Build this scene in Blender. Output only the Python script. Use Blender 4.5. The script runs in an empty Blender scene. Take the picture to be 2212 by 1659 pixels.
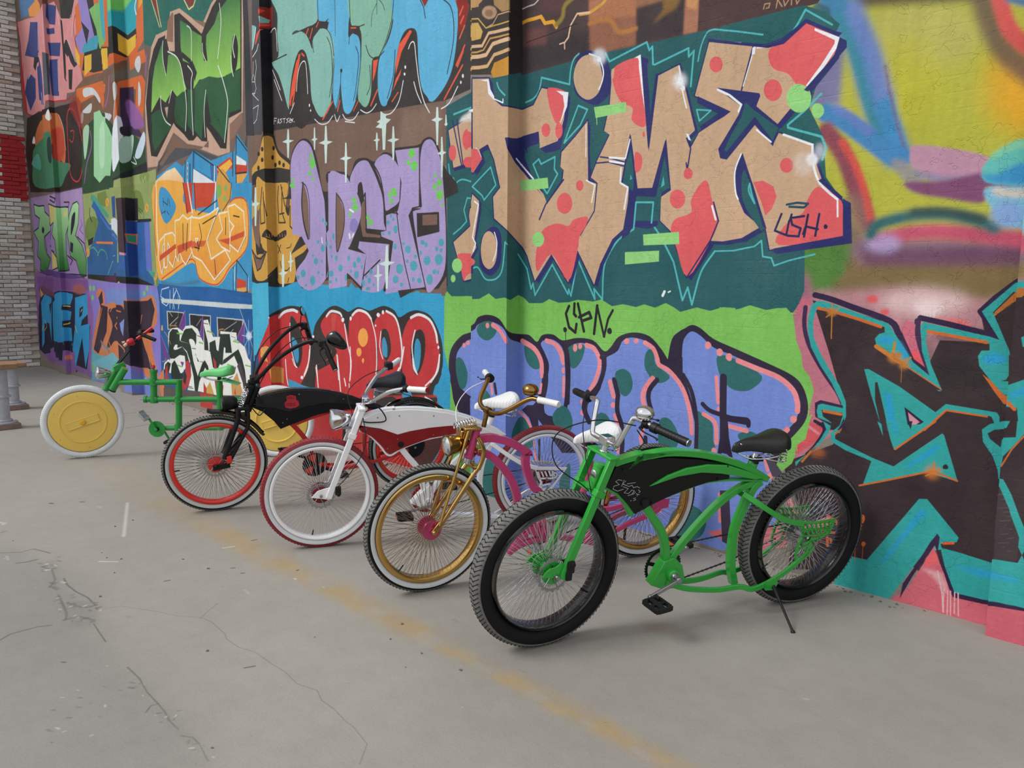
# Graffiti hall with a row of five custom cruiser bicycles.
import bpy, bmesh, math, random
import numpy as np
from mathutils import Vector, Matrix
random.seed(7)
SC = bpy.context.scene
COL = SC.collection

# ---------------------------------------------------------------- camera, world, light, exposure
cam = bpy.data.cameras.new('camera')
cam_o = bpy.data.objects.new('camera', cam); COL.objects.link(cam_o)
cam.sensor_width = 36.0
cam.lens = 36.0 * 1661.0 / 2212.0
cam.clip_end = 200
_r = Vector((0.71439246, 0.69969172, 0.00865467)); _u = Vector((-0.09575224, 0.08549710, 0.99172665)); _f = Vector((-0.69316298, 0.70931075, -0.12807554))
cam_o.matrix_world = Matrix(((_r.x, _u.x, -_f.x, 0), (_r.y, _u.y, -_f.y, 0), (_r.z, _u.z, -_f.z, 1.58), (0, 0, 0, 1)))
SC.camera = cam_o

w = bpy.data.worlds.new('hall_light'); SC.world = w; w.use_nodes = True
nt = w.node_tree; bg = nt.nodes['Background']
tc = nt.nodes.new('ShaderNodeTexCoord'); sx = nt.nodes.new('ShaderNodeSeparateXYZ'); rp = nt.nodes.new('ShaderNodeValToRGB')
nt.links.new(tc.outputs['Generated'], sx.inputs[0])
mp = nt.nodes.new('ShaderNodeMapRange'); mp.inputs[1].default_value = -1; mp.inputs[2].default_value = 1
nt.links.new(sx.outputs[2], mp.inputs[0]); nt.links.new(mp.outputs[0], rp.inputs[0]); nt.links.new(rp.outputs[0], bg.inputs[0])
e = rp.color_ramp.elements
e[0].position = 0.0; e[0].color = (.16, .15, .14, 1); e[1].position = 1.0; e[1].color = (.72, .73, .75, 1)
for p_, c_ in ((.47, (.26, .25, .24, 1)), (.53, (.55, .55, .56, 1)), (.66, (.95, .97, 1.0, 1))):
    q = e.new(p_); q.color = c_
bg.inputs[1].default_value = 1.06

sun = bpy.data.lights.new('window_sun', 'SUN'); sun.energy = 1.9; sun.angle = math.radians(20); sun.color = (1.0, .985, .95)
so = bpy.data.objects.new('window_sun', sun); COL.objects.link(so)
so.rotation_euler = Vector((.34, .70, -.78)).to_track_quat('-Z', 'Y').to_euler()

SC.view_settings.view_transform = 'Standard'; SC.view_settings.look = 'None'
SC.view_settings.gamma = 1.0; SC.view_settings.use_curve_mapping = False
SC.view_settings.exposure = 0.1
SC.cycles.max_bounces = 6; SC.cycles.diffuse_bounces = 3; SC.cycles.glossy_bounces = 4

# ---------------------------------------------------------------- helpers
def lin(h):
    v = [int(h[i:i + 2], 16) / 255 for i in (0, 2, 4)]
    return tuple(x / 12.92 if x <= .04045 else ((x + .055) / 1.055) ** 2.4 for x in v)
MATS = {}
def mat(name, col='808080', rough=.5, metal=0., coat=0., noise=0., nscale=30., bump=0., bscale=60., spec=.5):
    if name in MATS: return MATS[name]
    m = bpy.data.materials.new(name); m.use_nodes = True; n = m.node_tree; b = n.nodes['Principled BSDF']
    c = (*lin(col), 1)
    b.inputs['Base Color'].default_value = c; b.inputs['Roughness'].default_value = rough; b.inputs['Metallic'].default_value = metal
    b.inputs['Coat Weight'].default_value = coat; b.inputs['Coat Roughness'].default_value = .06; b.inputs['Specular IOR Level'].default_value = spec
    t = n.nodes.new('ShaderNodeTexCoord')
    if noise:
        x = n.nodes.new('ShaderNodeTexNoise'); x.inputs['Scale'].default_value = nscale; x.inputs['Detail'].default_value = 5
        n.links.new(t.outputs['Object'], x.inputs['Vector'])
        r = n.nodes.new('ShaderNodeMapRange'); r.inputs[1].default_value = .3; r.inputs[2].default_value = .7
        r.inputs[3].default_value = 1 - noise; r.inputs[4].default_value = 1 + noise; n.links.new(x.outputs['Fac'], r.inputs[0])
        mx = n.nodes.new('ShaderNodeVectorMath'); mx.operation = 'SCALE'; mx.inputs[0].default_value = c[:3]
        n.links.new(r.outputs[0], mx.inputs['Scale']); n.links.new(mx.outputs[0], b.inputs['Base Color'])
    if bump:
        x = n.nodes.new('ShaderNodeTexNoise'); x.inputs['Scale'].default_value = bscale; x.inputs['Detail'].default_value = 4
        n.links.new(t.outputs['Object'], x.inputs['Vector'])
        bp = n.nodes.new('ShaderNodeBump'); bp.inputs['Strength'].default_value = bump; bp.inputs['Distance'].default_value = .01
        n.links.new(x.outputs['Fac'], bp.inputs['Height']); n.links.new(bp.outputs[0], b.inputs['Normal'])
    MATS[name] = m; return m

def empty(name, M=None, label=None, cat=None, group=None):
    o = bpy.data.objects.new(name, None); COL.objects.link(o); o.empty_display_size = .1
    if M is not None: o.matrix_world = M
    if label: o['label'] = label
    if cat: o['category'] = cat
    if group: o['group'] = group
    return o

class MB:
    """collects geometry, links as one mesh object"""
    def __init__(s): s.v = []; s.f = []; s.m = []; s.mi = 0
    def add(s, vs, fs):
        o = len(s.v); s.v += [tuple(x) for x in vs]; s.f += [tuple(i + o for i in f) for f in fs]; s.m += [s.mi] * len(fs); return s
    def box(s, c, d, M=None):
        vs = [Vector((x * d[0] / 2, y * d[1] / 2, z * d[2] / 2)) for x in (-1, 1) for y in (-1, 1) for z in (-1, 1)]
        if M is not None: vs = [M @ q for q in vs]
        vs = [q + Vector(c) for q in vs]
        return s.add(vs, [(0, 1, 3, 2), (4, 6, 7, 5), (0, 4, 5, 1), (2, 3, 7, 6), (0, 2, 6, 4), (1, 5, 7, 3)])
    def sweep(s, pts, sec, closed=False, up=(0, 1, 0), scl=None):
        """sec: list of (a,b); a along 'up'-side axis, b along the other normal"""
        P = [Vector(p) for p in pts]; n = len(P); U = Vector(up); rings = []
        for i in range(n):
            a = P[(i - 1) % n] if (closed or i > 0) else P[i]; b = P[(i + 1) % n] if (closed or i < n - 1) else P[i]
            t = (b - a).normalized()
            x = U - t * U.dot(t)
            if x.length < 1e-3: x = Vector((1, 0, 0)) - t * t.x
            x.normalize(); y = t.cross(x)
            k = scl[i] if scl else 1
            m = 1.0
            if 0 < i < n - 1 or closed:
                c1 = (P[i] - a).normalized().dot((b - P[i]).normalized()); m = min(1.6, 1 / max(.3, math.sqrt(max(0, (1 + c1) / 2))))
            rings.append([P[i] + x * (q[0] * k) + y * (q[1] * k * m) for q in sec])
        vs = [v for r in rings for v in r]; k = len(sec); fs = []
        for i in range(n if closed else n - 1):
            for j in range(k):
                fs.append((i * k + j, i * k + (j + 1) % k, ((i + 1) % n) * k + (j + 1) % k, ((i + 1) % n) * k + j))
        if not closed: fs += [tuple(range(k - 1, -1, -1)), tuple((n - 1) * k + j for j in range(k))]
        return s.add(vs, fs)
    def tube(s, pts, r, k=10, closed=False, scl=None):
        # parallel transport
        P = [Vector(p) for p in pts]; n = len(P)
        T = []
        for i in range(n):
            a = P[(i - 1) % n] if (closed or i > 0) else P[i]; b = P[(i + 1) % n] if (closed or i < n - 1) else P[i]
            T.append((b - a).normalized())
        x = T[0].orthogonal().normalized(); rings = []
        for i in range(n):
            x = (x - T[i] * x.dot(T[i])).normalized(); y = T[i].cross(x); q = r * (scl[i] if scl else 1)
            rings.append([P[i] + (x * math.cos(2 * math.pi * j / k) + y * math.sin(2 * math.pi * j / k)) * q for j in range(k)])
        vs = [v for r_ in rings for v in r_]; fs = []
        for i in range(n if closed else n - 1):
            for j in range(k): fs.append((i * k + j, i * k + (j + 1) % k, ((i + 1) % n) * k + (j + 1) % k, ((i + 1) % n) * k + j))
        if not closed: fs += [tuple(range(k - 1, -1, -1)), tuple((n - 1) * k + j for j in range(k))]
        return s.add(vs, fs)
    def lathe(s, prof, O=(0, 0, 0), ax=(0, 1, 0), n=64, closed=False):
        """prof: (radius, along axis); closed joins last to first"""
        A = Vector(ax).normalized(); x = A.orthogonal().normalized(); y = A.cross(x); O = Vector(O); vs = []
        for i in range(n):
            a = 2 * math.pi * i / n; d = x * math.cos(a) + y * math.sin(a)
            vs += [O + d * p[0] + A * p[1] for p in prof]
        k = len(prof); fs = []
        for i in range(n):
            for j in range(k if closed else k - 1):
                fs.append((i * k + j, ((i + 1) % n) * k + j, ((i + 1) % n) * k + (j + 1) % k, i * k + (j + 1) % k))
        return s.add(vs, fs)
    def plate(s, poly, t0, t1):
        """polygon in (u,w), extruded over t"""
        from mathutils.geometry import tessellate_polygon
        n = len(poly); vs = [(p[0], t0, p[1]) for p in poly] + [(p[0], t1, p[1]) for p in poly]
        tri = tessellate_polygon([[Vector((p[0], p[1], 0)) for p in poly]])
        fs = [tuple(t) for t in tri] + [tuple(i + n for i in reversed(t)) for t in tri]
        fs += [(i, (i + 1) % n, n + (i + 1) % n, n + i) for i in range(n)]
        return s.add(vs, fs)
    def build(s, name, ms, parent=None, smooth=True, X=None, bevel=0, label=None, kind=None, sub=0):
        me = bpy.data.meshes.new(name)
        vs = s.v if X is None else [tuple(X @ Vector(q)) for q in s.v]
        me.from_pydata(vs, [], s.f)
        for m in (ms if isinstance(ms, (list, tuple)) else [ms]): me.materials.append(m)
        if max(s.m, default=0): me.polygons.foreach_set('material_index', s.m)
        bm = bmesh.new(); bm.from_mesh(me); bmesh.ops.recalc_face_normals(bm, faces=bm.faces); bm.to_mesh(me); bm.free()
        o = bpy.data.objects.new(name, me); COL.objects.link(o)
        if parent is not None: o.parent = parent
        if smooth:
            me.polygons.foreach_set('use_smooth', [True] * len(me.polygons))
            try: me.set_sharp_from_angle(angle=math.radians(38))
            except Exception: pass
        if bevel:
            b = o.modifiers.new('bevel', 'BEVEL'); b.width = bevel; b.segments = 2; b.limit_method = 'ANGLE'; b.angle_limit = math.radians(40)
        if sub:
            b = o.modifiers.new('smooth', 'SUBSURF'); b.levels = sub; b.render_levels = sub
        if label: o['label'] = label
        if kind: o['kind'] = kind
        return o

def spl(p, n=6, closed=False):
    P = [Vector(q) for q in p]; N = len(P); out = []
    if N < 3: return P
    for i in range(N if closed else N - 1):
        g = (lambda k: P[k % N]) if closed else (lambda k: P[min(max(k, 0), N - 1)])
        a, b, c, d = g(i - 1), g(i), g(i + 1), g(i + 2)
        for j in range(n):
            t = j / n
            out.append(.5 * (2 * b + (c - a) * t + (2 * a - 5 * b + 4 * c - d) * t * t + (-a + 3 * b - 3 * c + d) * t ** 3))
    if not closed: out.append(P[-1])
    return out
RECT = lambda a, b: [(-a / 2, -b / 2), (a / 2, -b / 2), (a / 2, b / 2), (-a / 2, b / 2)]
ROUND = lambda a, b, k=12: [(a / 2 * math.cos(2 * math.pi * i / k), b / 2 * math.sin(2 * math.pi * i / k)) for i in range(k)]

# ---------------------------------------------------------------- spray paint: shapes in wall metres rasterised to a texture
def box1(m, k, ax):
    pad = [(0, 0), (0, 0)]; pad[ax] = (k + 1, k)
    c = np.cumsum(np.pad(m, pad, mode='edge'), axis=ax); n = m.shape[ax]
    return (np.take(c, range(2 * k + 1, 2 * k + 1 + n), ax) - np.take(c, range(0, n), ax)) / (2 * k + 1)
def polymask(pts, x0, y0, w, h, SS=3):
    p = np.asarray(pts, float) - (x0, y0); q = np.roll(p, -1, 0)
    sy = (np.arange(h * SS) + .5) / SS; a, b = p[:, 1], q[:, 1]
    dy = np.where(abs(b - a) < 1e-9, 1e-9, b - a)
    cr = (a[None] <= sy[:, None]) != (b[None] <= sy[:, None])
    xs = np.where(cr, p[None, :, 0] + (sy[:, None] - a[None]) / dy[None] * (q[:, 0] - p[:, 0])[None], 1e9); xs.sort(1)
    d = np.zeros((h, w + 2), np.float32); rows = np.repeat(np.arange(h), SS)
    for k in range(int(cr.sum(1).max()) if len(cr) else 0):
        x = xs[:, k]; ok = x < 1e8; x = np.clip(x[ok], 0, w); r = rows[ok]; i = x.astype(int); f = x - i; sg = 1. if k % 2 == 0 else -1.
        np.add.at(d, (r, i), sg * (1 - f) / SS); np.add.at(d, (r, i + 1), sg * f / SS)
    return np.clip(np.cumsum(d, 1)[:, :w], 0, 1)
def raster(img, ops, x_off, res):
    """ops in millimetres: kind, colour, soft, alpha, extra, points"""
    H, W, _ = img.shape; s = .001 / res
    for k, c, soft, al, ex, pts in ops:
        p = np.asarray(pts, float) * s; p[:, 0] -= x_off / res; soft_t = soft * s; wd = float(ex) * s if k in 'lr' else 0
        m = soft_t * 1.6 + wd / 2 + 2
        x0 = int(max(0, math.floor(p[:, 0].min() - m))); x1 = int(min(W, math.ceil(p[:, 0].max() + m)))
        y0 = int(max(0, math.floor(p[:, 1].min() - m))); y1 = int(min(H, math.ceil(p[:, 1].max() + m)))
        if x1 <= x0 or y1 <= y0: continue
        w_, h_ = x1 - x0, y1 - y0
        if k in 'lr':
            M = np.zeros((h_, w_), np.float32)
            for a, b in zip(p[:-1], p[1:]):
                e_ = wd / 2 + 1.5
                a0 = int(max(x0, min(a[0], b[0]) - e_)); a1 = int(min(x1, max(a[0], b[0]) + e_ + 2)); b0 = int(max(y0, min(a[1], b[1]) - e_)); b1 = int(min(y1, max(a[1], b[1]) + e_ + 2))
                if a1 <= a0 or b1 <= b0: continue
                X = np.arange(a0, a1) + .5 - a[0]; Y = (np.arange(b0, b1) + .5 - a[1])[:, None]; d = b - a
                t = np.clip((X * d[0] + Y * d[1]) / max(d @ d, 1e-9), 0, 1)
                v = np.clip(wd / 2 + .5 - np.hypot(X - t * d[0], Y - t * d[1]), 0, 1) * min(1, wd)
                q = M[b0 - y0:b1 - y0, a0 - x0:a1 - x0]; np.maximum(q, v, out=q)
        else: M = polymask(p, x0, y0, w_, h_)
        kk = int(round(soft_t * .5))
        if kk >= 1:
            for _ in range(3): M = box1(box1(M, kk, 0), kk, 1)
        col = np.array(lin(c), np.float32)
        if k == 'g':
            ya, yb = p[:, 1].min(), p[:, 1].max(); t = np.clip((np.arange(y0, y1) + .5 - ya) / max(yb - ya, 1), 0, 1)[:, None, None]
            col = np.array(lin(ex), np.float32) * (1 - t) + col * t
        q = img[y0:y1, x0:x1]; q += (M * al)[..., None].astype(np.float32) * (col - q)
def to_srgb(a): return np.where(a <= .0031308, a * 12.92, 1.055 * np.clip(a, 1e-6, 1) ** (1 / 2.4) - .055)
def parse(txt):
    out = []
    for ln in txt.strip().split('\n'):
        k, c, soft, al, ex, ps = ln.split(';'); x = y = 0; pts = []
        for t in ps.split():
            dx, dy = t.split(','); x += 3 * int(dx); y += 3 * int(dy); pts.append((x, y))
        if k in 'sr' and len(pts) > 2: pts = [(q.x, q.y) for q in spl([(*q, 0) for q in pts], 4, k == 's')]
        out.append((k, c, 3 * float(soft or 0), float(al or 1), ex if k == 'g' else 3 * float(ex or 0), pts))
    return out
def make_image(name, ops, x_off, wid, hei, res, base):
    W, H = int(wid / res), int(hei / res)
    img = np.empty((H, W, 3), np.float32); img[:] = lin(base)
    raster(img, ops, x_off, res)
    im = bpy.data.images.new(name, W, H, alpha=True)
    px = np.ones((H, W, 4), np.float32); px[..., :3] = to_srgb(img); im.pixels.foreach_set(px.ravel()); im.pack()
    return im

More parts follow.
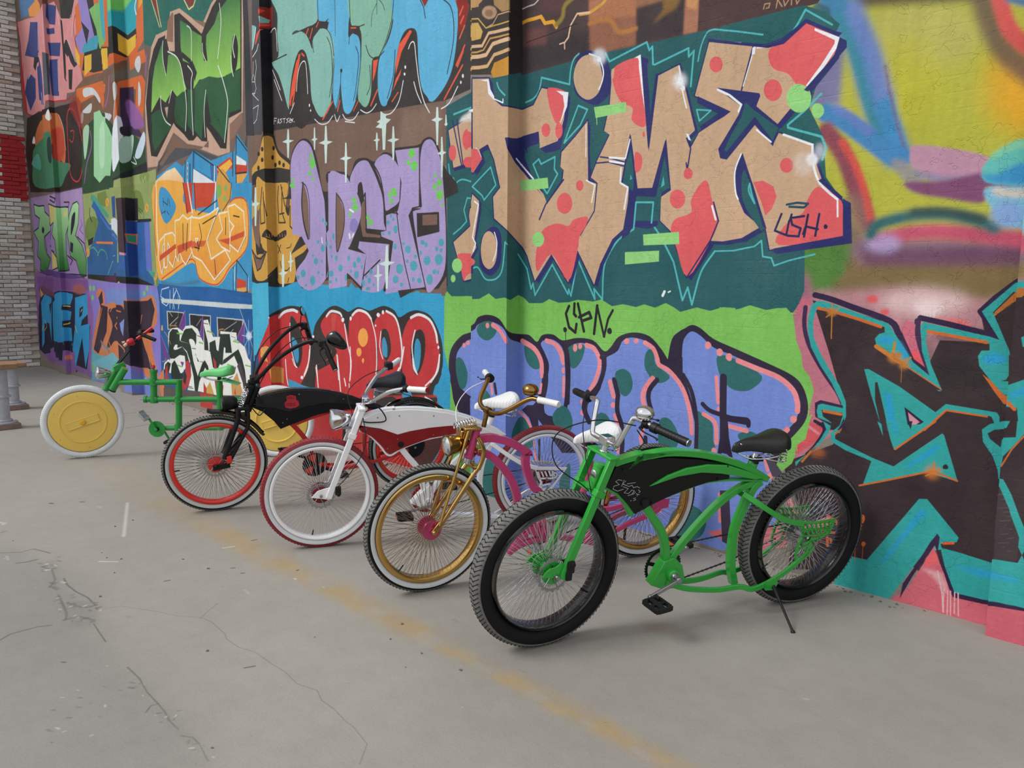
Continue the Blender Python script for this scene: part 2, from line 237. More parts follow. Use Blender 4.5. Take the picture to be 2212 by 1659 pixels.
# paint on the wall: kind;colour;softness;alpha;width or 2nd colour;points as steps of 3 mm (along wall, up)
PAINT = '''
p;aeae3c;;;;5064,1072 34,-9 32,-8 31,-8 31,-8 29,-8 29,-7 28,-7 27,-7 26,-7 25,-7 25,-6 24,-7 23,-6 71,-19 38,-467 -22,-1 -71,-2 -24,0 -25,-1 -26,-1 -26,-1 -28,-1 -28,-1 -29,-1 -30,-1 -31,-1 -32,-1 -33,-1 -34,-1
s;b5b060;25;0.8;;5379,903 -20,-32 -56,-5 -62,27 -29,45 24,34 60,1 58,-29
s;b9b42e;32;0.6;;5324,844 -13,-48 -42,-16 -47,28 -23,57 16,51 44,12 44,-30
s;dba326;29;0.95;;5523,803 -8,-42 -77,-7 -34,23 -17,49 10,43 31,13 80,-35
r;4b3c3c;10;0.9;23;5191,994 64,-9 79,-15 37,-5
r;665048;10;0.9;33;5371,965 14,-44 25,-49 40,-42
r;cc5450;5;;21;5393,956 15,-46 18,-26 21,-19
r;4a6f9a;4;;11;5407,947 28,-15
p;6a699f;9;0.9;;5121,1026 47,-12 4,-78 -2,-101 -49,-6 -10,119 13,20
r;3f7fa8;10;;44;5142,1018 28,-43 28,-55 27,-80 23,-58 17,-40
r;2d8390;5;0.7;13;5158,982 27,-60 24,-76 24,-62 17,-30
r;6d80bf;11;0.85;26;5183,985 20,-45 18,-40 13,-41 11,-35
r;3b86b8;6;0.9;28;5243,820 14,-41 12,-33
r;745a80;3;0.8;4;5239,884 12,-49 16,-55 13,-36
r;3c7fb4;4;;31;5147,823 34,-19 35,-28 34,-28 26,-14
r;6478bb;6;0.85;13;5163,829 29,-22 30,-26
r;86424f;6;;29;5149,793 28,-37 24,-52 21,-53 6,-18
r;cf4b42;5;0.9;13;5178,771 23,-38 19,-46 11,-43
s;8d8a8d;6;0.9;;5258,730 21,0 32,-27 -11,-22 -17,14
s;b98ba1;3;;;5287,744 10,8 64,-15 39,-17 -9,-26 -56,5 -41,18
s;8b7aa8;6;0.9;;5294,713 50,-13 47,-4 1,-12 -56,2
s;7b466b;5;;;5281,695 54,-2 38,5 18,0 9,-25 -6,-18 -47,10 -44,11
p;7b466b;2;;;5390,690 9,-2 9,-1 9,-2 9,-2 9,-2 9,-1 56,-7 1,-5 -57,5 -9,1 -8,1 -9,1 -9,2 -9,1 -9,1
s;5fb7b0;2;;;5391,700 9,21 23,17 24,3 61,-39 -5,-28 -93,8
r;86c79a;5;0.8;10;5405,723 19,11 22,4
s;2f88c2;6;0.9;;5391,700 18,-4 41,14 53,-34 -93,7
s;7ab3cc;3;;;5396,675 32,2 76,-10 6,-60 -77,12 -23,25
r;cfc0b2;4;0.9;12;5413,672 20,-5 68,-4
p;4e7a35;9;;;5110,633 105,-5 18,-111 -115,-12
p;6d5a3a;13;0.9;;5206,581 21,-1 20,0 20,0 20,-1 19,0 18,-1 19,0 17,0 18,-1 17,0 17,0 16,-1 17,0 63,-2 6,-73 -65,-1 -19,1 -18,0 -19,1 -20,0 -20,1 -20,0 -21,0 -21,1 -22,0 -22,1 -23,0 -24,1 -24,0
r;8a6a60;11;0.8;34;5201,667 15,-59 7,-37
r;7c5a78;11;0.9;38;5228,592 95,-3 185,-9
r;6c4560;9;;32;5240,576 84,-2 123,0
r;bd4f68;7;;25;5249,605 52,10 69,-3 140,-22
s;a79ac9;10;0.8;;5283,599 -7,-11 -19,-4 -20,5 -10,12 8,11 20,3 20,-5
r;2f6266;7;;19;5235,615 12,16 42,10 50,1 48,-11 28,-14
r;2f6266;3;;9;5234,615 11,16 34,7
r;2a3f3c;6;0.8;13;5299,648 49,-3 48,-13
s;7fa0d0;8;;;5451,635 -5,-13 -15,-5 -15,6 -8,15 6,14 14,5 15,-7
p;7d6743;15;0.8;;5124,561 29,0 28,0 27,0 26,0 26,0 25,0 24,0 23,1 23,0 23,0 21,0 22,0 20,0 68,-1 3,-33 -67,0 -19,0 -20,-1 -20,0 -21,0 -22,0 -22,0 -22,-1 -23,0 -24,0 -24,0 -25,0 -26,-1 -26,0
p;4e7c36;7;;;5120,594 50,6 27,-47 -31,-33 -39,-10
s;b07f86;11;;;5132,510 67,11 108,6 108,-16 96,29 8,-106 -386,-26
s;dcc0bf;17;0.8;;5389,506 -17,-14 -46,-7 -48,5 -22,13 20,15 48,7 46,-6
s;e2cccd;9;0.9;;5353,497 -5,-9 -15,-5 -16,4 -8,9 6,9 16,4 15,-3
r;d0888f;4;;18;5284,468 15,-26 16,-21
s;e2635f;8;;;5394,469 -10,-8 -24,-5 -25,2 -11,8 10,8 25,4 24,-2
r;e0575c;4;;16;5312,429 7,-19 12,-15
s;d4575a;3;;;5254,508 -2,-5 -7,-2 -7,2 -3,5 2,4 7,2 7,-2
s;d4575a;3;;;5273,487 -2,-4 -5,-2 -5,2 -3,4 2,3 5,2 6,-1
l;e3cfd0;;;1;5321,494 0,-7
l;e3cfd0;;;1;5323,494 1,-15
l;e3cfd0;;;1;5326,494 1,-14
l;e3cfd0;;;1;5329,494 1,-14
l;e3cfd0;;;1;5331,494 1,-14
l;e3cfd0;;;1;5334,494 1,-13
l;e3cfd0;;;1;5336,494 1,-13
l;e3cfd0;;;1;5339,494 1,-13
l;e3cfd0;;;1;5341,495 1,-13
s;9c5f78;10;0.9;;5146,491 -3,-44 -11,-19 -13,18 -8,45 3,44 11,19 13,-19
p;c0647a;6;;;5113,505 24,3 20,-74 20,-95 -51,19 -4,74
s;ddc6c3;7;0.9;;5180,371 -6,-11 -15,-6 -16,3 -7,10 6,11 15,5 16,-3
r;d9606a;5;;22;5160,332 -11,-21 -3,-35
p;b9707f;;;;5127,494 45,1 55,-109 28,-77 -92,-62 -49,-51 -15,94 3,120
p;33262b;;;;5143,504 116,-30 64,-57 12,-22 17,50 65,0 -9,35 38,50 56,2 8,3 8,3 7,2 8,3 40,-498 -8,0 -8,0 -9,0 -8,0 -9,0 -8,0 -9,0 -9,1 -57,-15 -46,2 -72,38 -97,-38 -108,-30 15,119 -36,81 91,49 12,76 -30,87
s;3c2c33;18;0.5;;5355,423 -15,-32 -43,-17 -47,10 -22,31 18,34 45,15 44,-11
s;231d20;13;0.7;;5432,397 -12,-19 -32,-10 -35,4 -16,17 14,20 33,10 34,-5
s;1e1b1c;8;0.6;;5502,457 -62,-12 -38,-6 -41,2 -18,8 17,10 40,6 38,-2
r;2b1b3e;;;10;5147,513 29,-7 38,-13 61,-21 15,-21 21,-37
l;2b1b3e;;;7;5311,414 26,-23
r;3a2348;;;9;5317,474 2,-22 8,-28 12,-32
r;3a2348;;;8;5131,491 0,-34 12,-36 27,-42 26,-33 10,-19
l;2b1b3e;;;9;5321,479 40,-8 61,-14
l;2b1b3e;;;8;5450,538 -27,-25 -18,-21 15,-22 20,-32
p;c3667a;;;;5290,451 23,-37 24,-20 -13,32 -4,39 -20,11
p;e0525a;3;;;5310,425 10,1 13,-28 -18,14
l;2b1b3e;;;8;5278,470 14,-19 21,-42 28,-19
r;3a2348;;;7;5319,476 -1,-22 9,-30 14,-33
p;2b9c99;;;;5150,502 12,1 111,-35 42,-61 26,-20 -14,39 -5,39 3,8 96,-19 18,-6 8,-10 3,-41 -3,-7 52,-5 3,-10 -56,-8 -20,21 -16,20 -3,15 4,9 11,1 -1,10 -87,15 -3,-14 11,-39 19,-40 -4,-2 -66,36 -34,29 -4,14 6,8 9,3 -1,9 -58,13 -56,15 -4,-8 -3,-19 3,-24 14,-29 18,-27 19,-27 12,-26 2,-26 -7,-20 -2,-10 -10,-1 13,31 -4,23 -19,34 -21,28 -19,32 -8,29 0,24 4,20
p;33262b;;;;5259,431 22,-13 14,-14 66,-39 -64,2 -45,26
s;1f97c9;3;0.9;;5283,441 -3,-5 -9,-2 -8,1 -4,5 3,5 8,2 9,-1
s;1f97c9;3;0.9;;5445,421 -4,-6 -12,-3 -11,1 -6,6 5,6 11,4 12,-2
r;1f97c9;3;0.8;9;5291,435 14,-22
p;2b9c99;;;;5448,536 63,2 1,-10 -9,-3 -57,-3 -24,-31 25,-53 3,-12 -10,14 -33,52
p;33262b;;;;5499,520 13,4 10,-125 -14,-7 -58,-4 -10,0 60,17 -1,10 -49,7 -1,10 -26,57 8,7 6,8 7,8
p;2b9c99;;;;5499,387 23,12 6,-75 -11,-2 -5,32 -62,3 1,13
p;1f97c9;3;0.8;;5502,375 21,14 1,-14 -21,-8
p;2b9c99;;;;5509,457 8,5 2,-20 -7,2
l;c7652a;;;5;5153,490 24,-4 48,-13 36,-11
l;c7652a;;;5;5334,458 83,-13
p;c7652a;;;;5415,396 11,-8 20,-21 56,-10 -55,-4 -12,15
l;c7652a;;;5;5500,361 9,-9
p;b0692c;;;;5423,490 26,32 63,7 0,-7 -7,-7 -56,-7 -25,-23
r;c5752b;;;7;5256,429 21,-13 24,-14
l;c7652a;;;2;5301,402 58,-35
l;c07a30;;;4;5283,414 2,23
l;c07a30;;;3;5279,416 17,2
l;c07a30;;;3;5297,404 14,10
l;b26a30;;;1;5298,402 1,-30
s;b9752f;5;0.9;;5297,413 -2,-7 -8,-3 -7,2 -4,6 3,7 7,3 8,-2
s;b9752f;4;0.9;;5309,402 -2,-5 -5,-3 -6,2 -2,5 2,6 5,3 5,-2
l;c07a30;;;2;5178,497 2,-59
l;c07a30;;;2;5169,475 22,17
s;b9752f;3;0.9;;5187,484 -2,-5 -6,-2 -6,2 -3,5 2,5 6,2 6,-2
p;2b1b3e;;;;5158,322 10,6 39,-5 7,-43 -48,-6 -5,9 14,7 -15,7
p;2b9c99;;;;5164,319 7,3 38,-4 4,-9 -11,-30 -19,-3 7,13 -25,7 -3,12
p;2b2224;;;;5171,311 36,-1 1,-6 -6,-25 -14,-2 1,14 -15,8
l;c7652a;;;5;5175,309 30,-2
p;2b9c99;;;;5239,389 7,1 51,-25 57,-36 14,15 71,-5 4,-6 1,-20 -21,-3 15,10 -6,12 -63,3 -29,-37 -65,-9 -22,58
p;352a2d;;;;5258,368 4,1 23,-79 -11,-1 -14,49
p;1f97c9;3;0.9;;5275,354 11,-4 10,-58 -11,-2
p;241735;;;;5307,332 31,-21 -19,-16 -3,0
p;c98e9b;;;;5313,324 19,-14 -13,-12
l;c7652a;;;3;5340,298 29,36 57,-3
p;2b9c99;;;;5280,305 17,2 5,-6 41,7 12,6 -51,-50 -9,-6 -3,6
l;c7652a;;;3;5355,314 -58,-55
p;241735;;;;5313,309 8,1 -2,-14
p;2b9c99;;;;5266,303 7,-4 4,-20 -3,6
p;1f97c9;3;0.8;;5289,306 6,1 5,-23 -4,-5
p;cc525a;2;;;5144,279 9,8 23,-8 -11,-27 -36,-28 -6,9 9,22
p;d98a92;2;;;5146,277 5,3 20,-12 -4,-3
r;241735;;;6;5160,289 16,-8 0,-12 -13,-24 -14,-18
p;2b9c99;;;;5175,291 12,-6 -1,-15 -13,-19 -24,-24 -14,-17 -5,-9 -2,8 26,22 18,27 9,19
p;2b9c99;;;;5213,296 -7,-8 -10,-16 2,-10 32,-12 32,-11 35,-9 29,28 40,38 3,-2 25,-72 -45,7 -99,-38 11,42 -45,12 -24,11 -4,15
p;b46328;;;;5209,284 -2,-6 -9,-8 -2,2
p;33262b;;;;5252,254 38,-6 7,-4 32,26 -24,-12 -9,0 -10,24 -35,-10
p;1f97c9;3;0.9;;5315,233 44,43 6,0 -7,-13 -39,-32
l;c7652a;;;3;5244,187 43,17 70,29 36,-10
s;c9752a;7;0.9;;5367,232 -3,-7 -7,-5 -7,2 -3,7 2,7 7,5 7,-2
l;c9752a;;;2;5358,248 0,-18
l;c9752a;;;2;5347,223 21,15
s;a85a2a;7;0.9;;5181,235 -3,-6 -9,-3 -9,0 -4,5 4,6 8,3 9,0
l;c26a2c;;;4;5141,212 15,21
s;2a2426;;;;5379,243 -1,-3 -3,-1 -3,0 -1,3 1,3 3,2 2,-1
p;2b9c99;;;;5421,310 10,10 18,7 56,7 -4,-11 -62,-10 -10,-8 4,-8 15,-11 1,13 65,12 0,24 13,2 1,-12 -21,-38 -3,-10 -3,-10 -52,-19 54,-1 5,-9 6,-10 14,-34 13,-28 1,-10 -11,-32 -30,-2 -51,-19 -47,5 -24,1 -2,6 23,9 2,8 -50,53 -12,-2 -75,-124 -28,-1 -27,-58 82,-6 15,10 47,91 24,11 10,-34 15,-35 44,0 58,15 9,1 9,1 9,1 9,1 9,0 -1,12 -8,58 -13,26 -14,51 -15,31 -50,3 -2,13 -8,20 -15,21
p;33262b;;;;5500,280 28,41 12,-141 -22,41 -5,8 -5,9 -5,8 -53,0 49,21
l;c7652a;;;2;5499,265 11,27 17,27
p;3c3236;;;;5499,234 14,-31 17,-40 0,-31 -3,-7 -26,-2 -1,11 0,11 -1,10 -48,0 -1,11 -1,11 1,12 0,12 49,21
l;6a5a5c;;0.6;1;5449,211 56,12
l;6a5a5c;;0.6;1;5504,215 11,4
l;6a5a5c;;0.6;1;5511,210 -2,1
l;6a5a5c;;0.6;1;5500,201 19,5
l;6a5a5c;;0.6;1;5507,196 6,2
l;6a5a5c;;0.6;1;5514,191 8,3
l;6a5a5c;;0.6;1;5504,182 13,4
l;6a5a5c;;0.6;1;5511,177 0,1
l;6a5a5c;;0.6;1;5517,172 3,1
l;6a5a5c;;0.6;1;5507,162 8,3
l;6a5a5c;;0.6;1;5514,157 10,4
l;6a5a5c;;0.6;1;5504,148 14,4
l;6a5a5c;;0.6;1;5511,143 2,1
l;6a5a5c;;0.6;1;5517,138 5,2
p;1f97c9;3;0.85;;5292,70 49,92 8,6 3,-8 -8,-11 -48,-83 -13,-8
p;1f97c9;4;0.8;;5395,85 43,5 10,-1 58,13 9,-1 10,-1 9,-1 1,-4 -10,-1 -9,-1 -9,0 -58,-15 -10,-1 -10,0
p;e05158;2;;;5367,108 8,-17 -16,-6
l;e0581e;;;4;5381,117 14,4
p;c9626f;;;;5367,108 15,-33 19,-38 48,-2 1,-11 0,-12 0,-11 49,4 -57,-14 -9,1 -9,2 -9,1 -9,1 -99,3 25,26 20,46
p;d9a3a8;5;0.9;;5350,68 31,0 11,-18 -1,-19 -18,25
p;e06066;2;;;5357,87 13,13 7,-17 -21,-11
p;2d1a3c;;;;5371,131 4,-5 -1,-21 14,-31 15,-34 44,1 57,15 10,1 9,0 9,1 9,0 9,0 0,-4 -9,-1 -9,-1 -9,-1 -9,-1 -9,-1 -58,-15 -46,-2 -7,14 -25,65 -29,-59 -18,-46 3,27 22,46 14,34
p;c45d6a;;;;5447,34 58,15 9,1 9,1 9,1 9,1 9,1 4,-54 -55,-2 -49,-3 -1,13 -1,13
l;dfa5ab;;;2;5387,42 2,-39
l;dfa5ab;;;2;5393,41 2,-40
l;dfa5ab;;;2;5397,41 3,-43
l;dfa5ab;;;2;5403,41 2,-35
l;dfa5ab;;;2;5408,41 3,-37
l;d9b0b3;;;2;5376,69 9,-35 4,-31
s;d2642c;;;;5257,130 -1,-5 -2,-3 -2,2 -1,5 0,5 2,3 3,-2
l;cf5f30;;;1;5253,126 -1,-15
s;d2642c;;;;5261,86 -1,-3 -2,-2 -3,1 -1,2 1,4 2,2 3,-1
l;cf5f30;;;1;5257,85 0,-29
l;cf5f30;;;1;5244,75 1,-25
l;d3602f;;;5;5193,122 15,-6 5,-9
l;d3602f;;;5;5190,91 21,3
l;d3602f;;;5;5195,82 1,-15
l;d3602f;;;5;5200,81 5,-9
l;2b1f25;;;1;4978,265
p;4a3336;;;;4933,1076 202,-49 -13,-21 -186,3
l;b08d66;;;2;5023,1020 2,8 10,-1 -2,-7 -5,0
l;b08d66;;;2;5047,1016 2,14 9,-14
l;b08d66;;;2;5060,1027 3,-11 7,9
l;b08d66;;;2;5075,1025 0,-10
l;b08d66;;;2;5083,1022 2,-8 5,7
p;4c3a3b;;;;4419,1199 48,-8 47,-12 44,-11 44,-10 42,-11 40,-10 39,-9 38,-10 37,-9 35,-8 35,-9 33,-8 33,-8 31,-8 4,-61 -543,2 -1,15 0,15 -1,14 0,15 -1,15 0,15 -1,14 -1,15 0,14 -1,15 0,14 -1,15
p;8f5f49;4;;;4621,1153 129,-32 -3,-108 -122,3
p;93644c;4;;;4743,1123 65,-16 1,-25 -64,-1
p;b07350;5;0.8;;4622,1131 122,-21 1,-39 -68,10 -54,6
p;3a3034;4;0.9;;4745,1086 112,-1 0,-72 -110,3
p;8a6630;6;0.8;;4809,1066 -1,26 46,-6 -14,-22 -55,-17
p;a67058;3;;;4860,1094 32,-8 -2,-77 -32,2
p;c98f5f;3;0.9;;4863,1088 27,-6 -5,-33 -21,10
p;4a3336;2;;;4891,1086 74,-18 4,-60 -79,1
p;352d31;11;0.9;;4420,1079 22,1 21,-1 21,-2 20,-1 20,-1 20,-1 19,-2 20,-1 18,-1 19,-1 5,-53 -199,-4 -1,17 -2,17 -1,17
p;5d3c40;6;0.8;;4486,1186 79,-19 -26,-44 -52,17
p;6e4442;7;0.8;;4437,1107 67,-5 -4,-37 -71,9
l;e0a132;;;8;4420,1126 21,3 21,-1 21,0 12,-17 25,-2 10,-14
r;8f7d3a;3;0.95;11;4528,1100 19,12 7,24 34,14
l;c79a3d;;;7;4597,1107 26,-3 35,10 17,15
r;b5793a;3;0.8;9;4623,1082 54,-4 25,-29 44,-3
l;dcbba0;;;4;4623,1105 -34,5 -18,-20 -6,-24 -11,-9
l;dcbba0;;;3;4540,1057 14,1 1,-14
l;c9c3c0;;;3;4419,1157 22,2 21,0 24,13
l;55403f;;;2;4487,1146 12,-17 20,1 8,18
l;2a2326;;;2;4438,1081 90,4 62,5
p;3c3532;;;;4140,1249 121,-31 26,-6 25,-6 24,-6 24,-6 24,-4 2,-186 -23,2 -24,4 -24,5 -24,4 -25,4 -121,22
p;2b2426;;;;4384,1190 39,10 0,-14 1,-14 0,-14 1,-14 0,-14 0,-15 1,-14 0,-14 0,-15 1,-14 0,-15 1,-14 0,-15 0,-15 -24,-3 -24,-5 0,15 0,14 0,14 1,15 0,14 0,14 1,14 0,14 0,15 1,14 0,14 0,14 0,14
p;b98c5f;;;;4156,1245 122,-31 27,-7 -14,-23 -23,-9 -112,22
s;b18f74;2;;;4341,1148 -7,-9 -17,-1 -18,9 -8,12 8,9 17,0 18,-8
s;8d6c52;2;;;4328,1149 -4,-5 -10,0 -9,4 -4,7 4,5 9,0 10,-4
p;a38158;;;;4327,1196 29,-7 28,-5 0,-40 -26,1 -26,21
p;c9a35a;;;;4156,1160 122,-21 16,-23 -7,-15 -28,1 -103,30
l;c9a24c;;;3;4156,1170 122,-22 27,-27 26,0 25,-1 24,0
l;d6b08a;;;7;4156,1104 136,-20 22,24 23,-2 22,-1 21,-1
l;c79450;;;4;4156,1091 118,-18 23,1 22,21 31,-2 31,-1
l;dbb48d;;;9;4156,1081 123,-19 27,-1 22,20 27,1 26,0
l;d0a878;;;8;4156,1056 125,-19 29,-2 23,21 24,1 24,2
l;3c3532;;;4;4156,1096 138,-19 25,24 31,-2 30,-1
l;3c3532;;;3;4156,1072 124,-20 28,-2 22,20 26,1 25,1
p;c08a35;;;;4322,1019 11,19 24,3 24,3 1,-41 -24,0 -25,-1
l;b99a78;;;3;4384,1141 -39,1 -17,-17 -23,-4
p;3c3532;;;;4135,1225 22,-5 0,-166 -24,4
p;b98c5f;;;;4152,1221 128,-26 0,-21 -123,21
p;22595e;;;;4257,1020 72,-15 23,-1 23,-1 23,5 23,8 7,-5 193,4 348,-8 18,-370 -43,2 -46,2 -47,2 -49,2 -51,3 -54,2 -56,2 -59,3 -62,3 -65,3 -69,-1 -70,2 -168,8 -80,4 -7,306 99,21 96,2
p;1f5a5c;;;;4942,1009 156,0 39,-20 25,-25 -21,-44 -23,-86 27,-50 9,-69 35,-48 10,-37 -239,11
p;2a5f63;3;0.8;;5089,993 33,15 22,-14 4,-32 -24,6
p;22595e;;;;4946,694 174,-12 7,-162 -9,-24 -9,-15 -141,-5 -13,26
p;22595e;;;;4068,749 31,-3 32,-2 125,-9 22,-6 23,-6 21,-6 22,-6 21,-6 21,-5 22,-2 52,-1 49,-3 48,-3 46,-2 44,-3 43,-3 42,-2 40,-2 38,-3 38,-2 36,-2 35,-2 34,-2 33,-2 9,-191 -121,-6 -178,2 -267,5 -24,1 -24,0 -24,-1 -25,0 -25,-1 -25,-1 -26,0 -119,2 -25,3 -25,4 -26,4
l;4fb2b6;;;5;4094,957 65,7
r;4fb2b6;;;4;4343,992 7,-15 19,-17
r;4fb2b6;;;4;4438,948 25,5 17,15 7,27
l;4fb2b6;;;4;4487,995 41,-14 43,-15
r;4fb2b6;;;4;4571,966 2,27 8,23 15,10
l;4fb2b6;;;4;4669,1013 11,-19 93,20 7,-17 7,6 3,-37 81,17 1,-16 11,9 -4,-65
r;4fb2b6;;;3;4893,955 6,28 12,21 15,2
l;4fb2b6;;;3;4926,1006 45,-13 53,-17
r;4fb2b6;;;4;5063,955 20,18 18,28
l;4fb2b6;;;3;5101,1001 48,-35
l;4fb2b6;;;4;5137,856 -29,-25 -28,-19 1,-5 61,-23 9,-19 -5,-20
l;4fb2b6;;;4;4558,842 39,75 26,-12 -19,-30 -46,-33
l;4fb2b6;;;4;4509,735 -16,18 -29,52 18,10 7,-12 42,12 -1,-27 10,-12 -31,-41
l;4fb2b6;;;4;4301,728 -7,11 -35,24 64,40 18,-43 -40,-32
l;4fb2b6;;;3;4894,865 31,-6 -24,-16 -7,22
p;47a9b0;;;;4823,747 3,-18 -8,-3
p;47a9b0;;;;4743,757 4,-8 -5,-3
l;4fb2b6;;;4;4073,835 8,-39 11,3 8,-15
r;4fb2b6;;;4;4100,784 25,8 34,-8
l;4fb2b6;;;4;4157,743 -12,1 -12,-29 10,-29 -23,-16 -28,-14
r;4fb2b6;;;4;4255,563 24,5 24,-26 19,-5 25,5 18,22 8,62
l;4fb2b6;;;3;4373,626 9,-6
l;4fb2b6;;;4;4418,599 15,-17 15,-18 14,-47 6,13 7,-28 53,71 49,-67 2,11 7,-15 18,82 51,-88 -3,23 24,-23 0,44
r;4fb2b6;;;4;4676,540 3,28 10,23 27,33 38,20
l;4fb2b6;;;4;4754,644 4,55 43,-3 -3,-41 24,-29 32,-51 24,-77 11,26 11,-34 11,45
r;4fb2b6;;;4;4911,535 10,26 25,33
l;4fb2b6;;;3;4946,594 39,0 43,7 13,10 4,-29 17,-3 6,-14 28,9 46,10
p;262a66;;;;4919,984 114,-30 30,4 43,19 58,-38 -5,-25 -43,-47 -53,-54 -42,35 5,22 -86,24 51,-39 -4,-14 -21,-31 -16,-25 5,-17 8,-6 57,57 37,-41 10,20 65,-31 3,-23 13,-32 37,-41 6,-61 -130,-18 -11,43 -27,73 -26,60 -12,-28 2,-39 20,-40 34,-27 -37,-19 -39,-5 -27,2 -49,-70 -40,91 -27,22 0,51 20,17 -13,92 51,-65 7,42 17,26 61,29 -73,42
p;262a66;;;;4922,981 114,-30 29,4 43,20 58,-38 -5,-25 -43,-47 -52,-55 -42,35 5,22 -86,24 51,-39 -4,-13 -20,-31 -17,-25 5,-18 8,-6 56,57 37,-40 10,19 66,-30 2,-23 14,-33 37,-40 6,-61 -130,-18 -11,42 -27,74 -26,60 -12,-28 2,-39 20,-41 34,-26 -37,-20 -39,-5 -27,2 -48,-70 -41,91 -26,23 0,50 19,17 -13,92 52,-65 7,43 16,25 61,29 -73,42
p;262a66;;;;4925,979 114,-31 29,4 43,20 58,-38 -5,-25 -43,-47 -52,-54 -43,35 6,21 -85,24 50,-39 -4,-13 -20,-31 -17,-25 5,-17 8,-6 56,57 37,-41 10,20 65,-31 3,-22 14,-33 36,-41 6,-60 -129,-19 -11,43 -27,73 -26,60 -12,-28 2,-39 20,-40 34,-27 -37,-19 -39,-5 -27,2 -48,-70 -41,91 -26,22 0,50 20,17 -13,92 51,-64 7,42 16,26 61,28 -73,43
l;262a66;;;5;4916,987 114,-31 30,4 43,20 58,-38 -5,-25 -43,-47 -53,-55 -42,36 5,21 -86,25 51,-40 -4,-13 -21,-31 -16,-25 5,-18 8,-5 57,56 37,-40 10,19 65,-30 3,-23 14,-33 37,-41 6,-60 -131,-19 -11,43 -27,74 -26,60 -12,-28 2,-39 20,-41 34,-27 -37,-19 -39,-5 -27,2 -49,-70 -41,92 -26,22 0,50 19,17 -13,92 52,-64 7,42 17,26 61,28 -73,43 27,95
p;262a66;;;;4263,1011 57,-8 4,-24 10,-24 29,-21 23,-4 24,1 23,-1 34,6 24,33 76,-24 -8,-55 -17,-44 -54,-9 -5,37 -49,-8 -30,-3 -30,-3 13,-19 12,-18 15,-11 15,-12 15,-15 62,-56 7,-21 45,49 4,23 -11,8 4,32 41,31 31,27 6,-127 24,-9 -5,-58 32,-61 -29,-97 -49,76 -25,-71 -52,64 -51,-61 -27,59 -13,19 -16,13 -17,12 -17,11 -24,16 -24,17 -4,50 24,19 -21,66 -22,38 -30,-9 10,-23 -32,-30
p;262a66;;;;4267,1008 57,-8 4,-24 9,-24 30,-21 23,-3 24,2 23,-3 34,6 24,33 76,-24 -8,-54 -17,-44 -54,-10 -5,37 -49,-8 -30,-2 -30,-4 12,-18 13,-17 15,-12 15,-13 15,-15 61,-56 7,-20 46,48 3,24 -10,8 3,32 42,31 30,27 6,-128 25,-8 -6,-58 32,-61 -28,-98 -49,77 -26,-71 -51,63 -51,-61 -27,60 -13,19 -16,13 -17,11 -17,12 -24,15 -24,17 -4,50 24,20 -21,65 -22,38 -30,-9 10,-23 -31,-29
p;262a66;;;;4271,1005 57,-8 4,-24 9,-24 30,-21 23,-2 24,2 23,-4 33,6 25,33 75,-24 -8,-54 -17,-44 -54,-10 -5,37 -48,-7 -30,-1 -30,-6 25,-34 15,-12 15,-14 15,-14 61,-57 7,-20 45,49 4,23 -11,8 3,32 42,31 31,27 5,-127 25,-9 -6,-58 32,-61 -28,-97 -49,76 -25,-71 -52,64 -50,-61 -27,59 -13,19 -17,13 -16,12 -17,12 -24,15 -24,16 -4,50 24,20 -21,66 -22,37 -30,-9 10,-23 -31,-29
l;262a66;;;7;4259,1015 57,-9 5,-24 9,-24 29,-21 23,-5 24,1 24,0 33,5 25,34 76,-24 -8,-55 -17,-44 -55,-10 -4,38 -49,-8 -31,-4 -30,-3 13,-19 12,-18 15,-11 16,-12 14,-14 62,-57 7,-20 46,49 3,23 -10,8 3,32 42,31 31,27 5,-128 25,-8 -6,-58 33,-62 -29,-97 -49,76 -26,-71 -52,64 -51,-61 -26,60 -14,19 -16,12 -17,12 -17,12 -24,16 -24,16 -4,50 24,20 -21,66 -22,38 -30,-9 10,-23 -32,-30 -2,220
p;262a66;;;;4691,973 71,9 25,-181 19,141 48,12 40,-129 -17,-13 8,-18 -5,-43 36,-84 -22,-50 -41,106 -25,93 -28,-92 -36,1 -21,112 -14,-57 -7,-40 20,-11 -6,-81 -34,-25 -31,-50 -16,-47 -42,106 38,53 6,58 -19,13 18,36 32,50 -15,10 13,49
p;262a66;;;;4693,971 72,10 25,-182 19,141 47,12 40,-128 -17,-13 9,-19 -6,-42 36,-84 -21,-51 -41,106 -26,93 -28,-92 -36,2 -20,111 -14,-56 -7,-41 20,-11 -6,-81 -34,-24 -31,-51 -16,-46 -42,105 38,53 6,58 -19,13 18,36 32,50 -15,11 13,48
p;262a66;;;;4696,969 72,10 24,-181 19,141 48,11 40,-128 -17,-13 8,-19 -6,-42 37,-84 -22,-50 -41,105 -25,93 -28,-92 -36,2 -21,111 -13,-56 -7,-41 19,-11 -5,-80 -35,-25 -30,-50 -16,-47 -42,106 38,53 6,57 -19,13 18,36 31,50 -14,11 13,48
l;262a66;;;6;4688,975 72,9 24,-181 19,141 49,12 40,-129 -18,-13 9,-19 -6,-42 36,-84 -21,-51 -41,106 -26,93 -28,-92 -36,2 -21,111 -14,-56 -6,-41 19,-11 -5,-80 -35,-25 -31,-51 -16,-46 -42,106 38,53 6,58 -19,12 18,37 32,50 -15,10 13,49 5,72
p;262a66;;;;4075,918 22,5 22,5 22,6 115,-9 1,-114 -111,16 -53,-6
p;262a66;;;;4076,915 22,5 22,5 22,6 116,-9 0,-114 -110,16 -53,-6
p;262a66;;;;4077,912 23,5 22,6 21,5 116,-9 0,-113 -110,15 -53,-6
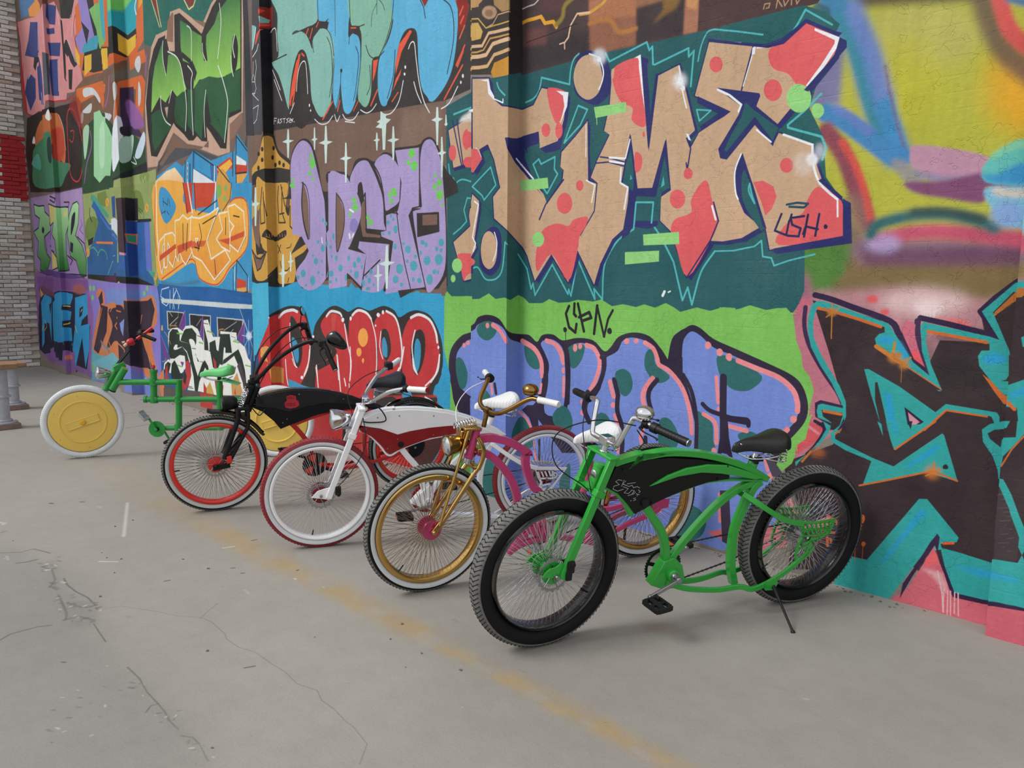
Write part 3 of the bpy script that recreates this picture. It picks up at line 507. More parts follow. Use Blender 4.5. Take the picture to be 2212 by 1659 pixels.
l;262a66;;;7;4073,920 23,6 22,5 21,5 116,-9 0,-113 -110,16 -53,-6 -19,96
p;262a66;;;;4094,634 66,38 -5,27 4,17 99,11 4,16 24,-17 0,-19 -17,-73 8,-19 -19,-22 0,-36 -122,-23
p;262a66;;;;4097,632 22,13 22,13 116,8 -100,31 99,11 5,17 4,17 23,-18 0,-19 -16,-72 7,-20 -19,-22 0,-35 -121,-23
p;262a66;;;;4100,631 22,13 22,13 116,7 -100,32 99,11 4,17 4,16 24,-17 0,-19 -17,-72 8,-20 -19,-22 0,-36 -122,-23
l;262a66;;;7;4092,635 65,38 -5,27 4,18 99,10 4,17 24,-18 0,-19 -16,-72 7,-20 -19,-22 0,-36 -122,-23 -41,100
p;262a66;;;;4370,864 30,1 31,2 49,8 2,-34 58,7 28,89 6,-10 -27,-99 -58,-9 -49,22 -5,-16 27,-48 40,-46 5,-18 -13,13 -14,14 -13,13 -14,14 -14,14 -14,14 -15,11 -15,10 -8,15 -8,16
p;262a66;;;;4488,846 52,6 7,-23 -57,-5
p;22595e;;;;4435,843 51,6 3,-25 58,5 1,-38 8,-8 -47,-70 -13,37 -47,55
p;262a66;;;;4433,847 44,9 5,-21 -38,-2
p;22595e;;;;4633,888 40,-8 -6,-24 14,-10 -34,-49 -16,-27
l;262a66;;;5;4624,881 10,-117
p;c3a283;;;;4259,1015 57,-9 5,-24 9,-24 29,-21 23,-5 24,1 24,0 33,5 25,34 76,-24 -8,-55 -17,-44 -55,-10 -4,38 -49,-8 -31,-4 -30,-3 13,-19 12,-18 15,-11 16,-12 14,-14 62,-57 7,-20 46,49 3,23 -10,8 3,32 42,31 31,27 5,-128 25,-8 -6,-58 33,-62 -29,-97 -49,76 -26,-71 -52,64 -51,-61 -26,60 -14,19 -16,12 -17,12 -17,12 -24,16 -24,16 -4,50 24,20 -21,66 -22,38 -30,-9 10,-23 -32,-30
p;c3a283;;;;4688,975 72,9 24,-181 19,141 49,12 40,-129 -18,-13 9,-19 -6,-42 36,-84 -21,-51 -41,106 -26,93 -28,-92 -36,2 -21,111 -14,-56 -6,-41 19,-11 -5,-80 -35,-25 -31,-51 -16,-46 -42,106 38,53 6,58 -19,12 18,37 32,50 -15,10 13,49
p;c3a283;;;;4916,987 114,-31 30,4 43,20 58,-38 -5,-25 -43,-47 -53,-55 -42,36 5,21 -86,25 51,-40 -4,-13 -21,-31 -16,-25 5,-18 8,-5 57,56 37,-40 10,19 65,-30 3,-23 14,-33 37,-41 6,-60 -131,-19 -11,43 -27,74 -26,60 -12,-28 2,-39 20,-41 34,-27 -37,-19 -39,-5 -27,2 -49,-70 -41,92 -26,22 0,50 19,17 -13,92 52,-64 7,42 17,26 61,28 -73,43
p;c3a283;;;;4073,920 23,6 22,5 21,5 116,-9 0,-113 -110,16 -53,-6
p;c3a283;;;;4092,635 65,38 -5,27 4,18 99,10 4,17 24,-18 0,-19 -16,-72 7,-20 -19,-22 0,-36 -122,-23
p;262a66;;;;4370,865 34,-1 26,9 25,2 25,2 3,-21 -52,-5 -4,-13 18,-51 21,-26 30,-31 -15,14 -15,14 -15,14 -15,15 -16,13 -16,11 -13,14 -13,14
p;22595e;;;;4444,845 40,6 0,-12 16,-12 44,0 4,-37 8,-8 -23,-32 -24,-36 -17,32 -42,62
l;4fb2b6;;;4;4509,735 -16,18 -29,52 18,10 7,-12 42,12 -1,-27 10,-12 -31,-41
l;262a66;;;4;4558,762 -53,-51 -19,-33
l;262a66;;;3;4626,883 5,-121 23,-16 -6,-59 -38,-50
l;262a66;;;4;4089,942 36,-119
l;262a66;;;4;4106,942 24,-117
p;e8e2de;4;0.9;;4157,956 -32,-10 -12,-12 32,0 110,-13
s;e6e9ee;;;;4261,942 -2,-3 -4,0 -99,16 -1,3 1,2 99,-14 4,-2
p;262a66;;;;4738,841 11,-49 11,-67 39,-1 28,96 15,-103 -22,-11 -7,-58 -23,-5 -39,6 -9,-15 -19,-10 18,98 -4,11 -19,7 8,43
p;22595e;;;;4741,809 8,-44 2,-35 -3,-8 -13,12 -12,7 6,37
p;22595e;;;;4825,786 14,-63 -19,-9 -4,-56 -61,3 3,50 49,-4
p;262a66;;;;4759,727 48,-2 -2,-19 -42,5
p;47a9b0;;;;4823,747 4,-18 -9,-5
p;47a9b0;;;;4742,757 5,-9 -6,-3
l;4fb2b6;;;4;4754,644 4,55 43,-3 -3,-41
p;262a66;;;;4761,988 17,-7 9,-109 10,76 7,1 -18,-151
p;22595e;;;;4775,972 24,-9 -12,-86
l;262a66;;;3;4874,814 10,-21 -6,-40 -3,14
l;262a66;;;3;4661,801 29,-6 38,-12
l;262a66;;;3;4650,789 33,-1 44,-13
l;e6e9ee;;;4;4686,797 39,-6
l;e6e9ee;;;4;4687,789 37,-8
l;e6e9ee;;;3;4738,828 -10,-37
l;e6e9ee;;;4;4717,772 -1,-30 20,-11 -8,-44
p;e6e9ee;;;;4742,989 17,4 6,-50 7,-56 -4,-1 -9,53 -6,48
s;d95c60;;;;4690,978 58,11 8,-24 8,-43 13,-67 -17,-3 -19,16 1,23 -28,15 -20,33
p;c3a283;;;;4686,977 8,2 -2,-18 -10,-15
s;d95c60;;;;4753,801 16,-10 0,-23 -13,-9 -5,19
s;d95c60;;;;4891,745 -3,-7 -7,-3 -8,4 -3,8 3,7 7,3 7,-4
s;d95c60;;;;4876,698 -5,-13 -12,-5 -13,6 -6,14 5,13 12,4 13,-6
s;d95c60;;;;4775,834 0,-4 -3,-1 -2,2 -1,4 1,3 2,2 2,-2
s;d95c60;;;;4923,728 13,-38 14,-39 -14,-37 -48,-69 -29,59 -14,32 9,23 36,11 -1,23 16,27
l;e6e9ee;;;4;4936,680 9,-26
l;262a66;;;3;4939,687 12,-36 -16,-37 -49,-70
r;e6e9ee;;;3;4851,953 5,-26 6,-26 9,-29
s;e6e8ee;8;0.8;;4869,923 -4,-10 -11,-3 -11,6 -5,12 4,10 11,2 11,-6
s;e6e9ee;;;;4861,924 -1,-5 -5,-1 -5,3 -2,6 2,5 4,1 5,-3
s;e6e9ee;;;;4866,910 -1,-4 -4,-1 -3,2 -2,4 2,4 3,0 4,-2
p;e6e9ee;;;;4872,824 6,-3 6,-13 -6,3
s;d95c60;;;;4508,969 54,-19 -7,-40 -19,-23 -16,23 -11,30
s;d95c60;;;;4516,875 -4,-10 -9,-3 -9,5 -5,12 4,10 9,3 10,-5
s;d95c60;;;;4553,870 -3,-11 -8,-5 -8,6 -3,13 3,12 8,4 8,-6
s;d95c60;;;;4616,745 -3,-8 -7,-3 -8,4 -3,9 3,7 7,3 8,-4
s;d95c60;;;;4585,708 -6,-16 -16,-6 -17,8 -7,17 7,16 16,6 16,-8
s;d95c60;;;;4476,595 18,55 45,16 36,-7 15,13 39,4 -4,-20 -17,-22 -5,-30 -26,-68 -51,61 -43,-39
p;e6e9ee;;;;4532,959 36,-9 -3,-30 -21,-37 13,39 -5,23
l;e6e9ee;;;2;4620,874 1,-68
l;e6e9ee;;;4;4273,851 16,-21
l;e6e9ee;;;4;4409,820 18,-13 38,-35
l;e6e9ee;;;3;4624,755 24,-12 -8,-36
p;e6e9ee;;;;4287,1007 27,-2 7,-24 13,-18 0,-9 -20,18 -4,28
l;e6e9ee;;;3;4334,957 29,-13 0,8
s;d95c60;;;;4257,874 -100,-5 -12,-7 -13,10 -5,19 5,17 13,6 12,-9
s;d95c60;;;;4103,860 -4,-13 -10,-5 -11,7 -4,15 4,13 11,5 10,-7
s;d95c60;;;;4271,820 -7,-9 -111,8 -17,6 -7,10 7,8 17,2 111,-16
p;d95c60;;;;4160,864 116,-14 17,-25 -32,-28 -101,15
s;d95c60;;;;4106,597 29,9 121,-15 0,-20 -103,-18 -20,-18 -13,31
l;e6e9ee;;;4;4267,727 14,-8 -21,-77 11,-16 -8,-19
s;262a66;;;;4287,613 9,31 36,20 27,-19 1,-62 -18,-28 -25,-7 -30,23
s;c3a283;;;;4347,608 -8,-32 -20,-13 -21,14 -8,32 8,33 20,12 20,-14
r;e6e9ee;;;3;4337,650 9,-24 -4,-25 -9,-18
s;8fce7c;;;;4502,631 -6,-12 -13,-4 -13,5 -6,13 6,12 13,4 13,-5
s;8fce7c;;;;4126,574 -6,-13 -14,-5 -14,6 -6,13 6,13 14,5 14,-5
s;8fce7c;;;;4100,541 -3,-7 -7,-3 -6,3 -3,7 3,7 6,3 7,-3
s;262a66;;;;4582,974 9,43 30,11 37,-18 22,-26 6,-33 -7,-26 -36,-14 -50,28
s;c3a283;;;;4662,965 -10,-30 -28,-10 -29,19 -13,35 11,31 29,9 28,-19
r;e6e9ee;;;3;4625,1020 26,-14 13,-27 -2,-21 -9,-16
s;dde5ee;8;0.7;;4671,1005 -5,-10 -13,-3 -13,8 -6,12 5,11 13,2 14,-7
s;e6e9ee;;;;4657,1003 -1,-3 -4,-1 -4,2 -2,4 1,4 4,1 5,-3
p;8fce7c;;;;4641,907 85,-2 0,-20 -80,-1
l;8fce7c;;;2;4649,884 1,-14
p;8fce7c;;;;4423,772 22,0 22,-1 22,0 21,0 3,-24 -86,0
p;8fce7c;;;;4778,632 86,2 2,-24 -86,0
p;8fce7c;;;;4733,597 86,1 0,-22 -85,-5
l;dfe6e6;;;6;4831,507 4,8
l;dfe6e6;;;3;4844,514 5,2
p;262a66;;;;4936,899 87,-24 2,-5 -7,-17 45,-39 50,52 10,-7 -60,-54 -9,-27 -37,42 -54,-56 -14,4 -5,18 19,27 23,30 3,15
p;22595e;;;;4996,863 19,-17 48,-37 -10,-21 -37,47 -54,-56 -5,3 12,25 20,31
p;262a66;;;;4895,890 72,-39 -13,-7 -48,-19 -14,27
p;22595e;;;;4892,879 48,-28 -37,-18 -13,24
l;4fb2b6;;;3;4894,865 31,-6 -24,-16 -7,22
p;262a66;;;;4995,773 55,-141 -11,5 -35,26 -21,41 -4,39
s;22595e;;;;5001,741 42,-109 -23,21 -22,40
r;4fb2b6;;;3;5012,716 -1,-14 13,-23 -6,15 -6,22
r;e6e9ee;;;3;4992,771 -11,-30 3,-37 6,-15
l;262a66;;;3;5007,963 -20,-77
l;e6e9ee;;;2;5005,943 -15,-50
p;e6e9ee;;;;5005,957 7,4 -2,-16 -6,0
p;e6e9ee;;;;5012,954 18,-1 -9,3 -7,1
p;e6e9ee;;;;4919,988 64,-17 -8,0 -53,12
s;d95c60;;;;5103,979 58,-39 -13,-32 -30,-37 -24,6 -18,22 -28,14 -11,22 4,15 24,5 21,11
s;d95c60;;;;4946,939 -3,-9 -10,-3 -10,6 -5,11 4,10 10,2 10,-6
s;d95c60;;;;5066,873 -4,-12 -12,-4 -13,8 -6,14 4,12 13,4 12,-8
s;d95c60;;;;5094,741 -3,-9 -8,-3 -9,4 -5,10 4,9 8,3 9,-5
p;d95c60;;;;5019,718 19,1 21,-12 7,-19 -8,-21 -12,-11 -9,25
s;d95c60;;;;5122,675 11,20 14,3 36,-26 6,-59 -114,-11 8,33 33,22
p;e6e9ee;;;;5119,967 44,-24 -2,-14 -22,-31 -27,-26 -3,2 25,30 21,30 0,6 -36,23
l;e6e9ee;;;4;4938,895 25,-14 25,-21 -5,-11
l;e6e9ee;;;3;5021,811 29,-25
l;e6e9ee;;;4;5073,796 54,-24
r;e6e9ee;;;4;5127,772 2,-29 12,-33 18,-20 17,-14
l;e6e9ee;;;3;5176,676 2,-29
s;e6e6ea;3;;;5138,746 -3,-7 -7,-3 -7,4 -4,8 3,8 7,2 7,-4
s;dcd2cc;9;0.5;;5133,740 -5,-14 -13,-5 -14,8 -7,15 5,14 13,4 14,-7
s;cfd4e0;6;0.6;;5150,758 -2,-9 -6,-3 -7,4 -4,10 3,10 6,3 7,-5
s;8fce7c;;;;5120,851 -5,-16 -16,-5 -16,10 -8,18 6,17 15,4 17,-10
s;8fce7c;;;;5144,827 -3,-8 -7,-3 -9,5 -3,9 2,9 8,2 8,-5
l;1d4a5e;;;4;5086,673 19,2 20,-3 -7,-6 -27,3
l;1f2350;;;4;5077,657 -11,-29 22,-9 4,25
l;1f2350;;;4;5119,651 -24,-2 3,-12 16,-7 -3,-14 -20,2
l;1f2350;;;4;5096,655 -3,-11
l;1f2350;;;4;5119,620 4,13 22,-6
l;1f2350;;;4;5126,653 -5,-38
l;1f2350;;;4;5146,653 -5,-37
s;1f2350;;;;5162,631 -1,-3 -2,-1 -3,1 -1,3 1,3 2,1 2,-1
p;262a66;;;;5103,986 1,-8 57,-34 6,5 -13,6 -28,17
p;262a66;;;;5163,943 12,-8 1,-11 -62,-61 -8,4 50,48
p;262a66;;;;5030,956 30,4 43,26 1,-8 -39,-26 -30,-1 -122,35 0,6
p;262a66;;;;5185,677 14,-9 6,-67 -134,-15 -6,10 124,18
p;262a66;;;;5147,714 37,-34 1,-9 -44,39
s;78b956;;;;4037,494 14,13 38,-16 167,-7
p;78b956;;;;4045,505 22,2 22,-16 26,-6 141,5 29,1 34,14 23,-13 32,4 18,-6 28,12 18,-6 18,-13 43,1 21,10 29,-8 32,2 24,6 46,-3 22,5 30,-14 28,5 35,-5 20,6 27,-6 26,10 19,-8 16,-9 37,10 30,-6 28,8 26,-1 5,-98 -156,-17 -145,-14 -18,0 -19,-1 -19,-1 -19,-1 -20,-1 -20,-1 -20,0 -21,-1 -20,-1 -22,-1 -21,-1 -22,-1 -23,-1 -23,1 -23,1 -23,0 -23,-2 -23,-2 -24,-1 -25,-2 -12,-16 -107,-24 -12,-16 -13,-18 -13,-17 -13,-17 -14,-18 -13,-17 -14,-18 -11,13 1,240
p;78b956;;;;4961,487 29,-5 14,3 20,7 13,-3 20,-5 21,4 18,1 13,-13 4,-20 4,-24 11,-24 4,-24 14,-17 9,-23 -6,-33 -2,-40 -168,-23 -12,122
p;78b956;;;;5141,286 14,17 -4,-15 -6,-34 -17,-15 -1,-20 -5,-14 -22,-22 -34,31 38,29
l;78b956;;;2;5129,244 1,-13
l;cc525a;;;1;5136,248 1,-21
p;78b956;;;;4037,494 26,1 26,0 26,0 25,1 119,1 2,-643 -107,-9 -13,15 -13,15 -13,15 -13,16 -57,261
s;2a2038;;;;4072,309 11,47 37,34 39,13 97,21 25,22 38,7 37,-9 30,-28 35,-8 36,-1 26,-15 17,17 34,3 29,-12 44,8 46,-3 31,-22 18,10 21,24 38,11 41,-6 31,-26 17,-21 13,-10 -7,-155 -394,-125 -190,17 -157,84 -32,69
s;2a2038;;;;4849,381 8,39 17,16 11,6 17,8 20,-6 29,-19 46,-16 65,-22 50,-19 22,-19 12,-33 -4,-30 -21,-31 -16,-19 -19,-65 -19,-102 -194,-45 -38,182 10,133
s;7188cf;;;;4102,311 5,36 29,27 23,11 100,26 22,17 43,9 42,-12 27,-28 37,-11 54,-20 18,-30 -4,-49 -17,-41 -67,-48 -93,-4 -174,46 -37,36
s;7188cf;;;;4496,390 30,11 33,-14 11,-30 4,-62 -11,-65 -51,-6 3,65 8,48 -13,28
s;7188cf;;;;4584,382 31,15 31,-5 27,-22 5,-29 -11,-37 -22,-33 -6,-37 20,-22 -70,-42 -7,94 3,63
s;7188cf;;;;4692,372 28,13 14,24 27,8 42,-9 20,-21 8,-22 33,-20 30,-33 17,-39 13,-80 -77,-70 -104,11 -83,16 -13,60 10,56 32,55
s;7188cf;;;;4885,353 -3,53 7,21 14,10 20,-8 29,-21 46,-14 52,-20 46,-17 25,-20 8,-27 -5,-26 -18,-22 -16,-18 -10,-50 12,-119 -160,-37 -10,155 -6,76 -14,45
s;7188cf;;;;4688,364 30,19 16,22 23,10 26,-1 29,-17 13,-25 34,-21 28,-31 19,-37 11,-52 -5,-66 -14,-162 -187,-46 -76,131 12,118 -6,52 35,38
p;7188cf;;;;4494,124 139,22 108,-39 4,-142 -247,-60
p;7188cf;;;;4157,231 119,12 24,3 24,3 24,2 23,3 23,-1 23,-2 23,1 249,-227 297,64 81,-46 -77,-38 -263,18 -28,-6 -29,-6 -30,-7 -30,-7 -31,-7 -33,-7 -32,-7 -34,-7 -35,-8 -36,-1 -36,5 -36,-8 -38,-8 -38,-9 -1,22 0,22 -1,22 -1,21 0,22 -1,21 -1,22 0,21 -96,8 -1,22 0,22 -1,22 -1,22
s;2b6766;;;;4276,418 19,16 33,3 19,-19 -14,-20 -23,-8 -24,9
s;2b6766;;;;4102,329 24,2 21,-34 -6,-36 -21,-9 -16,34
s;2b6766;;;;4442,380 24,-2 27,-27 0,-21 -22,-3 -22,18
s;2b6766;;;;4287,255 19,13 19,-13 -5,-10 -29,-3
s;2b6766;;;;4577,376 13,14 37,3 -3,-28 -18,-24 -15,-2 -11,17
s;2b6766;;;;4549,383 19,-8 2,-26 -13,11
s;2b6766;;;;4716,336 20,12 20,-9 7,-24 -8,-19 -14,-7 -17,14
s;2b6766;;;;4791,374 8,19 16,-1 4,-26 35,-23 -15,-15 -22,1 -22,22
s;2b6766;;;;4538,225 25,22 23,-7 12,-25 -7,-25 -27,-1 -23,12
s;2b6766;;;;4660,228 18,17 21,-6 11,-24 -42,-6
s;2b6766;;;;4833,245 18,11 19,-14 11,-24 -9,-25 -37,2
s;2b6766;;;;4961,392 37,-3 57,-28 -18,-26 -23,-7 -24,5 -22,22
s;2b6766;;;;4921,270 9,6 26,-19 4,-33 4,-19 -36,-11
s;2b6766;;;;5013,245 29,8 16,-14 -36,-8
s;2b6766;;;;4905,48 17,9 10,-19 -29,-12
s;2b6766;;;;4401,161 32,44 39,-29 1,-40 -50,-19
s;2b6766;;;;4561,66 30,50 1,-67 -21,-15
s;2b6766;;;;4952,53 -11,-30 -30,-19 -31,4 -15,25 12,31 31,18 30,-5
s;2b6766;;;;4295,68 37,30 22,-78 -25,-29 -42,16
r;e58a90;;;10;4513,397 24,-6 19,-19 9,-23
s;e58a90;;;;4572,333 -1,-4 -4,-2 -4,1 -1,4 1,4 4,2 4,-1
l;e58a90;;;8;4569,314 0,-44
s;e58a90;;;;4608,385 -2,-6 -4,-3 -5,2 -2,6 2,7 4,3 5,-2
s;e58a90;;;;4622,390 -2,-5 -4,-2 -4,1 -2,6 2,5 4,2 4,-2
r;e58a90;;;11;4634,393 22,-6 15,-22 0,-22 -10,-29 -13,-21
s;e58a90;;;;4751,409 -2,-5 -5,-2 -5,1 -2,5 2,4 5,3 5,-2
s;e58a90;;;;4775,411 -2,-4 -4,-2 -5,1 -2,4 2,4 4,2 5,-1
r;e58a90;;;10;4791,408 21,-11 11,-20 5,-13 25,-11 28,-26 16,-29 10,-35 4,-31
s;e58a90;;;;4914,213 -2,-5 -4,-2 -4,1 -2,4 2,5 4,2 4,-1
s;e58a90;;;;4947,412 -2,-5 -5,-3 -5,2 -2,5 2,6 4,2 5,-2
s;e58a90;;;;4973,400 -2,-6 -5,-2 -5,2 -2,5 1,5 5,3 5,-2
s;e58a90;;;;4993,392 -2,-6 -4,-2 -5,2 -3,5 2,6 5,2 5,-2
r;e58a90;;;10;5005,386 40,-12 43,-13 28,-20 10,-22 1,-16
s;e58a90;;;;5127,288 -2,-5 -4,-3 -4,2 -3,5 2,5 4,2 5,-1
l;e58a90;;;10;5110,267 -13,-15
l;e58a90;;;9;4703,318 8,-30
s;e58a90;;;;4719,267 -2,-5 -4,-3 -5,2 -2,4 2,5 4,3 5,-2
r;e58a90;;;9;4718,244 9,-21 9,-27
r;e58a90;;;8;4736,196 -7,-32
r;e58a90;;;12;4813,334 -17,-21 -6,-22 8,-26 4,-16
r;e58a90;;;9;4793,221 -6,-17 4,-13
l;e58a90;;;8;4961,350 6,-49
s;e58a90;;;;4974,289 -2,-3 -3,-2 -4,1 -1,3 1,3 4,2 3,-1
r;e58a90;;;9;4936,274 22,-10 7,-14 2,-30
l;e58a90;;;9;4994,257 36,-4
s;e58a90;;;;4969,203 -2,-5 -4,-3 -4,1 -2,5 1,6 4,3 5,-2
l;e58a90;;;7;5070,204 6,-20
s;e58a90;;;;5088,175 -2,-5 -4,-3 -4,1 -2,5 1,5 5,3 4,-2
r;e58a90;;;9;4623,264 8,-8
s;e58a90;;;;4631,239 -2,-5 -3,-2 -4,1 -2,5 2,5 3,2 4,-1
r;e58a90;;;10;4839,93 2,-38
l;e58a90;;;9;4980,118 3,-53
p;e58a90;;;;5110,142 10,2 23,-33 -9,-2
r;e58a90;;;14;5194,113 -31,-21 -22,-20
l;2a2038;;;12;4715,319 10,-29
r;2a2038;;;12;4725,290 -1,-34 13,-32 3,-33 -1,-28
r;2a2038;;;11;4824,332 -18,-23 -1,-22 9,-23
r;2a2038;;;10;4800,206 1,-16
r;2a2038;;;14;4641,286 -10,-35 15,-30
l;2a2038;;;15;4976,351 3,-79
p;2a2038;;;;4972,276 16,2 6,-44 11,-43 -14,10 -10,1 -11,-7 4,36
r;2a2038;;;9;4933,294 16,-11 28,-6 27,-4 26,1 3,-10
p;2a2038;;;;4988,278 42,1 3,-15 -45,2
p;4a4252;;;;5069,209 13,2 23,-27 -4,-10 -15,0
l;2a2038;;;11;4990,115 6,-52
r;2a2038;;;12;4648,281 24,26 13,37 0,25
r;2a2038;;;12;4577,376 6,-46 -1,-73
r;2a2038;;;9;4886,348 22,-34 13,-57 1,-62
l;2a2038;;;10;4677,369 34,16
p;2a2038;;;;4849,379 34,5 2,-34 -8,0 -18,11
r;2a2038;;;12;4513,326 2,-26 -7,-34 -14,-24 -9,-23 1,-29
r;2a2038;;;9;4581,332 3,-43 -4,-34
p;2a2038;;;;4454,236 43,5 -7,-33 -3,-27 -13,-2 -13,26 -25,17
r;e58a90;;;8;4427,216 22,-11 15,-18 7,-8
l;e58a90;;;6;4477,150 4,-15
l;e58a90;;;8;4481,125 6,-21
l;2a2038;;;7;4495,155 1,-50
l;e58a90;;;8;4328,286 4,-25
l;2a2038;;;9;4341,285 5,-22
s;e58a90;;;;4505,312 -1,-4 -4,-2 -4,1 -1,4 1,5 4,2 4,-1
r;e58a90;;;7;4499,292 -3,-20 -3,-3
s;e58a90;;;;4571,327 -1,-3 -3,-1 -2,1 -2,2 2,3 2,1 3,0
l;e58a90;;;7;4569,316 0,-45
r;e58a90;;;12;4333,429 23,-11 24,-26
s;e58a90;;;;4321,427 -2,-5 -5,-2 -4,2 -2,5 2,5 4,2 5,-2
s;e58a90;;;;4140,368 -2,-5 -5,-2 -4,2 -2,4 2,5 4,2 5,-2
s;e58a90;;;;4156,376 -2,-5 -5,-2 -5,1 -2,5 2,4 5,2 5,-1
r;e58a90;;;13;4435,391 40,-16 22,-27 3,-28
r;e58a90;;;9;4513,395 30,-6 19,-17 4,-25
l;2a2038;;;10;4713,323 10,-31
l;e58a90;;;11;4702,316 11,-31
l;1e1b22;;;7;4597,485 -1,-23 6,-5
l;1e1b22;;;7;4581,479 -9,-17 10,-31 19,-11 3,19
l;1e1b22;;;7;4607,485 19,-61
l;1e1b22;;;7;4611,455 29,12 6,-12 -25,-8
l;1e1b22;;;7;4662,482 -7,-62
l;1e1b22;;;6;4662,481 21,-66
l;1e1b22;;;6;4683,415 10,39 12,19
s;1e1b22;;;;4576,425 -1,-4 -4,-2 -4,1 -2,5 1,4 4,2 4,-2
s;1e1b22;;;;4704,428 -1,-5 -5,-2 -5,2 -2,5 2,5 5,2 4,-2
l;1e1b22;;;2;4572,422 1,-22
p;d76f78;;;;4953,34 36,-6 79,-3 54,22 -2,36 -83,-11
p;3a2f45;;;;4979,126 20,4 11,-111 -21,5
p;2f9ac6;;;;3024,559 98,-4 66,-3 92,-3 86,-3 83,-4 80,-3 76,-3 72,-2 70,-3 67,-3 64,-2 61,-3 60,-2 57,-2 -13,-613 -59,-3 -61,-3 -64,-3 -66,-4 -69,-3 -72,-4 -76,-4 -78,-4 -82,-4 -86,-4 -91,-5 -84,1 -79,6 -202,-22 4,53 4,52 4,52 4,52 3,52 4,51 4,51 3,50 4,51 3,49 4,50 4,49 102,50
p;3fadd3;10;;;3023,543 99,0 6,-23 5,-22 4,-23 3,-22 3,-23 3,-23 3,-23 -14,-24 -26,-25 -27,-26 -27,-26
s;5fb0cc;13;0.8;;3114,464 -15,-23 -33,-11 -33,9 -13,23 16,23 34,10 32,-9
p;755d52;;;;2875,1053 205,-18 80,5 90,-2 93,-4 88,-4 84,-4 80,-3 76,-4 73,-3 70,-4 67,-3 64,-3 61,-2 59,-3 -6,-506 -58,2 -60,3 -63,3 -65,3 -68,3 -71,3 -74,3 -77,4 -81,3 -85,4 -89,4 -93,4 -69,5 -199,4
p;8a7062;17;0.5;;3883,996 165,-15 -10,-113 -178,20
p;3a3636;;;;2842,1524 222,-53 94,-11 102,-19 104,-24 99,-23 93,-22 89,-21 84,-20 80,-19 76,-18 73,-17 69,-16 66,-15 64,-15 0,-223 -96,-12 -88,5 -414,17 -391,16 -25,-6 -39,0 -48,4 -148,16 -52,4 -53,4
p;47464a;;;;2911,1507 164,-40 62,-13 -1,-31 0,-31 -1,-30 -1,-31 -1,-31 -1,-31 -1,-31 0,-31 -1,-31 -1,-31 -1,-31 -1,-32 -1,-31 -1,-32 -99,9 -105,39 -7,27 -7,27 -6,27
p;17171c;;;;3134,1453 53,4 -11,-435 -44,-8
p;d8cbbd;;;;2904,1501 12,-3 -12,-216 -12,-13
s;86bcb8;;;;3038,1348 26,31 23,-3 20,-11 -9,-30 -16,-29 -13,-13 -9,2 -19,25
r;dcebec;;;3;3107,1365 -11,-24 -11,-30 -18,-16
r;262b45;;;3;3055,1383 -19,-35 0,-28 26,-31
p;e05a48;;;;3108,1344 23,10 16,2 -16,-8 -13,-17 -17,-20 -4,5
l;e6e9ee;;;3;3119,1310 -10,-17 -31,-16
p;15282d;;;;3048,1359 29,0 -10,-5 -14,2
l;e0e4e6;;;2;3062,1290 -1,-10
l;e0e4e6;;;2;3052,1278 -1,-6
l;e0e4e6;;;2;3038,1288 1,-6
l;e0e4e6;;;2;3027,1262 -1,-10
l;e0e4e6;;;2;3026,1256 38,-7
l;e0e4e6;;;2;3064,1258 -4,-34
l;e0e4e6;;;2;3081,1262 -5,-41 -11,-26
l;e0e4e6;;;2;3098,1264 3,-25 -13,-41
l;e0e4e6;;;2;3037,1240 -118,-20
l;e0e4e6;;;2;3037,1240 9,-42
l;e0e4e6;;;2;3060,1224 0,-28
l;e0e4e6;;;2;3065,1199 23,-4
l;dfe3e6;;;2;3082,1219 13,-47 -18,-20
l;dfe3e6;;;2;3021,1191 87,-59
l;dfe3e6;;;2;3025,1129 14,-41 -17,-1
l;dfe3e6;;;2;3067,1123 3,-62
l;dfe3e6;;;2;3066,1111 41,6 -15,-44 -22,-12
l;dfe3e6;;;2;2921,1185 165,-27
l;dfe3e6;;;2;3020,1061 55,3
l;dfe3e6;;;2;3064,1200 -32,24
p;8a2a24;;;;3128,1422 28,6 37,-2 -4,-61 -61,-9
p;86bcb8;;;;3126,1397 49,-7 -8,-10 -34,-7
p;d9493a;;;;3124,1419 32,-3 -29,-16
p;e0503c;;;;3129,1372 45,5 -4,-6 -38,-9
s;84b8ae;;;;3192,1471 30,-73 -4,-65 4,-67 -44,-14 40,-44 28,-50 33,-71 18,48 10,57 32,52 29,12 27,-20 18,-56 4,-64 12,-37 39,-41 41,8 24,41 12,70 9,66 -23,52 -51,24 -48,-21 -2,-31 -32,48 -55,26 -29,-4 92,1 55,6 10,79
l;33302f;;;4;3178,1256 96,5
l;33302f;;;3;3314,1315 57,0 69,-4 27,11 0,68
l;33302f;;;3;3398,1299 33,-31 6,-32
l;33302f;;;3;3432,1278 21,23
r;33302f;;;3;3453,1301 53,-9 31,-32 13,-57
s;5cb0d8;;;;3474,1402 -6,-73 25,-21 26,3 -7,-19 31,-33 10,-63 -13,-99 14,-50 20,34 8,43 5,-42 11,-45 30,-11 32,32 19,49 8,70 -5,53 -29,17 -24,-6 1,39 9,82
s;80b5a0;;;;3642,1361 0,-84 24,-15 23,-14 4,-46 -21,-126 11,-29 29,-15 24,33 8,89 39,8 34,37 22,41 12,71
s;5cb0d8;;;;3856,1309 -12,-70 -22,-44 -39,-36 -12,-36 -1,-57 16,-40 27,-1 22,37 17,59 17,52 26,28 31,2 20,-16 4,-42 4,-66 19,-52 25,-23 23,1 43,31 27,41 16,71 2,55 -13,48
p;33302f;;;;3413,1313 54,9 59,-16 -8,-19 -38,12 -41,-19 -15,-25
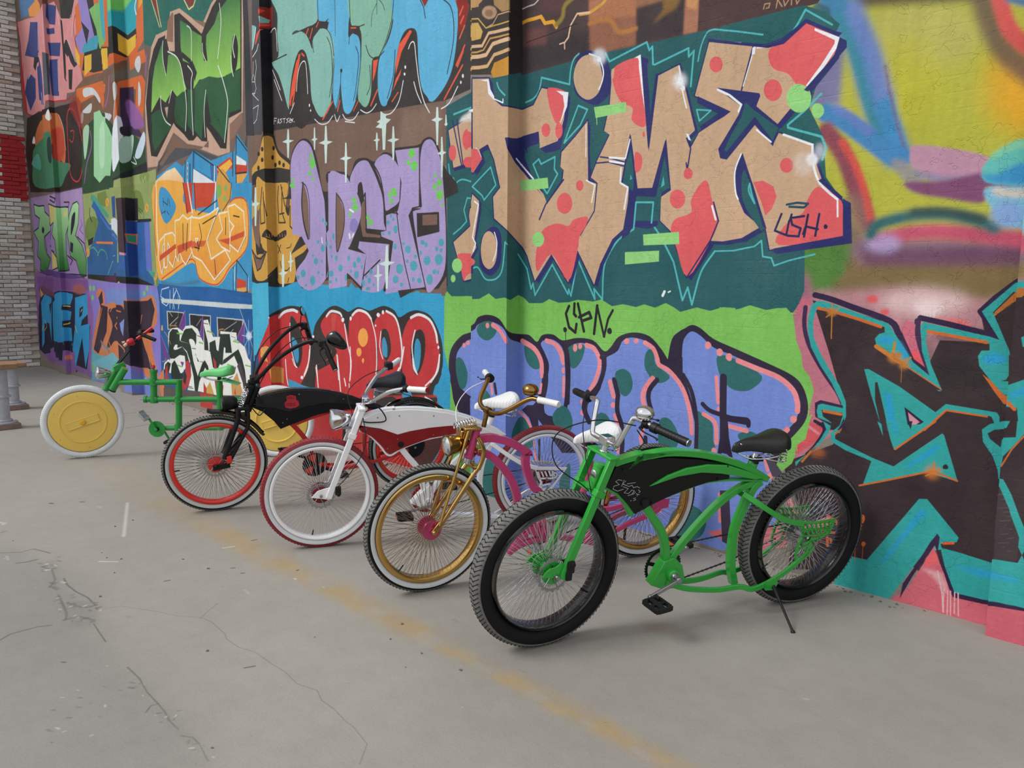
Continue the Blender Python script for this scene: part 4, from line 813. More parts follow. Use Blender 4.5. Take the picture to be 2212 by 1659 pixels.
l;e0573e;;;6;3409,1311 -11,-12
l;e0573e;;;5;3433,1307 -15,-26
l;e0573e;;;5;3471,1321 -14,-14
p;33302f;;;;3636,1272 50,-12 -1,-28 -37,16
l;e0573e;;;4;3642,1264 24,-5
l;33302f;;;3;3683,1259 26,0
l;33302f;;;3;3467,1390 0,-68 26,-16 30,9
l;33302f;;;3;3636,1350 3,-72 -9,-57
l;33302f;;;2;3561,1361 -2,-102
r;33302f;;;3;3629,1247 30,2 26,-26 5,-46 -14,-69 -16,-47
r;33302f;;;3;3714,1201 19,-32 33,-13 34,12
r;33302f;;;3;3848,1299 -12,-58 -30,-52 -28,-29
r;33302f;;;3;3547,1197 -9,-66 -5,-44 24,-41
r;33302f;;;3;3554,1047 24,57 8,52
s;33302f;;;;3593,1154 -2,-4 -4,-1 -4,2 -1,5 2,3 4,1 4,-2
r;33302f;;;3;3664,1208 14,-35 -17,-82 -13,-31
r;33302f;;;3;3732,1143 2,-52 -18,-26
r;33302f;;;3;3851,1161 -10,-66 -28,-55
r;33302f;;;3;3514,1265 21,-38 4,-76 -19,-62
l;33302f;;;2;3770,1318 -1,-45
r;33302f;;;2;3770,1302 -23,-23 -5,-33
r;33302f;;;2;3781,1309 16,-16 8,-17
r;33302f;;;3;4055,1244 27,-23 12,-42 -3,-51 -23,-67
p;8a2a24;;;;3961,1272 39,-9 -20,-19
l;33302f;;;3;3961,1266 14,-21 7,-30
s;33302f;;;;3280,1090 10,54 18,55 31,48 29,11 27,-22 11,-61 11,-76 18,-39 -79,-43 -70,46
s;33302f;;;;3813,1021 28,40 11,60 17,49 31,27 28,1 15,-22 7,-55 14,-77 29,-40 -90,4
l;e45a40;;;7;3288,1100 17,49
l;e45a40;;;7;3302,1098 22,55
l;e45a40;;;6;3305,1156 33,73
l;e45a40;;;6;3316,1140 34,105
l;e45a40;;;6;3368,1245 13,-9
p;e45a40;;;;3280,1101 27,76 24,47 30,26 -17,-50 -25,-61
p;e45a40;;;;3853,1127 16,46 47,27 10,-5 -47,-45 -27,-54
p;e45a40;;;;3838,1055 14,29 26,23 -5,-14
l;e45a40;;;4;3835,1028 27,20
l;e45a40;;;6;3481,1029 55,44
l;e45a40;;;5;3563,1042 14,28
l;e45a40;;;4;3647,1030 24,23
p;e45a40;;;;3749,1153 23,-1 -15,-39 -12,-17
l;e45a40;;;6;3735,1033 32,37
p;8a2a24;;;;4096,1245 39,-9 18,-29 -13,-38 -31,-22 2,56
l;e45a40;;;5;4100,1239 5,-7
l;e45a40;;;5;4116,1193 13,17
l;e45a40;;;5;4120,1173 11,14
l;e45a40;;;5;4116,1138 19,26
l;e45a40;;;5;4105,1075 30,42
l;e45a40;;;5;4057,1000 70,71
p;e45a40;;;;4100,1076 35,44 -4,-19 -22,-33
r;e6e9ee;;;3;3181,1229 28,-42 18,-29
r;e6e9ee;;;3;3190,1197 46,-74
r;e6e9ee;;;3;3330,1137 10,49 19,29 25,4 9,-28 4,-72
r;e6e9ee;;;3;3286,1074 28,29
r;e6e9ee;;;3;3434,1036 33,-19 40,-2 30,17
r;e6e9ee;;;3;3547,1034 12,-22 16,14
r;e6e9ee;;;3;3591,1028 18,-17 37,-5 27,17
r;e6e9ee;;;3;3683,1028 29,-13 28,4 21,14
r;e6e9ee;;;3;3782,1008 20,-10 32,1 33,27 19,49
r;e6e9ee;;;3;3910,1153 10,13 15,-3 7,-40 12,-62 19,-52 24,-34
r;e6e9ee;;;3;3932,1064 12,-29 19,-30
r;e6e9ee;;;3;4045,978 32,10 32,35
r;e6e9ee;;;3;3177,1349 16,8 18,-8 4,-67
r;e6e9ee;;;3;3603,1006 49,-10
s;e6e9ee;;;;3899,1108 -1,-3 -3,-1 -2,2 -1,3 1,3 3,1 2,-2
s;e6e9ee;;;;3896,1090 -1,-2 -3,-1 -3,2 -1,3 1,2 3,1 3,-2
s;e6e9ee;;;;3409,1082 -1,-3 -3,-2 -2,2 -1,4 1,3 3,1 2,-1
s;e6e9ee;;;;3415,1065 -1,-2 -3,-1 -2,1 -1,3 1,2 3,1 2,-1
s;e6e9ee;;;;4132,1044 -1,-3 -2,-1 -3,2 -1,4 1,3 3,1 2,-2
s;e6e9ee;;;;4124,1030 -1,-2 -2,-1 -2,1 -1,3 1,3 2,1 2,-2
l;e6e9ee;;;2;3179,1055 4,19 15,-3
l;e6e9ee;;;2;3182,1065 12,-1
l;e6e9ee;;;2;3205,1054 5,14 5,-14 -9,5
l;e6e9ee;;;2;3234,1065 -13,0 11,-9 -13,-4
l;e6e9ee;;;2;3240,1064 16,-1
l;e6e9ee;;;2;3248,1063 -1,-13
l;e6e9ee;;;2;3278,1061 -15,-2 11,-7 -13,-4
l;e6e9ee;;;2;3281,1053 15,-1 -11,7 -6,-11 12,-3
l;e6e9ee;;;2;3296,1056 7,-10
l;e6e9ee;;;2;3305,1056 -13,-10
l;e6e9ee;;;2;3311,1045 2,-1
s;33302f;;;;3128,1015 48,7 28,-53 74,-43 13,-35 -32,-35 -119,-18 -102,7 -122,35 136,35 43,31 19,36
s;c99b49;;;;3132,1011 33,3 16,-31 29,-34 60,-33 14,-20 -84,15 -58,-3 -75,-6 -44,-24 20,34 44,27 27,43
s;33302f;;;;3040,869 27,29 84,7 125,-8 6,-27 -85,-8 -91,1
s;33302f;;;;3107,958 -3,-5 -7,-2 -6,3 -2,6 3,5 6,2 6,-3
s;33302f;;;;3132,971 -3,-6 -6,-1 -7,3 -2,6 3,5 7,1 6,-3
s;33302f;;;;3130,936 -3,-5 -7,-1 -6,2 -2,6 3,5 6,2 6,-3
s;33302f;;;;3102,912 -3,-5 -7,-2 -6,3 -2,6 3,5 7,2 6,-3
s;33302f;;;;3182,977 -3,-5 -7,-2 -5,3 -1,5 2,6 5,1 6,-3
s;33302f;;;;3172,947 -3,-5 -4,-3 -3,2 -1,6 1,5 4,3 4,-2
s;33302f;;;;3218,925 -3,-5 -6,-2 -6,3 -2,6 2,5 7,1 5,-2
s;33302f;;;;3190,920 -3,-5 -6,-2 -6,3 -2,6 2,5 7,2 6,-3
s;33302f;;;;3244,915 -3,-5 -6,-2 -6,3 -2,5 3,6 6,1 6,-3
p;dfe2e4;;;;3060,851 8,0 -3,-40 -8,1
p;33302f;;;;3022,862 49,-4 48,-4 32,1 33,0 45,-4 45,-3 12,-58 57,-45 40,-55 -3,-60 -78,-98 -102,-24 -42,3 -32,4 -52,4 -156,29 -3,200 2,25 1,24 2,25 101,16
p;6b5248;;;;3039,861 50,-4 -9,-197 -44,41
p;6b5248;;;;3220,852 54,-4 -12,-76 -37,22
s;c99b49;;;;3074,874 67,-13 110,-4 6,-31 -18,-52 22,-25 11,61 13,-24 3,-84 40,47 11,-12 -7,-52 -39,-45 -16,-15 90,28 3,-15 -49,-29 -17,-31 -17,-46 -47,-8 -63,3 -5,53 -38,-37 -51,-12 -41,16 -19,90 7,153 21,-1 6,-153 24,-12 50,6 -38,37
p;c99b49;;;;3086,865 47,-4 26,2 39,-2 46,-3 -25,-161 -51,-11 -28,-15 -48,-12
s;7a5f54;;;;3043,624 38,-12 42,19 -36,-52 -26,-8
p;7a5f54;;;;3031,742 61,36 -9,-134 -32,25
l;33302f;;;5;3032,637 23,-25 34,-5 42,23
l;33302f;;;5;3028,641 33,-74 25,8 37,48
l;33302f;;;5;3113,847 -17,-69 1,-52 28,3 -5,102
l;33302f;;;5;3197,850 -7,-42 3,-79 43,-2 -21,36 5,81
l;33302f;;;5;3119,812 10,-30 8,-30
l;33302f;;;5;3213,853 23,-71
l;33302f;;;5;3199,757 31,2
l;33302f;;;5;3107,690 21,11 24,-19 26,-3 49,18 12,3 -5,-15 -48,-14 -39,3 -29,8
s;33302f;;;;3102,687 26,18 16,-3 21,-19 22,7 40,12 15,-6 -8,-15 -56,-12 -13,-2 -26,15 -29,-2
l;c99b49;;;2;3135,691 1,-9
l;c99b49;;;2;3144,689 2,-7
l;c99b49;;;2;3154,692 1,-9
l;c99b49;;;2;3164,690 1,-7
l;c99b49;;;2;3178,693 2,-10
l;c99b49;;;2;3195,690 3,-8
l;c99b49;;;2;3212,691 3,-10
l;c99b49;;;2;3230,688 2,-7
l;33302f;;;4;3181,653 18,-24
l;33302f;;;4;3201,654 -19,-27
l;33302f;;;5;3134,547 38,33 2,-37
l;33302f;;;5;3270,779 -4,-65 30,-20 24,48 22,-1 -2,-56 -71,-64
l;33302f;;;4;3367,657 7,-19 -53,-29 -34,-77
r;33302f;;;4;3194,599 10,-24 31,-8 24,12
r;33302f;;;4;3241,528 8,15
r;33302f;;;3;3239,642 24,3 8,11
s;33302f;;;;3265,818 12,97 25,46 53,25 55,-19 39,-69 36,-96 142,-10 -121,37 -5,39 91,-8 31,-13 31,41 54,1 40,-14 46,21 49,-12 -5,17 109,-3 25,12 30,2 28,-24 19,-50 9,-90 -794,55
p;33302f;;;;3272,825 791,-54 6,-249 -70,-13 -36,2 -177,-8 -112,2 -55,35 -124,-4 -34,-4 -72,-30 -58,7 -29,27 -11,73 75,22 17,52
s;a696c6;;;;3279,802 2,113 33,49 48,16 48,-27 31,-72 37,-93 24,-74 -9,-145 -18,-26 -43,-30 -58,-11 -50,14 -25,24 5,31 76,56 -26,57 -29,-7 -43,48
p;a696c6;;;;3308,935 46,39 56,-21 49,-128 31,-146 -1,-132 -43,-30 -72,-15 -50,14 -24,31 80,83 -41,47 -59,10 0,137
s;7a5f54;;;;3355,848 26,-53 4,-75 -6,-56 -30,58 -4,75
r;33302f;;;4;3348,849 28,-17 15,-57 -5,-107
r;33302f;;;7;3355,848 -11,-66 12,-68 23,-46
p;33302f;;;;3479,803 21,-53 1,-57 -17,-14 -6,-143 15,33
p;a696c6;;;;3505,864 86,-11 43,-28 29,-43 17,-42 -7,-34 -64,-74 95,-20 -17,-58 -13,-39 -67,39 -10,4 -1,-40 -102,-11 5,171
s;a696c6;;;;3508,860 71,-6 55,-32 35,-47 11,-52 -32,-50 -39,-38 -64,6 -36,73
s;7a5f54;;;;3551,797 37,-52 -2,-56 -38,-66 -8,54 6,71
r;33302f;;;4;3548,801 34,-34 8,-43 -14,-52 -31,-49 -3,89 6,89
r;33302f;;;5;3616,837 42,-41 23,-43 -11,-47 -54,-71
l;33302f;;;5;3609,632 95,-18 -33,-106
s;a696c6;;;;3622,833 38,44 48,5 28,-26 28,-42 22,-47 4,-67 5,-23 -92,7 -5,55 -5,41 -10,41 -19,-5 -6,-24
p;7a5f54;;;;3681,760 18,13 3,-96 70,-2 0,-17 -88,6 -11,42
l;33302f;;;6;3681,767 19,22 3,-105
p;33302f;;;;3697,688 101,-10 -3,-6 -23,-1 0,-6 -70,9
p;33302f;;;;3660,655 12,10 158,-16 0,-10 -22,-136 -17,0 25,133 -144,15 -13,-20
p;a696c6;;;;3666,651 148,-13 -7,-71 -27,-64 -53,-4 -53,6 13,42 14,65 -42,19
l;33302f;;;5;3690,550 78,44
s;a696c6;;;;3748,868 40,22 39,-10 37,-36 7,-51 -9,-38 -38,-17 -28,-2 -4,47 -22,44
r;33302f;;;5;3742,869 34,-43 15,-60 10,-89
r;33302f;;;5;3843,878 26,-38 -1,-60 -11,-38 -61,-16
p;a696c6;;;;3846,897 106,-3 -2,-158 11,-6 -41,2 -16,-18 45,-126 25,-70 -183,-22 24,71 18,79 -55,15 -3,13 26,3 0,43 55,9 12,32 6,44
l;33302f;;;4;3796,730 55,-7 10,-59 25,-85 26,-71
l;33302f;;;4;3856,720 -10,10
p;33302f;;;;3843,900 109,-3 0,-6 -106,4
s;a696c6;;;;3957,863 15,38 30,5 23,-23 19,-44 12,-91 6,-91 -5,-92 -39,-47 -39,-10 -30,90 -24,112 5,15 31,8 -7,53
l;33302f;;;4;3955,894 -1,-89 7,-69 -41,-4 2,-25 27,-109 30,-90
p;33302f;;;;3940,718 94,-2 2,-52 -94,-11
p;7a5f54;;;;3965,712 62,-2 0,-27 -62,1
p;7a5f54;;;;4021,503 43,44 0,-44
s;6fc65c;;;;3305,843 -5,-5 -12,-2 -11,4 -5,6 5,5 12,2 12,-4
s;6fc65c;;;;3654,772 -4,-5 -8,-2 -9,3 -4,6 4,5 9,2 9,-3
s;6fc65c;;;;3663,751 -5,-7 -11,-2 -11,3 -5,8 5,7 12,2 11,-3
s;6fc65c;;;;3629,732 -2,-5 -5,-2 -5,3 -3,5 3,6 5,1 5,-2
s;6fc65c;;;;3720,719 -3,-6 -6,-2 -6,3 -2,6 3,5 5,3 6,-3
s;6fc65c;;;;3736,703 -3,-6 -8,-2 -7,3 -3,6 3,6 8,2 7,-3
s;6fc65c;;;;3718,699 -2,-3 -4,-1 -4,1 -2,3 2,3 4,1 4,-1
s;6fc65c;;;;3852,780 -4,-8 -8,-2 -9,3 -3,8 4,8 8,2 9,-3
s;6fc65c;;;;3827,775 -3,-5 -5,-2 -5,2 -3,6 3,6 5,1 6,-2
s;6fc65c;;;;3836,758 -3,-5 -6,-1 -6,2 -3,5 3,5 6,2 6,-3
s;6fc65c;;;;4025,783 -2,-5 -5,-2 -6,3 -2,5 2,5 6,2 5,-3
s;6fc65c;;;;4050,759 -4,-10 -9,-3 -10,5 -4,10 4,9 10,3 9,-4
s;6fc65c;;;;4052,733 -2,-4 -3,-1 -3,2 -2,4 2,3 3,2 3,-2
s;6fc65c;;;;4041,785 -2,-3 -5,-1 -4,2 -2,3 2,3 4,1 5,-1
s;6fc65c;;;;3417,928 -3,-4 -6,-2 -5,3 -3,5 3,5 6,2 6,-3
s;6fc65c;;;;3432,902 -6,-12 -12,-4 -12,6 -5,13 6,12 12,4 12,-7
s;6fc65c;;;;3395,918 -2,-3 -3,-1 -3,2 -1,3 2,3 3,1 3,-2
s;6fc65c;;;;3407,873 -3,-5 -7,-2 -7,3 -3,6 3,5 7,2 7,-3
s;6fc65c;;;;3424,855 -2,-4 -5,-2 -5,3 -2,4 2,4 5,1 5,-2
s;6fc65c;;;;3301,862 -3,-4 -5,-1 -5,2 -2,5 2,4 6,1 5,-2
s;6fc65c;;;;3290,848 -2,-4 -6,-2 -5,2 -2,5 3,5 5,2 5,-3
s;6fc65c;;;;3303,841 -2,-3 -5,0 -5,1 -2,4 2,3 5,1 5,-2
s;6fc65c;;;;3935,878 -4,-9 -11,-2 -10,4 -4,10 5,8 10,3 10,-5
s;6fc65c;;;;3914,855 -2,-5 -6,-2 -6,3 -2,6 2,5 6,1 6,-3
s;6fc65c;;;;3945,844 -5,-9 -10,-3 -10,5 -4,10 4,9 11,3 10,-5
s;6fc65c;;;;4025,811 -1,-4 -4,-1 -3,1 -2,4 2,4 3,1 4,-1
s;6fc65c;;;;4046,791 -2,-7 -7,-2 -7,3 -3,7 3,7 7,2 7,-3
s;6fc65c;;;;4024,780 -2,-5 -6,-1 -5,2 -3,6 3,5 5,1 6,-2
s;6fc65c;;;;4051,765 -4,-5 -9,-1 -9,3 -3,5 3,4 9,1 9,-2
s;6fc65c;;;;3851,784 -3,-5 -10,-1 -9,3 -4,5 4,6 10,1 9,-3
s;4f9fb4;;;;3475,723 -2,-5 -5,-1 -4,2 -2,5 2,4 5,2 5,-2
s;4f9fb4;;;;3493,711 -2,-4 -6,-2 -6,2 -2,5 3,4 5,2 6,-2
s;4f9fb4;;;;3477,635 -4,-7 -9,-3 -8,3 -3,8 3,8 9,3 9,-4
s;4f9fb4;;;;3495,649 -2,-7 -4,-3 -4,4 -1,7 2,7 4,3 3,-3
s;4f9fb4;;;;3445,657 -2,-5 -5,-2 -5,2 -2,5 2,5 5,1 5,-2
s;4f9fb4;;;;3516,638 -3,-5 -4,-1 -5,2 -2,4 2,5 5,2 5,-2
s;4f9fb4;;;;3520,609 -2,-4 -4,-1 -3,2 -2,3 2,4 4,1 3,-1
s;4f9fb4;;;;3434,596 -4,-8 -9,-3 -9,3 -3,8 4,8 9,3 9,-3
s;4f9fb4;;;;3462,595 -2,-3 -4,-2 -4,2 -1,3 2,4 4,2 3,-2
s;4f9fb4;;;;3410,615 -1,-3 -4,-2 -4,2 -2,3 2,3 4,1 4,-1
s;4f9fb4;;;;3358,557 -5,-9 -12,-4 -11,4 -4,9 5,9 12,4 11,-4
s;4f9fb4;;;;3319,543 -3,-4 -8,-2 -7,2 -3,4 3,5 8,2 7,-2
s;4f9fb4;;;;3415,534 -5,-11 -11,-5 -11,5 -4,11 5,11 11,5 11,-5
s;4f9fb4;;;;3441,560 -2,-4 -4,-2 -4,2 -1,4 2,5 4,1 4,-2
s;4f9fb4;;;;3363,519 -2,-4 -4,-1 -4,1 -2,4 2,3 4,1 4,-1
s;4f9fb4;;;;3464,554 -1,-3 -3,-1 -3,1 -1,3 1,2 3,2 3,-2
s;4f9fb4;;;;3549,603 -3,-6 -6,-3 -5,3 -2,6 2,6 6,3 6,-3
s;4f9fb4;;;;3575,572 -4,-7 -9,-4 -9,4 -4,7 5,8 9,3 9,-3
s;4f9fb4;;;;3524,556 -5,-7 -10,-3 -11,3 -4,7 5,8 11,2 10,-3
s;4f9fb4;;;;3545,536 -2,-4 -5,-2 -5,2 -1,4 2,5 5,2 4,-2
s;4f9fb4;;;;3511,531 -2,-5 -6,-1 -5,1 -3,5 3,4 6,1 5,-1
s;4f9fb4;;;;3616,602 -3,-6 -5,-3 -5,3 -2,6 2,6 6,2 5,-2
s;4f9fb4;;;;3672,596 -3,-7 -8,-2 -8,3 -3,6 3,6 8,3 8,-3
s;4f9fb4;;;;3649,582 -3,-7 -7,-3 -7,3 -3,7 3,7 7,3 7,-3
s;4f9fb4;;;;3660,552 -4,-8 -8,-4 -9,4 -3,8 3,9 9,3 9,-3
s;4f9fb4;;;;3625,563 -2,-4 -4,-1 -3,1 -1,4 1,3 4,2 3,-2
s;4f9fb4;;;;3597,543 -2,-7 -5,-3 -4,3 -2,7 2,8 5,2 4,-2
s;4f9fb4;;;;3682,575 -2,-4 -3,-2 -4,2 -1,4 1,4 4,1 3,-1
s;4f9fb4;;;;3731,561 -2,-6 -6,-3 -6,3 -2,6 2,5 6,3 6,-3
s;4f9fb4;;;;3722,535 -3,-7 -6,-2 -5,2 -3,7 3,6 6,3 6,-3
s;4f9fb4;;;;3742,523 -2,-4 -3,-1 -4,1 -1,4 2,3 3,2 3,-2
s;4f9fb4;;;;3719,511 -4,-4 -8,-2 -9,2 -3,3 4,4 8,2 9,-1
s;4f9fb4;;;;3691,526 -3,-9 -5,-4 -5,4 -2,9 2,9 6,4 5,-4
s;4f9fb4;;;;3705,547 -2,-4 -4,-2 -4,2 -2,4 2,4 4,1 4,-1
s;4f9fb4;;;;3817,699 -2,-5 -6,-1 -5,2 -2,5 2,4 5,2 6,-2
s;4f9fb4;;;;3829,716 -2,-3 -4,-2 -3,2 -2,4 2,4 4,1 3,-2
s;4f9fb4;;;;3840,708 -2,-4 -4,-1 -4,1 -1,4 2,4 3,1 4,-2
s;4f9fb4;;;;3854,678 -3,-8 -7,-3 -6,4 -3,8 3,7 7,3 7,-3
s;4f9fb4;;;;3821,670 -2,-4 -5,-2 -4,2 -2,4 2,5 4,1 5,-2
s;4f9fb4;;;;3790,668 -2,-3 -3,-2 -3,2 -1,3 1,3 3,2 3,-2
s;4f9fb4;;;;3849,631 -3,-7 -5,-2 -5,2 -3,7 3,6 5,3 6,-3
s;4f9fb4;;;;3913,621 -4,-8 -9,-3 -9,4 -4,7 4,8 9,3 9,-3
s;4f9fb4;;;;3888,638 -2,-4 -4,-1 -5,2 -2,3 2,3 5,1 4,-1
s;4f9fb4;;;;3942,575 -5,-9 -12,-5 -11,5 -5,10 5,10 12,4 11,-5
s;4f9fb4;;;;3878,568 -5,-10 -11,-4 -12,4 -5,10 5,10 12,4 11,-4
s;4f9fb4;;;;3855,538 -4,-7 -9,-4 -9,3 -4,8 4,8 9,4 10,-4
s;4f9fb4;;;;3877,524 -3,-4 -5,-2 -5,1 -2,5 2,4 5,2 6,-2
s;4f9fb4;;;;3929,539 -2,-5 -5,-2 -4,2 -2,5 2,4 5,2 4,-2
s;4f9fb4;;;;3960,535 -3,-5 -8,-2 -7,2 -3,5 3,6 7,2 8,-2
s;4f9fb4;;;;3902,589 -1,-4 -4,-1 -4,1 -1,4 1,4 4,1 4,-1
s;4f9fb4;;;;3940,601 -2,-4 -4,-2 -5,2 -2,4 2,4 5,2 4,-2
s;4f9fb4;;;;3974,638 -3,-5 -6,-1 -7,2 -2,5 2,5 7,1 6,-2
s;4f9fb4;;;;3986,632 -2,-5 -4,-2 -5,2 -1,5 1,4 5,2 4,-2
s;4f9fb4;;;;3962,610 -2,-4 -3,-2 -4,2 -1,4 1,5 4,2 3,-2
s;4f9fb4;;;;3998,589 -4,-9 -10,-3 -10,3 -4,9 4,9 10,4 10,-4
s;4f9fb4;;;;4049,591 -5,-10 -12,-4 -11,4 -5,11 5,10 12,4 11,-4
s;4f9fb4;;;;4055,636 -4,-8 -8,-2 -8,3 -3,7 3,8 8,2 8,-3
s;4f9fb4;;;;4031,619 -2,-4 -5,-2 -5,2 -2,5 2,4 5,2 5,-2
s;4f9fb4;;;;4048,615 -2,-4 -4,-1 -4,1 -2,4 2,4 4,2 4,-2
s;4f9fb4;;;;4022,559 -3,-5 -5,-2 -6,2 -2,5 2,5 6,2 5,-2
s;4f9fb4;;;;4034,558 -1,-3 -4,-2 -3,2 -2,3 2,4 3,1 4,-1
s;4f9fb4;;;;4008,539 -4,-10 -10,-4 -10,4 -4,10 4,9 10,4 10,-4
s;4f9fb4;;;;3533,670 -2,-8 -5,-3 -4,4 -2,7 2,8 5,3 5,-3
l;e4e6ec;;;5;3459,669 3,-15
l;e4e6ec;;;6;3619,747 19,-8
l;dcd9dc;;;9;3614,674 3,-11
l;dcd9dc;;;7;3629,666 7,7
s;8a7cba;;;;3625,715 24,3 12,-22 -19,-16 -25,8
p;c9dfd9;;;;3267,1027 8,-1 2,-34 29,-5 -29,-4 -7,-48 -8,1 -2,50
p;c9dfd9;;;;3231,991 38,5 -1,-15
p;c9dfd9;;;;3429,1011 6,0 1,-33 13,-3 -13,-4 -4,-28 -6,1 -1,29
p;c9dfd9;;;;3411,976 19,4 0,-10
p;c9dfd9;;;;3493,1008 8,-1 3,-45 30,-6 -31,-5 -6,-56 -9,1 -2,59
p;c9dfd9;;;;3455,961 40,5 0,-16
p;c9dfd9;;;;3601,945 7,-1 2,-41 25,-5 -25,-4 -6,-66 -7,0 -1,69
p;c9dfd9;;;;3570,901 33,5 0,-14
p;c9dfd9;;;;3759,954 5,-1 2,-17 11,-3 -11,-4 -3,-25 -5,1 -2,27
p;c9dfd9;;;;3745,934 16,4 0,-10
p;c9dfd9;;;;3791,998 11,-2 5,-9 22,-6 -22,-9 -7,-70 -11,1 -4,75
p;c9dfd9;;;;3762,983 34,9 -1,-22
p;c9dfd9;;;;3836,961 6,0 3,-33 21,-5 -21,-4 -4,-49 -7,1 -2,51
p;c9dfd9;;;;3810,926 28,4 0,-13
p;c9dfd9;;;;4025,985 7,-1 2,-27 18,-5 -18,-4 -3,-60 -6,1 -3,62
p;c9dfd9;;;;4004,955 24,5 0,-14
p;c9dfd9;;;;4044,907 5,0 3,-37 13,-4 -13,-4 -3,-58 -5,0 -2,60
p;c9dfd9;;;;4028,867 19,5 0,-12
p;c9dfd9;;;;4062,961 3,-1 2,-21 3,-2 -3,-4 -2,0 -4,0 -1,2
p;c9dfd9;;;;4056,937 7,4 0,-8
p;c9dfd9;;;;3780,1007 33,-11 -12,-5 -11,-30 -34,8 23,9
p;c9dfd9;;;;3063,851 10,-1 1,-50 25,-4 -25,-8 -10,-68 -10,1 0,71
p;c9dfd9;;;;3029,795 36,8 -2,-17
p;c9dfd9;;;;3210,623 9,-1 2,-58 23,-2 -24,-9 -7,-47 -10,0 -2,49
p;c9dfd9;;;;3178,557 34,9 -1,-16
p;c9dfd9;;;;3262,629 7,0 2,-27 13,-2 -14,-7 -5,-30 -7,0 -1,32
p;c9dfd9;;;;3244,596 20,7 -1,-12
p;c9dfd9;;;;3798,635 9,0 4,-45 29,-3 -30,-9 -6,-66 -9,-1 -3,69
p;c9dfd9;;;;3762,583 40,10 -1,-18
p;c9dfd9;;;;3756,581 6,0 2,-27 16,-2 -16,-7 -4,-41 -6,0 -2,43
p;c9dfd9;;;;3736,548 22,7 0,-12
p;2f9ac6;;;;3041,523 33,-8 58,-2 32,-2 52,1 86,12 29,-15 43,-11 58,8 55,15 13,-14 105,4 14,18 54,-38 25,7 29,-4 30,5 23,14 11,-20 67,4 5,-11 80,22 10,-6 90,-1 4,-54 -49,-34 -55,-2 -56,-3 -59,-2 -61,-3 -63,-3 -66,-2 -69,-3 -71,-3 -75,-4 -77,-3 -81,-3 -85,-4 -59,0 -91,-4
p;33302f;;;;3853,507 95,8 -85,-29
s;33302f;;;;3029,181 18,131 43,64 44,39 62,24 71,10 75,-10 27,-45 20,-46 8,20 16,28 57,43 55,17 53,-10 25,-7 51,16 54,-9 24,4 53,12 50,-12 22,-19 49,18 41,4 51,-14 39,-49 12,-50 -7,-52 -20,-34 -304,-137 -622,-30
s;33302f;;;;3341,200 39,52 516,55 135,-3 12,48 4,-47 -41,-78 24,-40 -247,-47 -203,18 -229,-13 -125,20
p;b83434;2;;;3326,143 704,82 -8,-109 -104,-127 -552,-33
p;33302f;;;;3633,164 397,55 -25,-40 -176,-50 -145,-1
p;33302f;;;;3341,-48 33,183 25,3 4,-176
s;c0363a;;;;3047,183 7,109 43,73 41,42 57,16 72,14 60,-10 35,-41 11,-77 -11,-60 -47,-56 -80,-56 -137,-8
s;33302f;;;;3254,413 41,-22 28,-46 -4,-72 -32,-34 -29,42 -8,60
s;3f93bd;;;;3258,341 33,-14 10,-43 -13,-29 -22,31
s;c0363a;;;;3441,389 29,31 54,13 46,-20 30,-53 11,-73 -10,-111 -186,-40 -10,97 1,24 58,19 35,33 9,34 -41,10
s;c0363a;;;;3602,396 13,29 38,16 49,-9 35,-41 10,-76 -8,-89 -20,-55 -112,-13 -3,129
s;c0363a;;;;3734,402 21,28 35,15 39,-12 33,-42 9,-67 -11,-52 -23,-29 -86,-15 2,105
s;c0363a;;;;3872,381 33,48 42,11 51,-20 29,-37 7,-57 -17,-47 -46,-47 -47,-8 -48,33 -10,67
s;33302f;;;;3772,386 23,8 16,-23 5,-41 -23,-29 -17,27
s;3f93bd;;;;3774,359 12,11 13,-27 -3,-31 -20,9
s;33302f;;;;3909,343 17,44 26,14 20,-18 0,-46 -16,-43 -21,-22 -18,19
s;3f93bd;;;;3928,361 13,14 13,-19 -3,-43 -13,-31 -13,29
p;c44a44;;;;3504,429 30,1 -12,-56 -13,-1
r;dfe0e4;;;10;3174,406 37,20 55,9 31,-5
r;dfe0e4;;;8;3477,421 28,17 46,-4 13,-10
r;dfe0e4;;;8;3622,429 31,16 43,-6 24,-17
r;dfe0e4;;;7;3796,447 39,-14 21,-33 13,-66 -9,-48
r;dfe0e4;;;8;3911,432 36,10 46,-13 25,-31 7,-28
r;dfe0e4;;;6;3579,399 14,-58 18,-54 -8,-59
r;dfe0e4;;;5;3720,422 22,-55 4,-69 -7,-50
r;dfe0e4;;;5;3929,397 -14,-47 10,-52 10,-19
r;dfe0e4;;;4;3769,386 -7,-45 14,-34
r;dfe0e4;;;6;3361,378 12,-54 -10,-55 -32,-50
r;dfe0e4;;;5;3248,389 -3,-69 34,-78
r;dfe0e4;;;6;3533,300 7,-77
r;dfe0e4;;;6;4034,335 -7,-42 -30,-35
r;dfe0e4;;;5;3837,263 17,22
r;dfe0e4;;;6;3116,394 17,13
r;dfe0e4;;;5;3406,249 9,-38
s;e8e8ea;;;;3111,372 -2,-4 -6,-2 -5,2 -2,3 2,4 6,2 5,-1
s;e8e8ea;;;;3097,356 -3,-4 -5,-2 -5,2 -2,4 2,4 6,2 5,-2
s;e8e8ea;;;;3578,413 -3,-5 -5,-2 -6,2 -2,5 3,5 5,2 6,-2
s;e8e8ea;;;;3619,419 -2,-4 -4,-3 -4,2 -2,5 2,4 4,2 5,-1
s;e8e8ea;;;;3765,435 -3,-5 -6,-2 -5,2 -3,4 3,5 6,2 5,-2
s;e8e8ea;;;;3785,443 -1,-4 -4,-2 -4,2 -2,4 2,4 4,2 4,-1
